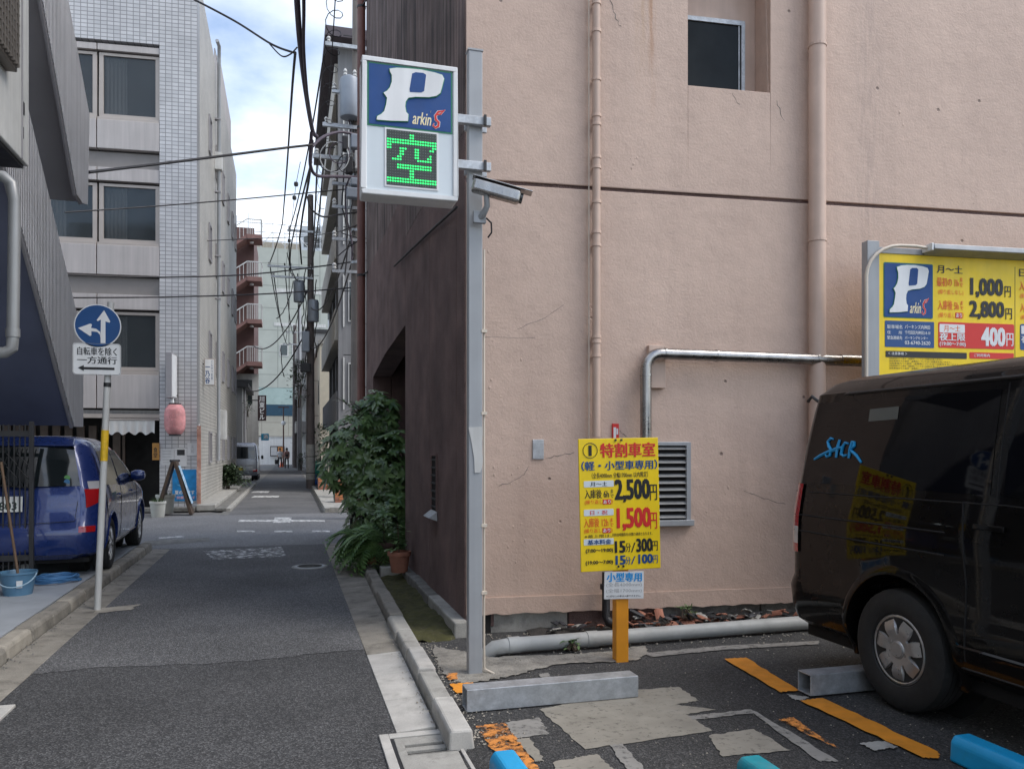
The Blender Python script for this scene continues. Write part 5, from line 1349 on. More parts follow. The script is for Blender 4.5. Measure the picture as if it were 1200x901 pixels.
# one-way road sign
rs = thing('road_sign', 'blue round straight-or-left arrow sign above a white plate on a thin pole', 'road sign', (-1.73, 8.24, 0))
lean = .04
MB().tube([(0,0,-.02),(lean*2.9,0,2.9)], .030, 14).build('pole', M_offwhite, rs, smooth=True)
d_ = 8.24
c_ = onY(115, 382, 8.2); cx = c_.x + 1.73; czz = c_.z; rr_ = .2
Y0 = -.055
disc = MB().cyl((cx, Y0, czz), (cx, Y0+.006, czz), rr_, n=48).build('sign_disc', M_white, rs)
MB().cyl((cx, Y0-.002, czz), (cx, Y0-.0005, czz), rr_*.955, n=48).build('blue_face', M_signblue, disc)
def ar(x, y): return (cx + (x-315)/222*rr_, czz - (y-270)/222*rr_)
for poly in ([(342,450),(388,450),(388,222),(425,235),(434,222),(375,108),(306,212),(316,222),(345,206)],
             [(132,302),(245,252),(262,260),(252,296),(300,303),(340,335),(343,400),(335,360),(310,335),(255,330),(256,372),(242,380)]):
    plate(disc, 'arrow', [ar(*p) for p in poly], M_white, Y0-.004, Y0-.0022)
pc0 = onY(114, 421, 8.2); px0, pz0 = pc0.x + 1.73, pc0.z
pp_ = MB().prism([(px0+a, Y0, pz0+b) for a, b in rrect(-.205, -.148, .205, .148, .03)], (0, .006, 0)).build('plate', M_white, rs)
pp_.rotation_euler = (0, 0, 0)
text(pp_, '自転車を除く', px0-.165, pz0+.035, .335, .075, M_ink, Y0-.002, .02)
text(pp_, '一方通行', px0-.165, pz0-.045, .335, .07, M_ink, Y0-.002, .02)
plate(pp_, 'arrow', [(px0-.16,pz0-.085),(px0-.11,pz0-.058),(px0-.11,pz0-.076),(px0+.15,pz0-.076),(px0+.15,pz0-.098),(px0-.11,pz0-.098),(px0-.11,pz0-.113)], M_ink, Y0-.003, Y0-.001)
MB().tube([(px0-.2*math.cos(R(a)) if 0 else px0 + x, Y0-.001, pz0 + z) for x, z in rrect(-.200,-.143,.200,.143,.028) for a in (0,)], .0025, 4, closed=True).build('border_line', M_inkgrey, pp_)
for z_, h_ in ((czz, .05), (pz0, .04)): MB().box(lean*z_-.05, -.05, z_-h_/2, lean*z_+.05, .035, z_+h_/2).build('bracket', M_galv, rs)
zb_ = onY(121, 540, 8.24).z; zt_ = onY(121, 504, 8.24).z
MB().tube([(lean*zb_, 0, zb_), (lean*zt_, 0, zt_)], .0325, 14).build('yellow_wrap', mat('tape_yellow', (.72,.45,.02), .5, var=.2, vscale=20), rs)
MB().tube([(lean*2.14, 0, 2.10), (lean*2.16, 0, 2.14)], .0325, 14).build('dark_band', M_dark, rs)

# ================================================================== TILED OFFICE BUILDING (across the side street)
TA = R(-5.0)
TF = Face(-2.2, 21.3, TA)
ob = thing('office_building', 'grey-white tiled office block with wide windows on the side street corner', 'building', (-2.2, 21.3, 0), TA)
M_tile = brickmat('office_tile', (.47,.468,.475), (.56,.555,.56), (.24,.24,.24), .150, .098, 'xz', .010, .35, .4, 0.0, .1)
M_tile_s = brickmat('office_tile_side', (.41,.395,.36), (.47,.45,.41), (.26,.25,.235), .150, .098, 'yz', .010, .5, .8, 0.5, .14)
M_panel = mat('office_panel', (.46,.425,.405), .55, var=.06, vscale=1.2, streak=.12)
M_frame = mat('office_window_frame', (.42,.37,.33), .45, .2, var=.06)
M_blind = mat('office_glass', (.05,.06,.064), .08, var=.2, vscale=1.2, spec=.8, alpha=.48)
M_blindcloth = ribbed('office_blind', (.42,.43,.42), .8, .09)
M_dim = mat('shop_dark', (.020,.018,.017), .8, var=.3, vscale=3)
HO = 13.6; DO = 15.5; SR = (0, 0, -TA)
ug, _ = TF.px(187, 300)                         # left edge of the tiled strip
UL = -13.0                                      # left end
def zrow(py, px=150): return TF.px(px, py)[1]
z_g = zrow(484)                                 # top of the shop opening
MB().box(ug, .0, z_g-.0, 0, .3, HO).build('tile_pier', M_tile, ob)
MB().box(ug, .0, 0, 0, .3, z_g-.002).build('tile_pier', M_tile, ob)
zl = zrow(55)
MB().box(UL, 0, zl+.12, ug-.002, .3, HO).build('tile_spandrel', M_tile, ob)
MB().box(-.3, .32, 0, -.001, DO, HO).build('side_wall', M_tile_s, ob, rot=SR)
MB().box(UL, DO-.5, 0, -1.8, DO-.2, HO).build('rear_wall', M_panel, ob)
MB().box(UL, .31, HO-.3, -1.7, DO-.6, HO-.1).build('roof_slab', M_conc_dark, ob)
MB().box(UL, 1.4, 2.7, -.55, 1.5, HO-.3).build('core_wall', M_dim, ob)
ucols = [ug, TF.px(113, 300)[0]]
step = ucols[0] - ucols[1]
cols = [ug - step*k for k in range(0, 8)]
for wt_, wb_ in ((62, 138), (215, 284), (365, 434)):
    zt_, zb_ = zrow(wt_), zrow(wb_)
    for k in range(7):
        a, b = cols[k+1]+.03, cols[k]-.02
        fr_ = MB().box(a, .10, zb_, b, .16, zb_+.09).box(a, .10, zt_-.07, b, .16, zt_).box(a, .10, zb_+.09, a+.10, .16, zt_-.07).box(b-.10, .10, zb_+.09, b, .16, zt_-.07).build('window_frame', M_frame, ob, bevel=.006)
        MB().box(a+.10, .135, zb_+.09, b-.10, .145, zt_-.07).build('pane', M_blind, fr_)
        if k < 3:
            MB().box(a+.12, .20, zb_+.10, a+(b-a)*(.48 if k else .44), .21, zt_-.08).build('blind', M_blindcloth, fr_)
        MB().box(a-.02, .02, zb_-.10, b+.01, .20, zb_-.012).build('window_sill', M_frame, ob, bevel=.006)
for t_, b_ in ((53, 61), (140, 176), (197, 213), (286, 323), (345, 363), (437, 479)):
    zt_, zb_ = zrow(t_), zrow(b_)
    for k in range(7):
        MB().box(cols[k+1]+.012, .03 if (t_ in (53,197,345)) else .0, zb_+.012, cols[k]-.012, .25, zt_ - (.04 if t_ in (140,286,437) else 0)).build('wall_panel', M_panel, ob, bevel=.008)
for t_, b_ in ((177.5, 196), (324.5, 344)):
    MB().box(UL, .14, zrow(b_), ug-.003, .3, zrow(t_)).build('recess_band', mat('recess_grey', (.24,.22,.205), .6, var=.08), ob)
MB().box(UL, .26, zrow(480), ug-.003, .3, zl+.12).build('backing_wall', M_dim, ob)
# shop front on the ground floor
MB().box(UL, 1.2, 0, ug, 1.3, z_g).build('shop_back', M_dim, ob)
MB().box(UL, .02, z_g-.12, ug-.003, .26, z_g-.02).build('awning_rail', M_frame, ob)
M_wood = mat('dark_wood', (.07,.045,.03), .6, var=.3, vscale=4, streak=.2)
for k in range(16):
    x_ = ug - 1.15 - .28*k; MB().box(x_-.09, .55, .1, x_+.09, .60, z_g-.3).build('door_plank', M_wood, ob)
MB().box(ug-1.0, .50, 0, ug-.94, .56, z_g-.15).box(ug-.06, .35, 0, ug-.003, .42, z_g-.15).build('door_frame', M_wood, ob)
# noren curtain (hangs from the rail)
n0, nz0 = TF.px(128, 492); n1, nz1 = TF.px(182, 508)
nr = MB(); I = 28; rows = []
for j in range(5):
    for i in range(I+1):
        u = n0 + (n1-n0)*i/I; z_ = nz0 + (nz1-nz0)*j/4 * (1 + .12*math.sin(i*.9)); rows.append((u, -.05 + .03*math.sin(i*1.3)*(j/4), z_))
nr.add(rows, [(j*(I+1)+i, j*(I+1)+i+1, (j+1)*(I+1)+i+1, (j+1)*(I+1)+i) for j in range(4) for i in range(I)])
cur = thing('shop_curtain', 'short white cloth curtain hanging over the dark shop door', 'curtain', (-2.2, 21.3, 0), TA)
nr.build('cloth', mat('noren_cloth', (.62,.61,.58), .9, var=.08), cur, smooth=True)
MB().cyl((n0-.1, -.05, nz0+.01), (n1+.1, -.05, nz0+.01), .02, n=8).build('rod', M_frame, cur)
# side wall: windows, pipe, boxes (local x=0 plane, y runs up the street)
def side_px(px, py):
    best = onX(px, py, -2.2)      # the street side runs nearly along world Y
    return best.y - 21.3, best.z
SWX = .0
wins = []
for zc_, hh in ((10.6,.95), (7.5,.95), (4.4,.95), (1.6,.8)):
    for y_ in (3.2, 5.6, 8.0, 10.4, 12.8, 14.6):
        fr_ = MB().box(.002, y_-.32, zc_-hh/2-.05, .05, y_+.32, zc_-hh/2).box(.002, y_-.32, zc_+hh/2, .05, y_+.32, zc_+hh/2+.05).box(.002, y_-.32, zc_-hh/2, .05, y_-.27, zc_+hh/2).box(.002, y_+.27, zc_-hh/2, .05, y_+.32, zc_+hh/2).build('window_frame', M_trim, ob, rot=SR)
        MB().box(.004, y_-.27, zc_-hh/2, .012, y_+.27, zc_+hh/2).build('pane', M_glass_dark, fr_)
y_, zt_ = side_px(252, 66)
dpo = MB().tube([(.10, y_-.5, zt_+.25), (.14, y_-.25, zt_+.2), (.12, y_, zt_-.1), (.10, y_, 1.2)], .055, 12).build('downpipe', M_greypaint, ob, smooth=True, rot=SR)
for py_ in (140, 225, 300, 350): MB().box(.0, y_-.08, side_px(252, py_)[1]-.02, .17, y_+.08, side_px(252, py_)[1]+.02).build('clip', M_trim, dpo)
MB().box(.002, y_-.16, side_px(252,200)[1], .22, y_+.12, side_px(252,180)[1]).build('pipe_box', M_offwhite, ob, bevel=.01, rot=SR)
ym, zm = side_px(256, 515)
MB().box(.002, ym-.35, zm, .25, ym+.3, zm+.95).build('meter_box', M_offwhite, ob, bevel=.01, rot=SR)
yr_, zr_ = side_px(258, 100)
MB().box(-.25, yr_, HO, -.02, yr_+5.5, HO+1.1).build('roof_screen', M_panel, ob, rot=SR)
for k in range(5): MB().cyl((-.1, yr_-.9+.25*k, HO-.05), (-.1, yr_-.9+.25*k, HO+.9), .02, n=6).build('roof_rail_post', M_trim, ob, rot=SR)
for z_ in (.4, .9): MB().cyl((-.1, yr_-.9, HO+z_), (-.1, yr_+.1, HO+z_), .02, n=6).build('roof_rail', M_trim, ob, rot=SR)
# plinth and steps along the street side
MB().box(-.001, -.25, 0, .45, 14.5, .16).build('plinth', M_conc, ob, bevel=.02, rot=SR)
MB().box(.451, -.5, 0, .72, 15, .08).build('step', M_conc_dark, ob, bevel=.02, rot=SR)
MB().box(-2.4, -.35, 0, -.002, -.002, .10).build('plinth', M_conc_dark, ob, bevel=.015)

def on_office(px, py, v=0.0):
    u, z = TF.px(px, py, v); return u, z
def office_thing(name, label, cat): return thing(name, label, cat, (-2.2, 21.3, 0), TA)
# projecting grey box sign
u0_, z1_ = on_office(201, 416); u1_, z0_ = on_office(213, 468)
bs = office_thing('projecting_sign', 'tall narrow grey box sign projecting from the tiled pier', 'sign')
MB().box(u0_, -.62, z0_, u0_+.14, -.04, z1_).build('box', M_trim, bs, bevel=.01)
MB().box(u0_+.1405, -.58, z0_+.04, u0_+.145, -.08, z1_-.04).build('face', M_white, bs)
for z_ in (z0_+.2, z1_-.2): MB().box(u0_+.05, -.045, z_-.03, u0_+.09, .0, z_+.03).build('bracket', M_dark, bs)
# paper lantern
u_, zc_ = on_office(208.5, 492)
ln = office_thing('paper_lantern', 'large faded red paper lantern hanging on the tiled pier', 'lantern')
ln_h = .37; prof = []
for k in range(25):
    t = k/24; z_ = -ln_h + 2*ln_h*t; rr_ = .24 * (1 - abs(2*t-1)**4*.45) + .006*(k % 2); prof.append((rr_, z_))
M_lan = mat('lantern_paper', (.62,.27,.27), .8, var=.25, vscale=7, dirt=.35, dirtcol=(.62,.48,.46))
MB().lathe(prof, 28, Matrix.Translation((u_, -.32, zc_))).build('paper_shade', M_lan, ln, smooth=True)
MB().lathe([(.13,-.02),(.14,-.02),(.14,.03),(.13,.03)], 24, Matrix.Translation((u_, -.32, zc_+ln_h))).build('top_ring', M_dark, ln)
MB().lathe([(.13,-.03),(.14,-.03),(.14,.02),(.13,.02)], 24, Matrix.Translation((u_, -.32, zc_-ln_h))).build('bottom_ring', M_dark, ln)
MB().tube([(u_, -.32, zc_+ln_h+.02), (u_-.03, -.3, zc_+ln_h+.2), (u_, 0, zc_+ln_h+.25)], .012, 6).build('hook', M_dark, ln)
MB().lathe([(0,0),(.05,0),(.035,.10),(.015,.13)], 14, Matrix.Translation((u_-.05, -.36, zc_+ln_h+.03))).build('lamp_holder', M_white, ln)
text(ln, '酒\n処', u_-.09, zc_-.22, .18, .46, mat('lantern_ink', (.52,.24,.24), .8, var=.2), -.575, .02)
# hanging shop sign on the street side
sy_, sz1 = side_px(240, 419)
qa, qb = onY(239, 420, 22.6), onY(252, 452, 22.6)
hsn = thing('shop_sign', 'white vertical shop sign with blue letters on the tiled side wall', 'sign', (qa.x, 22.6, qb.z))
W_, H_ = qb.x-qa.x, qa.z-qb.z
MB().box(0, 0, 0, W_, .10, H_).build('frame', M_frame, hsn, bevel=.008)
MB().box(.025, -.006, .025, W_-.025, -.0005, H_-.025).build('face', M_white, hsn)
text(hsn, '一\n乃\n谷', W_*.12, .06, W_*.42, H_*.62, M_inkblue, -.008, .03)
text(hsn, 'と\nん\nか\nつ\n定\n食', W_*.64, .16, W_*.16, H_*.72, M_inkblue, -.008, .01)
MB().bar((.0,.05,H_*.8), (-.35,.05,H_*.8), .03).build('bracket', M_dark, hsn)
# posters on the pier
def poster(px0, py0, px1, py1, label, m, v=-.012, name='poster'):
    a = on_office(px0, py1, v); b = on_office(px1, py0, v)
    p_ = office_thing(name, label, 'poster')
    MB().box(a[0], v, a[1], b[0], v+.008, b[1]).build('sheet', m, p_)
    return p_, a, b
M_paper = mat('paper', (.56,.56,.56), .8, var=.1, vscale=4)
p1, a, b = poster(188, 526, 204, 545, 'pale notice sheet taped to the tiles beside the shop door', M_paper)
for k in range(5): MB().box(a[0]+.05, -.014, a[1]+.06+.07*k, b[0]-.06, -.0125, a[1]+.075+.07*k).build('print_line', M_inkgrey, p1)
p2, a, b = poster(204.5, 525, 219, 546.5, 'white notice with a dark photo taped above the blue poster', M_paper)
MB().box(a[0]+.06, -.014, a[1]+.28, b[0]-.05, -.0125, a[1]+.42).build('print_photo', M_dark, p2)
p3, a, b = poster(219.5, 519, 231, 534, 'small white menu sheet at the corner of the tiled pier', M_paper)
text(p3, '天\n丼', a[0]+.08, a[1]+.06, .08, .2, M_inkgrey, -.0135, .02)
M_poster = mat('poster_blue', (.015,.22,.50), .5, var=.35, vscale=5)
p4, a, b = poster(202, 550, 230, 587, 'bright blue poster with a splash picture on the tiled pier', M_poster, -.02)
rnd = random.Random(8); cxp, czp = (a[0]+b[0])/2, a[1]+(b[1]-a[1])*.62
for k in range(9):
    an = R(-40+rnd.uniform(-15, 15)); ll = rnd.uniform(.05, .16); x_, z_ = cxp + rnd.uniform(-.12,.14), czp + rnd.uniform(-.14,.14)
    MB().add([(x_-ll*math.cos(an), -.0215-.0004*k, z_-ll*math.sin(an)), (x_+.02, -.0215-.0004*k, z_-.02), (x_+ll*math.cos(an), -.0215-.0004*k, z_+ll*math.sin(an)), (x_-.01, -.0215-.0004*k, z_+.03)], [(0,1,2,3)]).build('splash', mat('poster_navy', (.01,.05,.14), .5, var=0) if k % 2 else mat('poster_cyan', (.18,.48,.68), .5, var=0), p4)
text(p4, '夏のいけす', a[0]+.06, a[1]+.16, (b[0]-a[0])*.82, .10, M_white, -.026, .03)
text(p4, '営業中です', a[0]+.10, a[1]+.05, (b[0]-a[0])*.78, .07, mat('poster_rose', (.75,.45,.50), .5, var=0), -.026, .03)
ba, bz1 = on_office(229.5, 499); _, bz0 = on_office(230, 590)
bn = office_thing('vertical_banner', 'narrow red and cream banner strip at the corner of the tiled wall', 'banner')
MB().box(.01, -.10, bz0, .10, -.06, bz1).build('cloth', mat('banner_mix', (.46,.24,.18), .8, var=.5, vscale=3.5, dirt=.8, dirtcol=(.72,.62,.48)), bn)
MB().cyl((.055, -.05, bz0-.2), (.055, -.05, bz1+.05), .012, n=6).build('rod', M_white, bn)
wa = on_office(184, 522); ws = office_thing('wooden_sign', 'small orange wooden sign strip beside the shop door', 'sign')
MB().box(wa[0]-.1, -.05, wa[1]-.36, wa[0]+.06, -.01, wa[1]+.06).build('board', mat('sign_wood', (.45,.22,.05), .6, var=.2), ws, bevel=.006)
text(ws, '食\n堂', wa[0]-.07, wa[1]-.30, .09, .26, M_ink, -.052, .02)
# A-frame board
q = gp(197, 606)
af = thing('sandwich_board', 'dark wooden A-frame board standing before the tiled pier', 'sandwich board', (q.x, 20.2, 0))
def leg_(x0, x1): return MB().add([(x0,-.16,.0),(x0+.07,-.16,.0),(x1+.07,-.16,1.25),(x1,-.16,1.25),(x0,.30,.0),(x0+.07,.30,.0),(x1+.07,.30,1.25),(x1,.30,1.25)], [(0,1,2,3),(7,6,5,4),(0,4,5,1),(1,5,6,2),(2,6,7,3),(3,7,4,0)])
leg_(-.40, -.04).build('board_leaf', M_wood, af, bevel=.006); leg_(.36, .0).build('board_leaf', M_wood, af, bevel=.006)
MB().add([(.405,-.12,.25),(.405,.26,.25),(.115,.26,1.15),(.115,-.12,1.15)], [(0,1,2,3)]).build('menu_sheet', mat('menu_mix', (.35,.5,.62), .7, var=.6, vscale=8), af)
MB().cyl((-.04,-.18,1.26), (.08,.32,1.26), .03, n=8).build('hinge_bar', M_dark, af)
# white planters
for (px_, py_, lab, s_) in ((185, 606, 'cream ribbed planter standing left of the A-frame board', 1.0), (197, 600, 'pale planter with grass standing behind the A-frame board', 1.25)):
    q = gp(px_, py_); pn = thing('planter', lab, 'planter', (q.x, min(q.y, 20.5), 0))
    MB().lathe([(0,0),(.13*s_,0),(.14*s_,.02),(.165*s_,.30*s_),(.18*s_,.31*s_),(.18*s_,.36*s_),(.15*s_,.36*s_),(.14*s_,.30*s_),(0,.30*s_)], 24).build('pot', mat('planter_cream', (.52,.52,.47), .6, var=.12), pn, smooth=True)
    gm = MB(); rnd = random.Random(int(px_))
    for k in range(70):
        a = rnd.uniform(0, 6.28); r_ = rnd.uniform(0, .12)*s_; x_, y_ = r_*math.cos(a), r_*math.sin(a); h_ = rnd.uniform(.06, .18)*s_
        gm.add([(x_-.008,y_,.29*s_),(x_+.008,y_,.29*s_),(x_+rnd.uniform(-.08,.08),y_+rnd.uniform(-.08,.08),.30*s_+h_)], [(0,1,2)])
    g_ = gm.build('foliage', mat('grass_green', (.05,.09,.03), .8, var=.3), pn); g_['kind'] = 'stuff'

# ================================================================== FAR LEFT BUILDINGS
M_greywall = mat('grey_render', (.27,.27,.265), .8, var=.12, vscale=1, streak=.2)
gb = thing('grey_house', 'low grey house with shallow eave beyond the silver van', 'house', (-2.5, 47, 0))
MB().box(-6, 0, 0, 0, 6.5, 5.2).build('wall', M_greywall, gb)
MB().add([(-6.2,-.4,5.2),(.35,-.4,5.05),(.35,6.8,5.05),(-6.2,6.8,5.2),(-6.2,-.4,6.4),(.35,-.4,5.25),(.35,6.8,5.25),(-6.2,6.8,6.4)], [(0,3,2,1),(4,5,6,7),(0,1,5,4),(1,2,6,5),(2,3,7,6),(3,0,4,7)]).build('roof', M_dark, gb)
MB().cyl((.08,1.0,0), (.08,1.0,5.1), .06, n=10).build('downpipe', M_trim, gb)
for y_ in (2.2, 4.4):
    w_ = MB().box(.002, y_-.5, 2.9, .05, y_+.5, 4.0).build('window', M_trim, gb); MB().box(.051, y_-.42, 2.98, .056, y_+.42, 3.92).build('pane', M_glass_dark, w_)
low = thing('low_building', 'plain grey annex wall standing behind the silver van', 'building', (-3.7, 37.6, 0))
MB().box(-5, 0, 0, 0, 9.3, 6.6).build('wall', M_greywall, low)
MB().box(-5.1, -.1, 6.6, .12, 9.4, 6.8).build('parapet', M_conc, low)
MB().box(.002, 2.0, 2.5, .05, 3.6, 3.9).build('window', M_glass_dark, low)
# red-brown building with white outside stairs
M_redwall = mat('redbrown_wall', (.12,.065,.058), .8, var=.15, vscale=1)
M_redslab = mat('redbrown_slab', (.20,.105,.09), .7, var=.15)
rbX = -2.12
rb = thing('stair_tower_building', 'tall red-brown building with white-railed outside stairs', 'building', (rbX, 55, 0))
MB().box(-8, .9, 0, -.1, 9, 16.4).build('wall', M_redwall, rb)
MB().box(-8, -.3, 0, -1.7, .88, 8.2).build('white_wall', M_offwhite, rb)
MB().box(-1.68, .5, 0, .2, .88, 6.6).build('white_wall', M_offwhite, rb)
MB().box(-1.2, .45, 4.6, -.2, .49, 6.2).build('window', M_glass_dark, rb)
bar_me = MB().box(-.016,-.016,0,.016,.016,.95).mesh('baluster', M_offwhite)
for lv in range(4):
    zl = 7.0 + 2.75*lv
    MB().box(-.45, -.9, zl, .45, .88, zl+.28).build('landing', M_redslab, rb)
    for x0_, y0_, x1_, y1_ in ((-.45,-.88,.43,-.88), (.43,-.88,.43,.8)):
        MB().bar((x0_,y0_,zl+1.25), (x1_,y1_,zl+1.25), .06, .06).build('handrail', M_offwhite, rb)
        n_ = 8
        for i in range(n_+1):
            t = i/n_; link('baluster', bar_me, rb, (x0_+(x1_-x0_)*t, y0_+(y1_-y0_)*t, zl+.28))
    MB().add([(-2.5,-.85,zl-1.5),(-.452,-.85,zl+.05),(-.452,-.85,zl+.28),(-2.5,-.85,zl-1.2),(-2.5,.7,zl-1.5),(-.452,.7,zl+.05),(-.452,.7,zl+.28),(-2.5,.7,zl-1.2)], [(0,1,2,3),(7,6,5,4),(0,4,5,1),(1,5,6,2),(2,6,7,3),(3,7,4,0)]).build('flight', M_redslab, rb)
    MB().bar((-2.5,-.88,zl-.2), (-.45,-.88,zl+1.25), .06).build('handrail', M_offwhite, rb)
    for i in range(9):
        t = i/9; link('baluster', bar_me, rb, (-2.5+2.05*t, -.88, zl-1.2+1.48*t))
    MB().lathe([(0,0),(.12,0),(.12,.1),(.06,.14)], 10, Matrix.Translation((-.2,-.2,zl-.15))).build('ceiling_lamp', M_white, rb)
q0, q1 = onY(302, 463, 52), onY(312, 493, 52)
ks = thing('building_sign', 'dark vertical sign with white letters over the alley', 'sign', (q0.x, 52, q1.z))
W_, H_ = q1.x-q0.x, q0.z-q1.z
MB().box(0, 0, 0, W_, .2, H_).build('box', mat('sign_maroon', (.035,.018,.02), .5, var=.1), ks, bevel=.02)
text(ks, '川\n東\nビ\nル', W_*.2, H_*.05, W_*.6, H_*.9, M_white, -.006, .03)
MB().bar((0,.1,H_*.8), (-.7,.1,H_*.8), .06).build('bracket', M_dark, ks)

# ================================================================== BUILDING CLOSING THE STREET
M_green = brickmat('pale_green_panel', (.375,.40,.36), (.39,.415,.375), (.26,.28,.25), 2.4, 2.6, 'xz', .06, .6, .1, 0, .08)
eb = thing('end_building', 'pale green tower block closing the far end of the alley', 'building', (-6, 97, 0))
MB().box(-6, 0, 8.9, 10.5, 12, 25.2).build('upper_wall', M_green, eb)
MB().box(-6, .02, 6.9, 10.5, 12, 8.88).build('glass_band', mat('teal_glass', (.34,.44,.42), .25, var=.15, vscale=.5), eb)
MB().box(-6, .0, 5.6, 10.5, 12, 6.88).build('navy_band', mat('navy_band', (.02,.06,.10), .4, var=.1), eb)
MB().box(-6, .04, 0, 10.5, 12, 5.58).build('base_wall', brickmat('beige_panel', (.36,.35,.30), (.38,.37,.32), (.25,.24,.21), 3.0, 1.6, 'xz', .05, .6, .1, 0, .08), eb)
MB().box(4.4, -.05, 20.0, 10.3, -.001, 20.5).build('ledge', M_offwhite, eb); MB().box(4.4, -.05, 16.1, 10.3, -.001, 16.5).build('ledge', M_offwhite, eb)
for x_ in (5.0, 6.4, 8.2):
    w_ = MB().box(x_, -.06, 12.6, x_+1.0, -.002, 14.0).build('window', M_offwhite, eb); MB().box(x_+.12, -.07, 12.7, x_+.88, -.061, 13.9).build('pane', M_glass_dark, w_)
MB().box(1.5, 2, 25.2, 7.5, 8, 26.4).build('plant_room', M_conc_tan, eb)
scf = thing('scaffolding', 'thin steel scaffolding standing on the roof of the pale green tower', 'scaffolding', (-6, 97, 25.2))
for i in range(8):
    x_ = .2 + 1.35*i; MB().cyl((x_, .4, 0), (x_, .4, 3.6 + (i % 3)*.4), .05, n=6).build('standard', M_galv, scf)
    if i < 7: MB().cyl((x_, .4, .2 + 1.6*(i % 2)), (x_+1.35, .4, 1.8 - 1.6*(i % 2) + .2), .035, n=5).build('brace', M_galv, scf)
for z_ in (.9, 1.9, 2.9): MB().cyl((.0, .4, z_), (9.9, .4, z_), .04, n=6).build('ledger', M_galv, scf)
# glimpse of a blue-white block to the right and a cream block
rbk = thing('distant_building', 'pale blue-grey distant block seen behind the utility pole', 'building', (3.6, 110, 0))
MB().box(-2.0, 0, 0, 4.5, 10, 31.5).build('wall', mat('bluegrey_wall', (.42,.46,.50), .6, var=.1), rbk)
for k in range(5): MB().box(-1.6, -.05, 28.8-3.2*k, 4.0, -.002, 30.2-3.2*k).build('window_band', M_glass_dark, rbk)
cb = thing('cream_house', 'cream rendered house beyond the car park building', 'house', (1.9, 51.2, 0))
MB().box(0, 0, 0, 6, 14, 8.2).build('wall', mat('cream_wall', (.60,.54,.42), .8, var=.08), cb)
MB().box(-.1, -.1, 8.2, 6.1, 14.1, 8.45).build('parapet', M_conc, cb)
MB().box(-.03, 1.5, 4.5, -.002, 2.6, 6.0).build('window', M_glass_dark, cb)
gb2 = thing('grey_shop_house', 'narrow dark grey house behind the far poles', 'house', (1.35, 66, 0))
MB().box(0, 0, 0, 6, 20, 11).build('wall', M_greywall, gb2)
for k in range(3):
    MB().box(-.8, 1, 3.0+3*k, -.002, 19, 3.9+3*k).build('balcony', M_offwhite, gb2)
MB().box(-.1, -.1, 11, 6, 20.1, 11.3).build('parapet', M_dark, gb2)
# white hoarding, signs, lamp
hd_ = thing('hoarding', 'white construction hoarding at the far end of the alley', 'hoarding', (-4.0, 90, 0))
for k in range(7): MB().box(1.25*k+.01, 0, 0, 1.25*k+1.24, .06, 2.95).build('panel', M_white, hd_)
MB().box(0, -.05, 2.951, 8.75, .1, 3.05).build('cap_rail', M_offwhite, hd_)
q0, q1 = onY(306, 508, 60), onY(315, 516, 60)
bsn = thing('blue_sign', 'small square blue sign hung beside the far alley', 'sign', (q0.x, 60, q1.z))
MB().box(0, 0, 0, q1.x-q0.x, .1, q0.z-q1.z).build('board', mat('cyan_sign', (.02,.32,.55), .4, var=.1), bsn, bevel=.02)
text(bsn, '酒', .16, .12, .3, .3, M_white, -.006, .03)
MB().bar((0,.05,.3), (-.9,.05,.3), .05).build('bracket', M_dark, bsn)
nb = thing('notice_board', 'small notice board with orange sheet on the white hoarding', 'notice board', (-1.9, 89.6, .9))
MB().box(0, 0, 0, 1.5, .06, 1.1).build('board', M_dark, nb); MB().box(.08, -.012, .1, .7, -.001, 1.0).build('sheet', M_paper, nb); MB().box(.8, -.012, .45, 1.4, -.001, 1.0).build('sheet', mat('orange_sheet', (.6,.25,.08), .7, var=.1), nb)
q = gp(331, 546)
sl_ = thing('street_lamp', 'thin brown lamp post with white globe at the alley end', 'street lamp', (-.45, 78, 0))
MB().tube([(0,0,0),(0,0,5.6)], [.09,.05], 10).build('post', M_redwall, sl_); MB().lathe([(0,3.9),(.16,3.95),(.22,4.1),(.16,4.27),(0,4.32)], 14).build('globe', M_white, sl_, smooth=True)
MB().box(-.5,-.05,5.55,.5,.05,5.65).build('crossbar', M_redwall, sl_)
cn_ = thing('traffic_cone', 'orange traffic cone beside the two distant pedestrians', 'traffic cone', (-.62, 76, 0))
MB().lathe([(0,.72),(.03,.72),(.16,.04)], 14).build('cone', mat('cone_orange', (.75,.13,.04), .5, var=.05), cn_, smooth=True); MB().box(-.22,-.22,0,.22,.22,.04).build('base', mat('cone_base', (.5,.10,.04), .6, var=0), cn_)

# ================================================================== CAR PARK BUILDING ON THE FAR RIGHT
CX = 1.75
yc = onX(396, 300, CX).y; Lc = onX(379.5, 490, CX).y - yc
M_band = mat('carpark_band', (.44,.41,.36), .7, var=.1, vscale=.6, streak=.25)
M_cpgrey = mat('carpark_grey', (.20,.20,.205), .75, var=.1, vscale=.8, streak=.15)
cp = thing('car_park_building', 'multi-storey grey building with beige deck bands on the far alley side', 'building', (CX, yc, 0))
HC = 16.2
MB().box(.9, 2.0, 0, 9, Lc, HC-.4).build('inner_wall', M_dim, cp)
MB().box(0, -.3, 0, 9, 0, HC).build('front_wall', M_cpgrey, cp)
for k in range(5):
    z_ = 2.55 + 3.0*k
    if z_ + 1.05 < HC: MB().box(-.12 if k else -.06, .002, z_, .25, Lc, z_+1.15).build('deck_band', M_band if k else M_cpgrey, cp, bevel=.02)
    MB().box(.251, .002, z_, 8.9, Lc, z_+.25).build('deck_slab', M_conc_dark, cp)
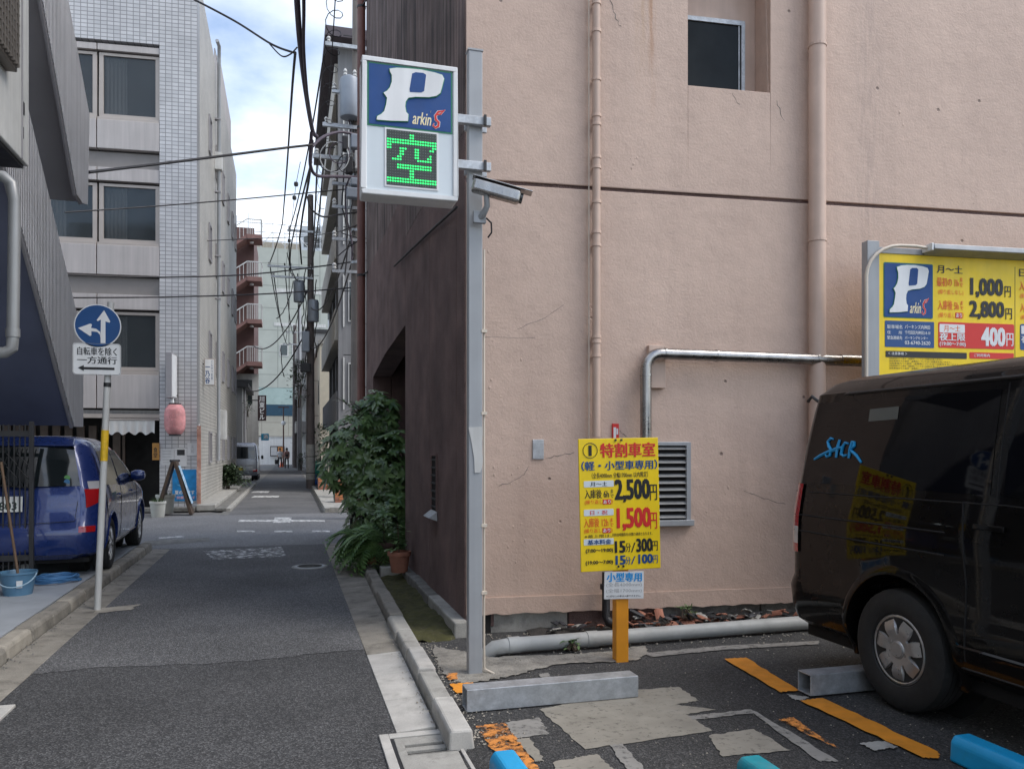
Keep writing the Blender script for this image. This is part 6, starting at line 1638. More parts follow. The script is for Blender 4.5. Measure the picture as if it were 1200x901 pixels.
for i in range(5): 
    y_ = .3 + (Lc-.8)*i/4; MB().box(.26, y_, 0, .62, y_+.4, HC-.5).build('column', M_cpgrey, cp)
MB().box(-.5, -1.0, HC, 9.2, Lc+.3, HC+.35).build('roof_overhang', mat('roof_purple', (.075,.06,.07), .6, var=.1), cp)
for z_ in (3.2, 6.2, 9.2, 12.2):
    w_ = MB().box(.35, -.36, z_, .75, -.302, z_+1.5).build('window', M_offwhite, cp); MB().box(.39, -.37, z_+.05, .71, -.361, z_+1.45).build('pane', M_glass_dark, cp if False else w_)
    MB().cyl((.18,-.34,z_-.2), (.18,-.34,z_+1.7), .03, n=6).build('conduit', M_offwhite, cp)
# plaza in front with brick planters and crates
struct(MB().box(.95, 20.0, -.02, 9, yc-.32, .10).build('pavement', M_conc))
M_brick = brickmat('planter_brick', (.34,.13,.075), (.40,.17,.09), (.30,.26,.22), .21, .07, 'xz', .010, .7, .5, .5, .1)
for (px_, py_, w_, d_, h_, lab) in ((404, 588, .55, .5, .42, 'orange brick planter box with stripes near the crossing'), (388, 573, .95, .7, .42, 'low red brick planter further along the far pavement')):
    q = gp(px_, py_, .1); o = thing('brick_planter', lab, 'planter', (q.x, q.y, .1))
    z_ = 0; r_ = 0
    while z_ < h_-.02:
        x_ = -w_/2 - (.105 if r_ % 2 else 0)
        while x_ < w_/2 - .02:
            a_, b_ = max(x_+.006, -w_/2), min(x_+.204, w_/2)
            if b_ - a_ > .03: MB().box(a_, -d_/2-.004*(r_ % 2), z_+.005, b_, -d_/2+.09, z_+.065).build('brick', M_terra if (r_ + int(x_*10)) % 3 else mat('brick_orange', (.48,.19,.08), .8, var=.2), o)
            x_ += .21
        z_ += .07; r_ += 1
    MB().box(-w_/2+.006, -d_/2+.012, 0, w_/2-.006, d_/2, h_-.01).build('core', M_conc_dark, o)
for (px_, py_, cc_, lab, h_) in ((375, 553, (.03,.35,.24), 'green plastic crate stacked by the far utility pole', .55), (377, 562, (.03,.13,.50), 'blue plastic crate standing by the far utility pole', .38)):
    q = gp(px_, py_, .0); o = thing('crate', lab, 'crate', (1.25, 36.5 if 'blue' in lab else 37.2, .0 if 'blue' in lab else .42))
    if 'green' in lab: o.location.z = 0; h_ = 1.0
    cmat = mat('crate_' + lab[:4].strip(), cc_, .5, var=.1)
    MB().box(-.28,-.2,0,.28,.2,.03).box(-.28,-.2,.03,-.25,.2,h_).box(.25,-.2,.03,.28,.2,h_).box(-.25,-.2,.03,.25,-.17,h_).box(-.25,.17,.03,.25,.2,h_).build('tub', cmat, o)
    MB().box(-.30,-.22,h_,.30,-.16,h_+.03).box(-.30,.16,h_,.30,.22,h_+.03).box(-.30,-.16,h_,-.24,.16,h_+.03).box(.24,-.16,h_,.30,.16,h_+.03).build('rim', cmat, o)
# kerbs of the far alley
fk = struct(MB().poly([(.80,19.7,.0015),(.98,19.7,.0015),(1.1,90,.0015),(.95,90,.0015)]).build('kerb', M_conc_dark))
for k in range(26):
    y_ = 19.8 + .62*k; MB().box(.85 + .002*k, y_, -.01, .97 + .002*k, y_+.60, .11).build('kerb_stone', M_conc, fk, bevel=.012)
fk2 = struct(MB().poly([(-1.35,19.7,.0015),(-1.55,19.7,.0015),(-1.45,90,.0015),(-1.25,90,.0015)]).build('kerb', M_conc_dark))
for k in range(26):
    y_ = 20.9 + .62*k; MB().box(-1.50, y_, -.01, -1.38, y_+.60, .07).build('kerb_stone', M_conc, fk2, bevel=.012)

# ================================================================== UTILITY POLES
M_pole = mat('pole_concrete', (.20,.175,.155), .8, var=.2, vscale=2, streak=.2)
M_polepurple = mat('pole_brown', (.115,.095,.09), .75, var=.2, vscale=2)
M_trafo = mat('transformer_grey', (.26,.29,.33), .45, .2, var=.1)
def utility_pole(x, y, h, r0, label, m, arms=(), group=None):
    o = thing('utility_pole', label, 'utility pole', (x, y, 0))
    MB().tube([(0,0,-.05),(0,0,h)], [r0, r0*.62], 18).build('shaft', m, o, smooth=True)
    for k in range(int(h*1.4) - 3):
        z_ = 2.2 + .7*k; s_ = 1 if k % 2 else -1
        if z_ < h - .3: MB().bar((s_*r0*.7, 0, z_), (s_*(r0+.14), 0, z_), .016).build('step_bolt', M_dark, o)
    for z_, x0_, x1_ in arms:
        MB().box(x0_, -.16, z_-.04, x1_, -.09, z_+.04).build('cross_arm', M_galv, o)
        n_ = max(2, int((x1_-x0_)/.5))
        for i in range(n_):
            xi = x0_ + .08 + (x1_-x0_-.16)*i/(n_-1)
            MB().lathe([(.02,0),(.045,.02),(.03,.05),(.05,.08),(.03,.12),(0,.13)], 10, Matrix.Translation((xi, -.125, z_+.04))).build('insulator', M_offwhite, o, smooth=True)
    return o
q = gp(364, 572)
up2 = utility_pole(q.x, q.y, 11.7, .175, 'tall brown concrete utility pole with crossarms half-way up the alley', M_polepurple, ((8.75,-1.65,.1), (8.35,-1.5,.1), (10.2,-.9,.4)))
MB().tube([(0,0,.35),(0,0,1.75)], [.181,.178], 18).build('pale_wrap', M_conc, up2, smooth=True)
for z_ in (.6, 1.25): MB().tube([(0,0,z_),(0,0,z_+.03)], [.184,.184], 18).build('steel_band', M_dark, up2)
for (x_, y_, z_) in ((-.45,-.05,7.4), (.1,-.35,6.6)):
    t_ = MB().lathe([(0,0),(.2,0),(.21,.05),(.21,.75),(.18,.85),(0,.88)], 18, Matrix.Translation((x_, y_, z_))).build('transformer', M_trafo, up2, smooth=True)
    MB().box(x_-.05, y_, z_+.4, .05, y_+.05, z_+.5).build('bracket', M_dark, up2)
MB().box(-.35, -.45, 5.4, -.05, -.18, 6.2).build('junction_box', M_trafo, up2, bevel=.03)
MB().box(-.4, -.4, 4.6, .0, -.2, 4.95).build('junction_box', M_dark, up2, bevel=.03)
up1 = utility_pole(1.46, 17.75, 13.0, .16, 'concrete utility pole with transformer behind the parking sign', M_pole, ((8.55,-.75,.9), (7.85,-.95,.7), (10.3,-.7,.7)))
tz = onY(410, 138, 17.5).z; tx = onY(410, 115, 17.5).x - 1.46
MB().lathe([(0,0),(.20,0),(.215,.04),(.215,.78),(.20,.84),(.10,.9),(0,.9)], 24, Matrix.Translation((tx, -.22, tz))).build('transformer', M_trafo, up1, smooth=True)
for k in (-1, 1): MB().lathe([(.03,0),(.05,.03),(.03,.07),(.05,.1),(.02,.16)], 10, Matrix.Translation((tx+.1*k, -.3, tz+.86))).build('bushing', M_offwhite, up1, smooth=True)
for (px_, py_, w_, h_, mm) in ((417,168,.22,.3,M_trafo), (409,195,.16,.35,M_dark), (416,215,.2,.16,M_trafo), (404,170,.12,.3,M_dark), (419,190,.14,.4,M_offwhite), (414,228,.3,.22,M_trafo)):
    p = onY(px_, py_, 17.5); MB().box(p.x-1.46-w_/2, -.4, p.z-h_/2, p.x-1.46+w_/2, -.2, p.z+h_/2).build('junction_box', mm, up1, bevel=.02)
q3 = gp(351, 551)
up3 = utility_pole(q3.x, q3.y, 12.5, .20, 'grey steel utility pole further up the alley than the brown one', M_greypaint, ((10.5,-1.0,1.0), (9.6,-.8,.8)))
q4 = gp(345.5, 548)
up4 = utility_pole(q4.x, q4.y, 12.5, .24, 'farthest dark utility pole standing by the white hoarding', M_polepurple, ((10.8,-1.0,1.0),))

# ================================================================== CABLES
def sagline(p0, p1, sag, n=24):
    p0, p1 = Vector(p0), Vector(p1)
    return [p0.lerp(p1, i/n) - Vector((0,0,sag*4*(i/n)*(1-i/n))) for i in range(n+1)]
def cable(pts, r, label, m=None, n=6):
    return tag(MB().tube(pts, r, n).build('cable', m or M_wire, smooth=True), label, 'cable')
def way(*wp, n=8):
    """smooth path through (px, py, distance) way points"""
    P = [at(*w) for w in wp]; out = []
    for i in range(len(P)-1):
        a, b, c, d = P[max(i-1,0)], P[i], P[i+1], P[min(i+2, len(P)-1)]
        for k in range(n):
            t = k/n; out.append(.5*((2*b) + (c-a)*t + (2*a-5*b+4*c-d)*t*t + (3*b-a-3*c+d)*t**3))
    out.append(P[-1]); return out
def jit(pts, a, seed):
    r_ = random.Random(seed); return [p + Vector((r_.uniform(-a,a), r_.uniform(-a,a), r_.uniform(-a,a))) for p in pts]
A1 = Vector((1.46, 17.6, 0))
cable(way((340,-160,7.6),(348,0,10.5),(352,55,12),(358,105,13.6),(366,152,15.6),(371,160,16)), .042, 'thick dark cable bundle hanging overhead along the alley', M_wire2, 9)
cable(way((352,-160,7.6),(356,0,10.5),(356,60,12),(361,120,14),(366,152,15.6)), .024, 'second dark cable twisted beside the thick overhead bundle', M_wire2, 8)
cable(way((365,155,15.6),(364,175,15.8),(364,195,16),(372,206,16.4),(395,207,16.8),(422,208,17.3)), .034, 'dark cable elbow bending from the bundle to the pole behind the sign', M_wire2, 8)
cable(way((104,202,11.5),(180,193,13),(260,183,14.3),(330,174,15.3),(366,170,15.7)), .026, 'thick twisted cable crossing from the stair building to the overhead bundle')
cable(way((222,-3,13.5),(275,25,13.3),(318,52,13.1),(344,62,13)), .018, 'service cable dropping from the tiled office block roof to the bundle')
cable(way((316,52,13.1),(330,66,13.05),(340,64,13),(348,56,12.6)), .012, 'looped cable tail tied at the overhead bundle')
def P2(x, z): return Vector((up2.location.x + x, up2.location.y - .125, z))
def P1(x, z): return Vector((1.46 + x, 17.62, z))
def P3(x, z): return Vector((up3.location.x + x, up3.location.y - .125, z))
def P4(x, z): return Vector((up4.location.x + x, up4.location.y - .125, z))
cable(way((346,62,12.6),(342,110,15),(336,200,22),(331,262,31)) + sagline(at(331,262,31), P2(-1.55, 8.9), .1)[1:], .022, 'single cable hanging along the alley below the bundle')
cable(way((366,165,15.7),(362,210,19),(355,250,24),(351,280,29)) + [P2(-.35, 8.9)], .030, 'dark cable running from the near bundle towards the brown utility pole')
cable(way((365,190,16),(352,240,21),(341,290,27),(340,316,30)) + [P2(-.75, 8.5)], .022, 'slack cable looping low towards the brown utility pole')
cable(way((76,249,14),(180,242,15.5),(300,232,16.6),(425,220,17.6)), .014, 'upper thin cable crossing in front of the tiled office block')
cable(way((74,322,15),(180,325,16.2),(300,321,17.2),(428,305,17.7)), .016, 'middle thin cable crossing in front of the tiled office block')
cable(way((76,349,15),(200,348,16.4),(320,344,17.2),(428,336,17.7)), .016, 'lowest thin cable crossing in front of the tiled office block')
cable(way((230,283,22),(290,280,24),(360,277,30),(428,266,18)), .014, 'thin cable strung from the tiled side wall past the brown pole')
cable(sagline(Vector((-2.2, 54.0, 8.3)), P2(-.1, 7.9), 1.0), .03, 'drooping cable from the red-brown stairs to the brown utility pole')
cable(sagline(Vector((-2.3, 46.6, 4.9)), P2(-.1, 6.4), .9), .028, 'slack cable from the low grey house to the brown utility pole')
for a_, b_, s_, lab in ((P2(-1.57, 8.88), P3(-.9, 10.6), .9, 'outermost cable from the crossarm down the alley'), (P2(-1.0, 8.88), P3(-.4, 10.6), 1.0, 'cable from the middle of the crossarm down the alley'), (P2(-1.42, 8.5), P3(-.7, 9.7), 1.1, 'cable from the lower crossarm end to the grey steel pole'), (P2(-.5, 8.5), P3(0, 9.7), .9, 'inner cable from the brown pole to the grey steel pole'), (P2(0, 6.0), P3(0, 7.0), 1.2, 'low sagging cable before the pale green tower'), (P3(-.9, 10.6), P4(-.9, 10.9), .3, 'cable between the grey steel pole and the farthest pole'), (P2(-.82, 10.3), P4(-.5, 10.9), 1.0, 'upper cable from the brown pole to the farthest pole')):
    cable(sagline(a_, b_, s_), .022, lab)
for a_, b_, s_, lab in ((P1(-.67, 10.4), P2(-.8, 10.3), .5, 'high cable from the transformer pole to the top of the brown pole'), (P1(-.65, 8.7), P2(.0, 8.9), .7, 'cable from the middle of the transformer pole to the brown pole'), (P1(-.85, 8.0), P2(-.05, 8.5), .9, 'cable from the low arm of the transformer pole to the brown pole'), (P1(-.1, 6.3), P2(0, 7.2), .7, 'low cable from the transformer pole to the brown pole'), (P1(-.1, 5.7), P2(0, 5.6), .6, 'lowest cable from the transformer pole to the brown pole box')):
    cable(sagline(a_, b_, s_), .020, lab)
# ragged vertical leads down the shaft of the brown pole
for k, (x_, z0_, z1_) in enumerate(((-.22, 4.9, 8.7), (.2, 5.2, 8.3), (-.3, 6.1, 8.4))):
    cable(jit([P2(x_ + .05*math.sin(i*.9 + k), z0_ + (z1_-z0_)*i/14) for i in range(15)], .03, k), .022, ('left lead', 'right lead', 'third lead')[k] + ' running down the brown utility pole shaft')
# coiled support wire
base = way((394,-20,11.5),(389,60,13.6),(383,140,17),(377,220,24),(373,290,31), n=40)
hel = []
for i, p in enumerate(base):
    a = i*.62; hel.append(p + Vector((math.cos(a)*.13, 0, math.sin(a)*.13)))
cable(hel, .007, 'thin spiral wire coiled round the support line by the car park building', None, 4)
cable(base, .010, 'support line inside the spiral wire by the car park building', None, 5)
# loops of slack cable on the transformer pole
loops = [way(*[(390 + dx + rr*math.cos(R(a)), 182 + dy + rr*1.05*math.sin(R(a)), 16.9) for a in range(-30, 330, 40)]) for dx, dy, rr in ((2,2,17),(-2,5,14),(8,-3,12),(16,10,10))]
labs = ['largest pale loop of slack cable on the transformer pole', 'second loop of slack cable on the transformer pole', 'small upper loop of slack cable on the transformer pole', 'small dark loop of cable beside the transformer pole boxes']
for l_, lab, mm in zip(loops, labs, (M_offwhite, M_wire, M_wire2, M_wire)): cable(l_, .012, lab, mm)
cable(way((366,172,15.8),(380,160,16.4),(400,155,17),(424,160,17.4)), .03, 'upper cable bracketed from the bundle to the transformer pole', M_wire2)
cable(way((360,230,16.5),(365,245,16.6),(378,254,16.9),(395,252,17.2),(424,248,17.4)), .02, 'slack cable hanging below the transformer pole boxes')
cable(way((396,300,17.4),(408,290,17.3),(420,280,17.2),(400,272,17.2),(424,262,17.4)), .012, 'thin slack cable curling low on the transformer pole')

# further tangle: leads, drop wires and fittings on the transformer pole
rnd = random.Random(91)
names = ['first', 'second', 'third', 'fourth', 'fifth', 'sixth', 'seventh', 'eighth']
for k in range(6):
    x_ = -.28 + .09*k; z0_ = rnd.uniform(5.2, 6.4); z1_ = rnd.uniform(8.0, 9.8)
    cable(jit([P1(x_ + .08*math.sin(i*.7 + k*1.7), z0_ + (z1_-z0_)*i/12) for i in range(13)], .035, 50+k), rnd.uniform(.010, .022), names[k] + ' vertical lead counted outward on the transformer pole', rnd.choice((M_wire, M_wire2, M_wire)))
for k, z_ in enumerate((5.4, 6.1, 6.8, 7.3, 9.3)):
    MB().box(-.55, -.14, z_-.03, .3, -.08, z_+.03).build('bracket_arm', M_galv, up1)
    MB().lathe([(.025,0),(.05,.03),(.035,.07),(.05,.1),(.02,.15)], 10, Matrix.Translation((-.5, -.11, z_+.03))).build('insulator', M_offwhite, up1, smooth=True)
    MB().tube([(0,0,z_+.2),(0,0,z_+.26)], .165 - .005*z_ + .004, 18).build('steel_band', M_galv, up1)
for k in range(5):
    a_ = P1(-.45, (5.45, 6.15, 6.85, 7.35, 9.35)[k]); e_ = Vector((rnd.uniform(1.6, 1.75), yc - .35, rnd.uniform(6, 10)))
    cable(sagline(a_, e_, rnd.uniform(.3, .9)), .012, names[k] + ' drop wire from the transformer pole to the car park wall')
for k in range(5):
    z_ = (6.9, 7.6, 8.2, 9.3, 5.6)[k]
    a_ = P2(-.15 - .25*k, z_); b_ = P2(-.1 - .3*((k*2) % 5), z_ - rnd.uniform(.7, 1.6)); 
    cable(jit(sagline(a_, b_ + Vector((0, -.15, 0)), .35, 14), .02, 70+k), .018, names[k] + ' dangling jumper lead on the brown utility pole')
# small clamps hung along the alley wires
for k, (px_, py_, d_) in enumerate(((347, 216, 21), (345, 232, 22), (339, 282, 28))):
    p = at(px_, py_, d_); o = tag(MB().lathe([(0,-.06),(.05,-.05),(.06,0),(.05,.05),(0,.06)], 10, Matrix.Translation(p)).build('cable_clamp', M_wire, smooth=True), names[k] + ' little black clamp on the thin alley wire', 'clamp')
cable(way((352,190,17),(347,216,21),(345,232,22),(339,282,28),(335,312,33)), .007, 'very thin wire carrying the little black clamps', None, 4)

# ================================================================== PEOPLE AT THE FAR END
def skin_body(name, joints, edges, radii, mtl, parent):
    me = bpy.data.meshes.new(name); me.from_pydata(joints, edges, [])
    o = bpy.data.objects.new(name, me); COL.objects.link(o)
    sk = o.modifiers.new('skin', 'SKIN'); o.modifiers.new('sub', 'SUBSURF').levels = 1
    for i, r_ in enumerate(radii): me.skin_vertices[0].data[i].radius = (r_, r_)
    me.skin_vertices[0].data[0].use_root = True
    dg = bpy.context.evaluated_depsgraph_get(); dg.update()
    nm = bpy.data.meshes.new_from_object(o.evaluated_get(dg)); nm.name = name
    bpy.data.objects.remove(o)
    for p in nm.polygons: p.use_smooth = True
    nm.materials.clear(); 
    for m_ in mtl: nm.materials.append(m_)
    for p in nm.polygons:
        z_ = p.center.z; x_ = abs(p.center.x)
        p.material_index = 2 if (z_ > 1.43 or (x_ > .17 and z_ < 1.12 and z_ > .7)) else (1 if z_ > .93 else (3 if z_ < .07 else 0))
    return link(name, nm, parent)
M_skin = mat('skin', (.45,.27,.19), .6, var=.05)
def person(x, y, label, top, bottom, hair, stride=.12, face=0.0, pack=None):
    o = thing('person', label, 'person', (x, y, 0), face)
    J = [(0,0,.95),(0,.01,1.15),(0,.0,1.36),(0,0,1.46),(0,-.01,1.56),(0,-.01,1.66), (.10,0,.90),(.11,-stride,.50),(.11,-stride*.7,.08),(.11,-stride*.7-.14,.035), (-.10,0,.90),(-.11,stride*.6,.50),(-.11,stride,.08),(-.11,stride-.14,.035),
         (.17,0,1.38),(.22,.03,1.12),(.21,-.10,.90),(.20,-.13,.80), (-.17,0,1.38),(-.22,-.02,1.12),(-.21,-.16,.95),(-.20,-.20,.86)]
    E = [(0,1),(1,2),(2,3),(3,4),(4,5),(0,6),(6,7),(7,8),(8,9),(0,10),(10,11),(11,12),(12,13),(2,14),(14,15),(15,16),(16,17),(2,18),(18,19),(19,20),(20,21)]
    Rr = [.145,.13,.15,.055,.09,.085,.085,.062,.045,.04,.085,.062,.045,.04,.062,.048,.038,.035,.062,.048,.038,.035]
    skin_body('body', J, E, Rr, [bottom, top, M_skin, M_dark], o)
    MB().lathe([(0,.125),(.06,.115),(.095,.06),(.10,.0),(.09,-.05)], 16, Matrix.Translation((0,.02,1.62))).build('hair', hair, o, smooth=True)
    return o
M_hair = mat('hair_dark', (.02,.016,.014), .7, var=.1)
p_ = gp(328, 547.5)
person(p_.x, p_.y, 'person in white shirt and black trousers walking with a black bag', M_white, mat('cloth_black', (.02,.02,.025), .9, var=.1), M_hair, .18, R(10))
bag = thing('bag', 'black bag carried low beside the person in the white shirt', 'bag', (p_.x - .30, p_.y - .1, .28))
MB().box(-.14,-.09,0,.14,.09,.42).build('pouch', M_dark, bag, bevel=.04); MB().tube([(-.08,0,.41),(-.06,0,.55),(.06,0,.55),(.08,0,.41)], .012, 6).build('strap', M_dark, bag)
p_ = gp(336, 549)
person(p_.x, p_.y, 'person in pink top and dark trousers with a backpack walking away', mat('cloth_pink', (.50,.30,.27), .9, var=.1), mat('cloth_dark', (.03,.03,.035), .9, var=.1), M_hair, .08, R(190))
bp_ = thing('backpack', 'dark brown backpack worn by the person in the pink top', 'backpack', (p_.x, p_.y - .22, 1.05))
MB().box(-.16,-.08,-.05,.16,.08,.36).build('pouch', mat('pack_brown', (.22,.12,.10), .8, var=.1), bp_, bevel=.05); MB().box(-.11,-.11,-.02,.11,-.081,.16).build('pocket', M_dark, bp_, bevel=.02)

# ================================================================== PLANTS
def leafmat(name, c1, c2, rough=.32):
    m = mat(name, c1, rough, var=0, spec=.6); t, b = nodes_of(m); L = t.links.new
    co = t.nodes.new('ShaderNodeTexCoord'); n = t.nodes.new('ShaderNodeTexNoise'); n.inputs['Scale'].default_value = 7; n.inputs['Detail'].default_value = 4
    oi = t.nodes.new('ShaderNodeObjectInfo'); ad = t.nodes.new('ShaderNodeVectorMath'); ad.operation = 'ADD'
    L(co.outputs['Object'], ad.inputs[0]); L(oi.outputs['Location'], ad.inputs[1]); L(ad.outputs[0], n.inputs['Vector'])
    r = t.nodes.new('ShaderNodeMapRange'); r.inputs[1].default_value = .35; r.inputs[2].default_value = .68; L(n.outputs['Fac'], r.inputs[0])
    mx_ = t.nodes.new('ShaderNodeMixRGB'); mx_.inputs[1].default_value = (*c1, 1); mx_.inputs[2].default_value = (*c2, 1); L(r.outputs[0], mx_.inputs[0]); L(mx_.outputs[0], b.inputs['Base Color'])
    return m
M_leaf = leafmat('glossy_leaf', (.040,.088,.030), (.16,.25,.085))
M_fern = leafmat('fern_leaf', (.055,.12,.035), (.15,.25,.07), .45)
M_shrub = leafmat('shrub_leaf', (.03,.055,.025), (.07,.10,.045), .5)
M_bark = mat('bark', (.09,.065,.045), .9, var=.3, vscale=8, bump=.6, bscale=40)
def leaflet(mb, base, d, up, L, w, fold=.25, droop=.25):
    """one leaf blade: two rows folded along the midrib, drooping at the tip"""
    d = d.normalized(); s = d.cross(up)
    s = s.normalized() if s.length > 1e-4 else Vector((1,0,0)); n = s.cross(d)
    prof = [(0,.12),(.25,.85),(.55,1.0),(.8,.62),(1,.0)]
    mid = []; lf = []; rt = []
    for t, k in prof:
        c = base + d*(L*t) - Vector((0,0,1))*(droop*L*t*t)
        mid.append(c); lf.append(c + s*(w*k/2) + n*(fold*w*k/2)); rt.append(c - s*(w*k/2) + n*(fold*w*k/2))
    k = len(prof); mb.add(mid + lf[1:-1] + rt[1:-1], [(0,1,k),(0,k+k-2,1)] + [(i,i+1,k+i,k+i-1) for i in range(1,k-2)] + [(i+1,i,k+k-2+i-1,k+k-2+i) for i in range(1,k-2)] + [(k-2,k-1,k+k-3),(k-1,k-2,k+2*(k-2)-1)])
def umbel(mb, c, axis, rnd, L=.13, n=7):
    axis = axis.normalized(); a = axis.orthogonal().normalized(); b = axis.cross(a); ph = rnd.uniform(0, 6.28)
    for k in range(n):
        an = ph + 2*math.pi*k/n; d = (a*math.cos(an) + b*math.sin(an)) + axis*rnd.uniform(.1, .45)
        leaflet(mb, c, d, axis, L*rnd.uniform(.75, 1.1), L*.36, .2, rnd.uniform(.15, .5))
rnd = random.Random(21)
bush = thing('shrub', 'tall glossy-leaved shrub crowding the doorway of the brown wall', 'shrub', (1.12, 11.3, 0))
clm = []
for v in range(6):
    m_ = MB(); umbel(m_, Vector((0,0,0)), Vector((0,0,1)), rnd, .15, 7); clm.append(m_.mesh('leaf_cluster', M_leaf, smooth=True))
# volume of the crown: stacked uneven lobes (centre, radius)
lobes = [((-.16,.0,1.55),(.46,.50,.50)), ((.10,.10,2.02),(.30,.40,.36)), ((-.34,-.1,1.25),(.32,.40,.34)), ((.22,-.45,1.25),(.30,.42,.55)), ((.05,-.2,.75),(.40,.5,.55)), ((.25,.2,1.7),(.30,.5,.5)), ((-.02,.2,.35),(.32,.4,.4)), ((.20,-.75,.55),(.25,.35,.5))]
def in_crown():
    c, r_ = rnd.choices(lobes, [l[1][0]*l[1][1]*l[1][2] for l in lobes])[0]
    while True:
        p = Vector((rnd.uniform(-1,1), rnd.uniform(-1,1), rnd.uniform(-1,1)))
        if p.length <= 1: break
    p = p.normalized() * (p.length ** .45)
    return Vector((c[0]+p.x*r_[0], c[1]+p.y*r_[1], c[2]+p.z*r_[2])), p
stf = MB(); k = 0; pos = []
while len(pos) < 1150:
    p, nrm_ = in_crown()
    if p.z < .12 or p.x > .38: continue
    pos.append((p, nrm_))
pos.sort(key=lambda t: t[0].y + .4*t[0].x)           # nearest to the alley mouth first
for i, (p, nn) in enumerate(pos):
    ax = (nn + Vector((rnd.uniform(-.5,.5), rnd.uniform(-.9,.1), rnd.uniform(.2,1.0)))).normalized()
    s_ = rnd.uniform(.45, 1.2)
    if i < 240:
        qd = Vector((0,0,1)).rotation_difference(ax).to_euler()
        link('leaf_cluster', clm[i % 6], bush, p, qd, s_)
    else: umbel(stf, p, ax, rnd, .14*s_, 6)
cr_ = stf.build('crown', M_leaf, bush, smooth=True); cr_['kind'] = 'stuff'
for k in range(7):
    a = rnd.uniform(-.18, .22); b = rnd.uniform(-.4, .3); tp = rnd.choice(lobes)[0]
    MB().tube([(a*.4, b*.4, 0), (a, b, .5), ((a+tp[0])/2, (b+tp[1])/2, .9), tp], [.022,.02,.014,.006], 7).build('stem', M_bark, bush, smooth=True)
for k in range(9):
    e = Vector((rnd.uniform(-.62,-.1), rnd.uniform(-.2,.2), rnd.uniform(1.9,2.25))) if k < 5 else Vector((rnd.uniform(-.55,-.35), -.6 + rnd.uniform(-.1,.1), rnd.uniform(.35,.75)))
    s0 = Vector((0,0,1.7)) if k < 5 else Vector((-.05,-.3,.6))
    mid = (s0+e)/2 + Vector((0,0,.12)); sp2 = MB().tube([s0, mid, e], [.008,.006,.003], 5).build('twig', M_bark, bush)
    tw = MB()
    for j in range(10):
        t = .3 + .7*j/9; c = s0.lerp(mid, t*2) if t < .5 else mid.lerp(e, t*2-1)
        leaflet(tw, c, Vector((rnd.uniform(-1,1), rnd.uniform(-1,.4), rnd.uniform(-.2,.5))), Vector((0,0,1)), .11, .035, .2, .3)
    t_ = tw.build('twig_leaves', M_leaf, sp2, smooth=True); t_['kind'] = 'stuff'
# fern clump: each frond its own object
fern = thing('fern', 'arching green fern spilling over the kerb below the shrub', 'fern', (1.05, 10.0, .10))
fm = []
for v in range(5):
    m_ = MB(); L = .62; n_ = 15; P = []
    for i in range(n_+1):
        t = i/n_; P.append(Vector((0, L*t*(1-.18*t), .26*math.sin(t*math.pi*.62) - .33*t*t*(1+.15*v))))
    m_.tube(P, [.004*(1-i/(n_+1)) + .0008 for i in range(n_+1)], 4)
    for i in range(1, n_+1):
        t = i/n_; w_ = .115*math.sin(math.pi*min(1, t*.9+.12))**.7 + .015; tg = (P[i]-P[i-1]).normalized()
        for sg in (-1, 1): leaflet(m_, P[i], Vector((sg*1.0,0,0)) + tg*.55, Vector((0,0,1)), w_, .030, .1, .3)
    fm.append(m_.mesh('frond', M_fern, smooth=True))
for k in range(84):
    a = rnd.uniform(-.2*math.pi, 1.25*math.pi) if k % 4 else rnd.uniform(0, 6.28)     # mostly leaning to the road
    yaw = a + math.pi*.0
    rz_ = R(90) + rnd.gauss(0, 1.0)         # local +y turned towards -X (the alley)
    link('frond', fm[k % 5], fern, (rnd.uniform(-.14,.16), rnd.uniform(-.35,.45), rnd.uniform(.05,.28)), (R(rnd.uniform(-18, 28)), R(rnd.uniform(-18,18)), rz_), rnd.uniform(.65, 1.1))
MB().lathe([(0,0),(.12,0),(.15,.2),(.16,.21),(.16,.24),(.13,.24),(.12,.18),(0,.18)], 20).build('pot', M_terra, fern, smooth=True)
for (px_, py_, s_, lab, yy_) in ((468, 672, 1.0, 'terracotta pot with leafy plant against the brown wall', 0), (452, 662, 1.1, 'dark brown plant pot half hidden behind the fern', .1)):
    q = gp(px_, py_, .1); o = thing('plant_pot', lab, 'plant pot', (min(q.x, 1.22), q.y + yy_, .12))
    MB().lathe([(0,0),(.09*s_,0),(.12*s_,.19*s_),(.135*s_,.19*s_),(.135*s_,.235*s_),(.115*s_,.235*s_),(.10*s_,.17*s_),(0,.17*s_)], 24).build('pot', M_terra if 'terra' in lab else mat('brown_pot', (.10,.055,.045), .7, var=.15), o, smooth=True)
    gm = MB()
    for k in range(60):
        a = rnd.uniform(0, 6.28); b = rnd.uniform(.2, 1.2); c = Vector((rnd.uniform(-.1,.05), rnd.uniform(-.08,.08), .22 + rnd.uniform(0,.35)))
        leaflet(gm, c, Vector((math.cos(a), math.sin(a), b*.4)), Vector((0,0,1)), rnd.uniform(.07,.13), .04, .2, .35)
    f_ = gm.build('foliage', M_leaf, o, smooth=True); f_['kind'] = 'stuff'
    MB().tube([(0,0,.15),(-.02,0,.55)], .008, 5).build('stem', M_bark, o)
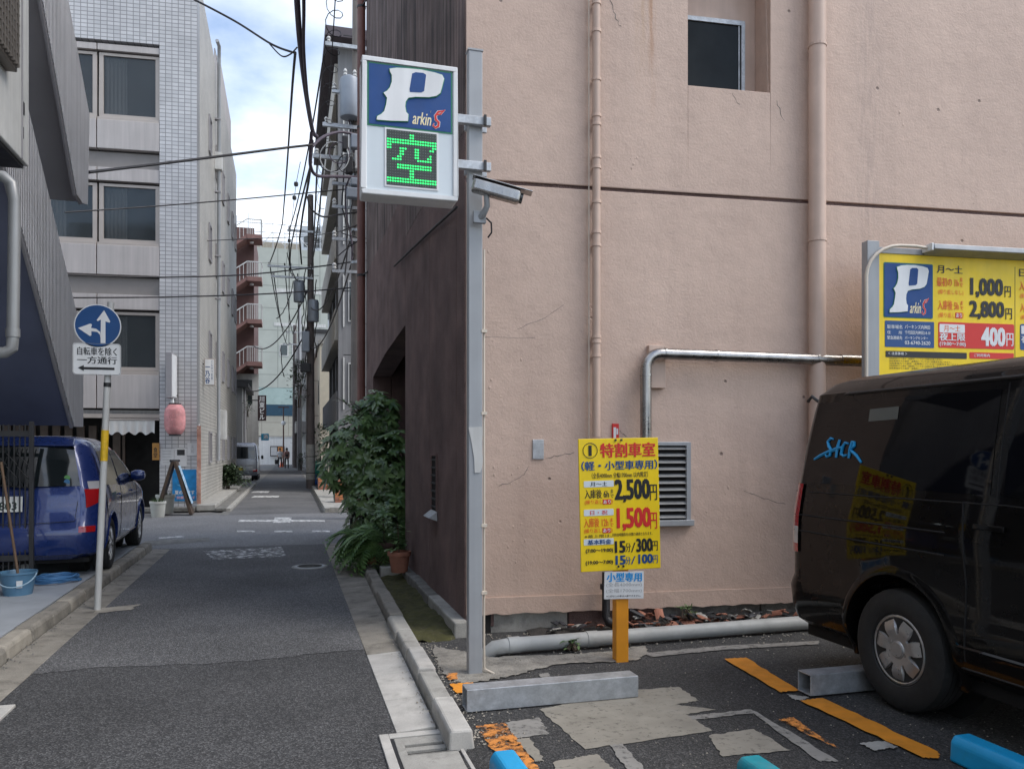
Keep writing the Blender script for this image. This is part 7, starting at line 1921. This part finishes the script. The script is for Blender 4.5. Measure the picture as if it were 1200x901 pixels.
def shrublet(x, y, z, w, h, lab, n=420, seed=1, m=M_shrub, L=.09, pot=False):
    r_ = random.Random(seed); o = thing('shrub', lab, 'shrub', (x, y, z)); b = MB()
    for k in range(n):
        p = Vector((r_.gauss(0, .38), r_.gauss(0, .38), 0)); t = r_.random() ** .8
        c = Vector((p.x*w*(1.1-.5*t), p.y*w*(1.1-.5*t), h*(.12+.88*t)))
        leaflet(b, c, Vector((r_.uniform(-1,1), r_.uniform(-1,1), r_.uniform(-.1,1))), Vector((0,0,1)), L*r_.uniform(.7,1.4), L*.4, .2, .3)
    f_ = b.build('foliage', m, o, smooth=True); f_['kind'] = 'stuff'
    for k in range(5): MB().tube([(r_.uniform(-.05,.05), r_.uniform(-.05,.05), 0), (r_.uniform(-.3,.3)*w, r_.uniform(-.3,.3)*w, h*.7)], [.02,.006], 5).build('stem', M_bark, o)
    return o
q = gp(268, 574, .15)
shrublet(-2.05, 29.6, .16, .75, .78, 'rounded green shrub beside the tiled building step', 1500, 4, M_shrub, .17)
shrublet(1.55, 24.5, .5, .5, .8, 'leafy shrub growing from the orange brick planter', 300, 5, M_leaf, .12)
shrublet(1.35, 34.5, 0, .5, 2.6, 'tall climbing shrub by the car park corner', 420, 6, M_leaf, .16)
shrublet(-2.2, 47.2, 3.4, .5, .9, 'small plant growing on the grey house wall', 160, 7, M_shrub, .12)
shrublet(.95, 62, 0, .6, 1.3, 'distant low shrub at the foot of the grey steel pole', 260, 8, M_shrub, .16)
# climbing plant on the wires half-way up the alley
shrublet(up2.location.x - .45, up2.location.y - .1, 3.2, .6, 1.9, 'climbing plant wound round the brown utility pole', 300, 9, M_shrub, .16)
# a bent grey bollard by the shrub
q = gp(414, 652)
bl_ = thing('bollard', 'short dark steel post between the fern and the shrub', 'bollard', (.87, 11.3, 0))
MB().tube([(0,0,0),(0,0,.95)], .045, 14).build('post', M_dark, bl_, smooth=True); MB().lathe([(.047,.90),(.052,.91),(.052,.95),(0,.965)], 14).build('cap', M_dark, bl_)

# loose grit, chips and dead leaves gathered along the wall and kerb
rnd = random.Random(77); gm = MB()
def chip(x, y, z, r_):
    p = [(x + r_*rnd.uniform(.5,1.2)*math.cos(R(72*k+rnd.uniform(-20,20))), y + r_*rnd.uniform(.5,1.2)*math.sin(R(72*k+rnd.uniform(-20,20))), z) for k in range(5)]
    gm.add(p + [(x + rnd.uniform(-.3,.3)*r_, y + rnd.uniform(-.3,.3)*r_, z + r_*rnd.uniform(.5,1))], [(k, (k+1) % 5, 5) for k in range(5)])
for k in range(900):
    u = rnd.uniform(.0, 4.2); p = PF.o + PF.u*u - PF.n*abs(rnd.gauss(.35, .25)); chip(p.x, p.y, .017, rnd.uniform(.003, .012))
for k in range(500):
    y_ = rnd.uniform(3.9, 6.2); chip(kx(y_) + .15 + abs(rnd.gauss(0, .12)), y_, .013, rnd.uniform(.003, .010))
for k in range(700): chip(rnd.uniform(1.0, 5), rnd.uniform(2.6, 5.2), .013, rnd.uniform(.002, .007))
for k in range(260): y_ = rnd.uniform(4.2, 12.5); chip(kx(y_) - abs(rnd.gauss(.01, .03)), y_, .022, rnd.uniform(.003, .008))
grit = gm.build('grit', M_conc_tan); grit['kind'] = 'stuff'; grit['label'] = 'loose grit and chips scattered over the car park asphalt'; grit['category'] = 'grit'
gm = MB()
for k in range(240):
    y_ = rnd.uniform(5, 12.6); x_ = (lx(y_) - .22 + rnd.gauss(0, .03)); chip(x_, y_, .02, rnd.uniform(.004, .012))
grit2 = gm.build('gutter_litter', M_conc_dark); grit2['kind'] = 'stuff'; grit2['label'] = 'dark litter lying along the forecourt gutter'; grit2['category'] = 'litter'
# weeds at the wall foot
for (px_, py_, n_, lab) in ((441, 0, 0, ''),): pass
for i, (px_, py_, s_, lab) in enumerate(((672, 762, .5, 'tiny weed tuft growing beside the grey drain pipe'), (805, 735, .7, 'small green weed among the roof tile shards'))):
    q = gp(px_, py_, .02); shrublet(q.x, q.y, .03 if i == 0 else .10, .16*s_, .14*s_, lab, 26, 40+i, M_fern, .05)
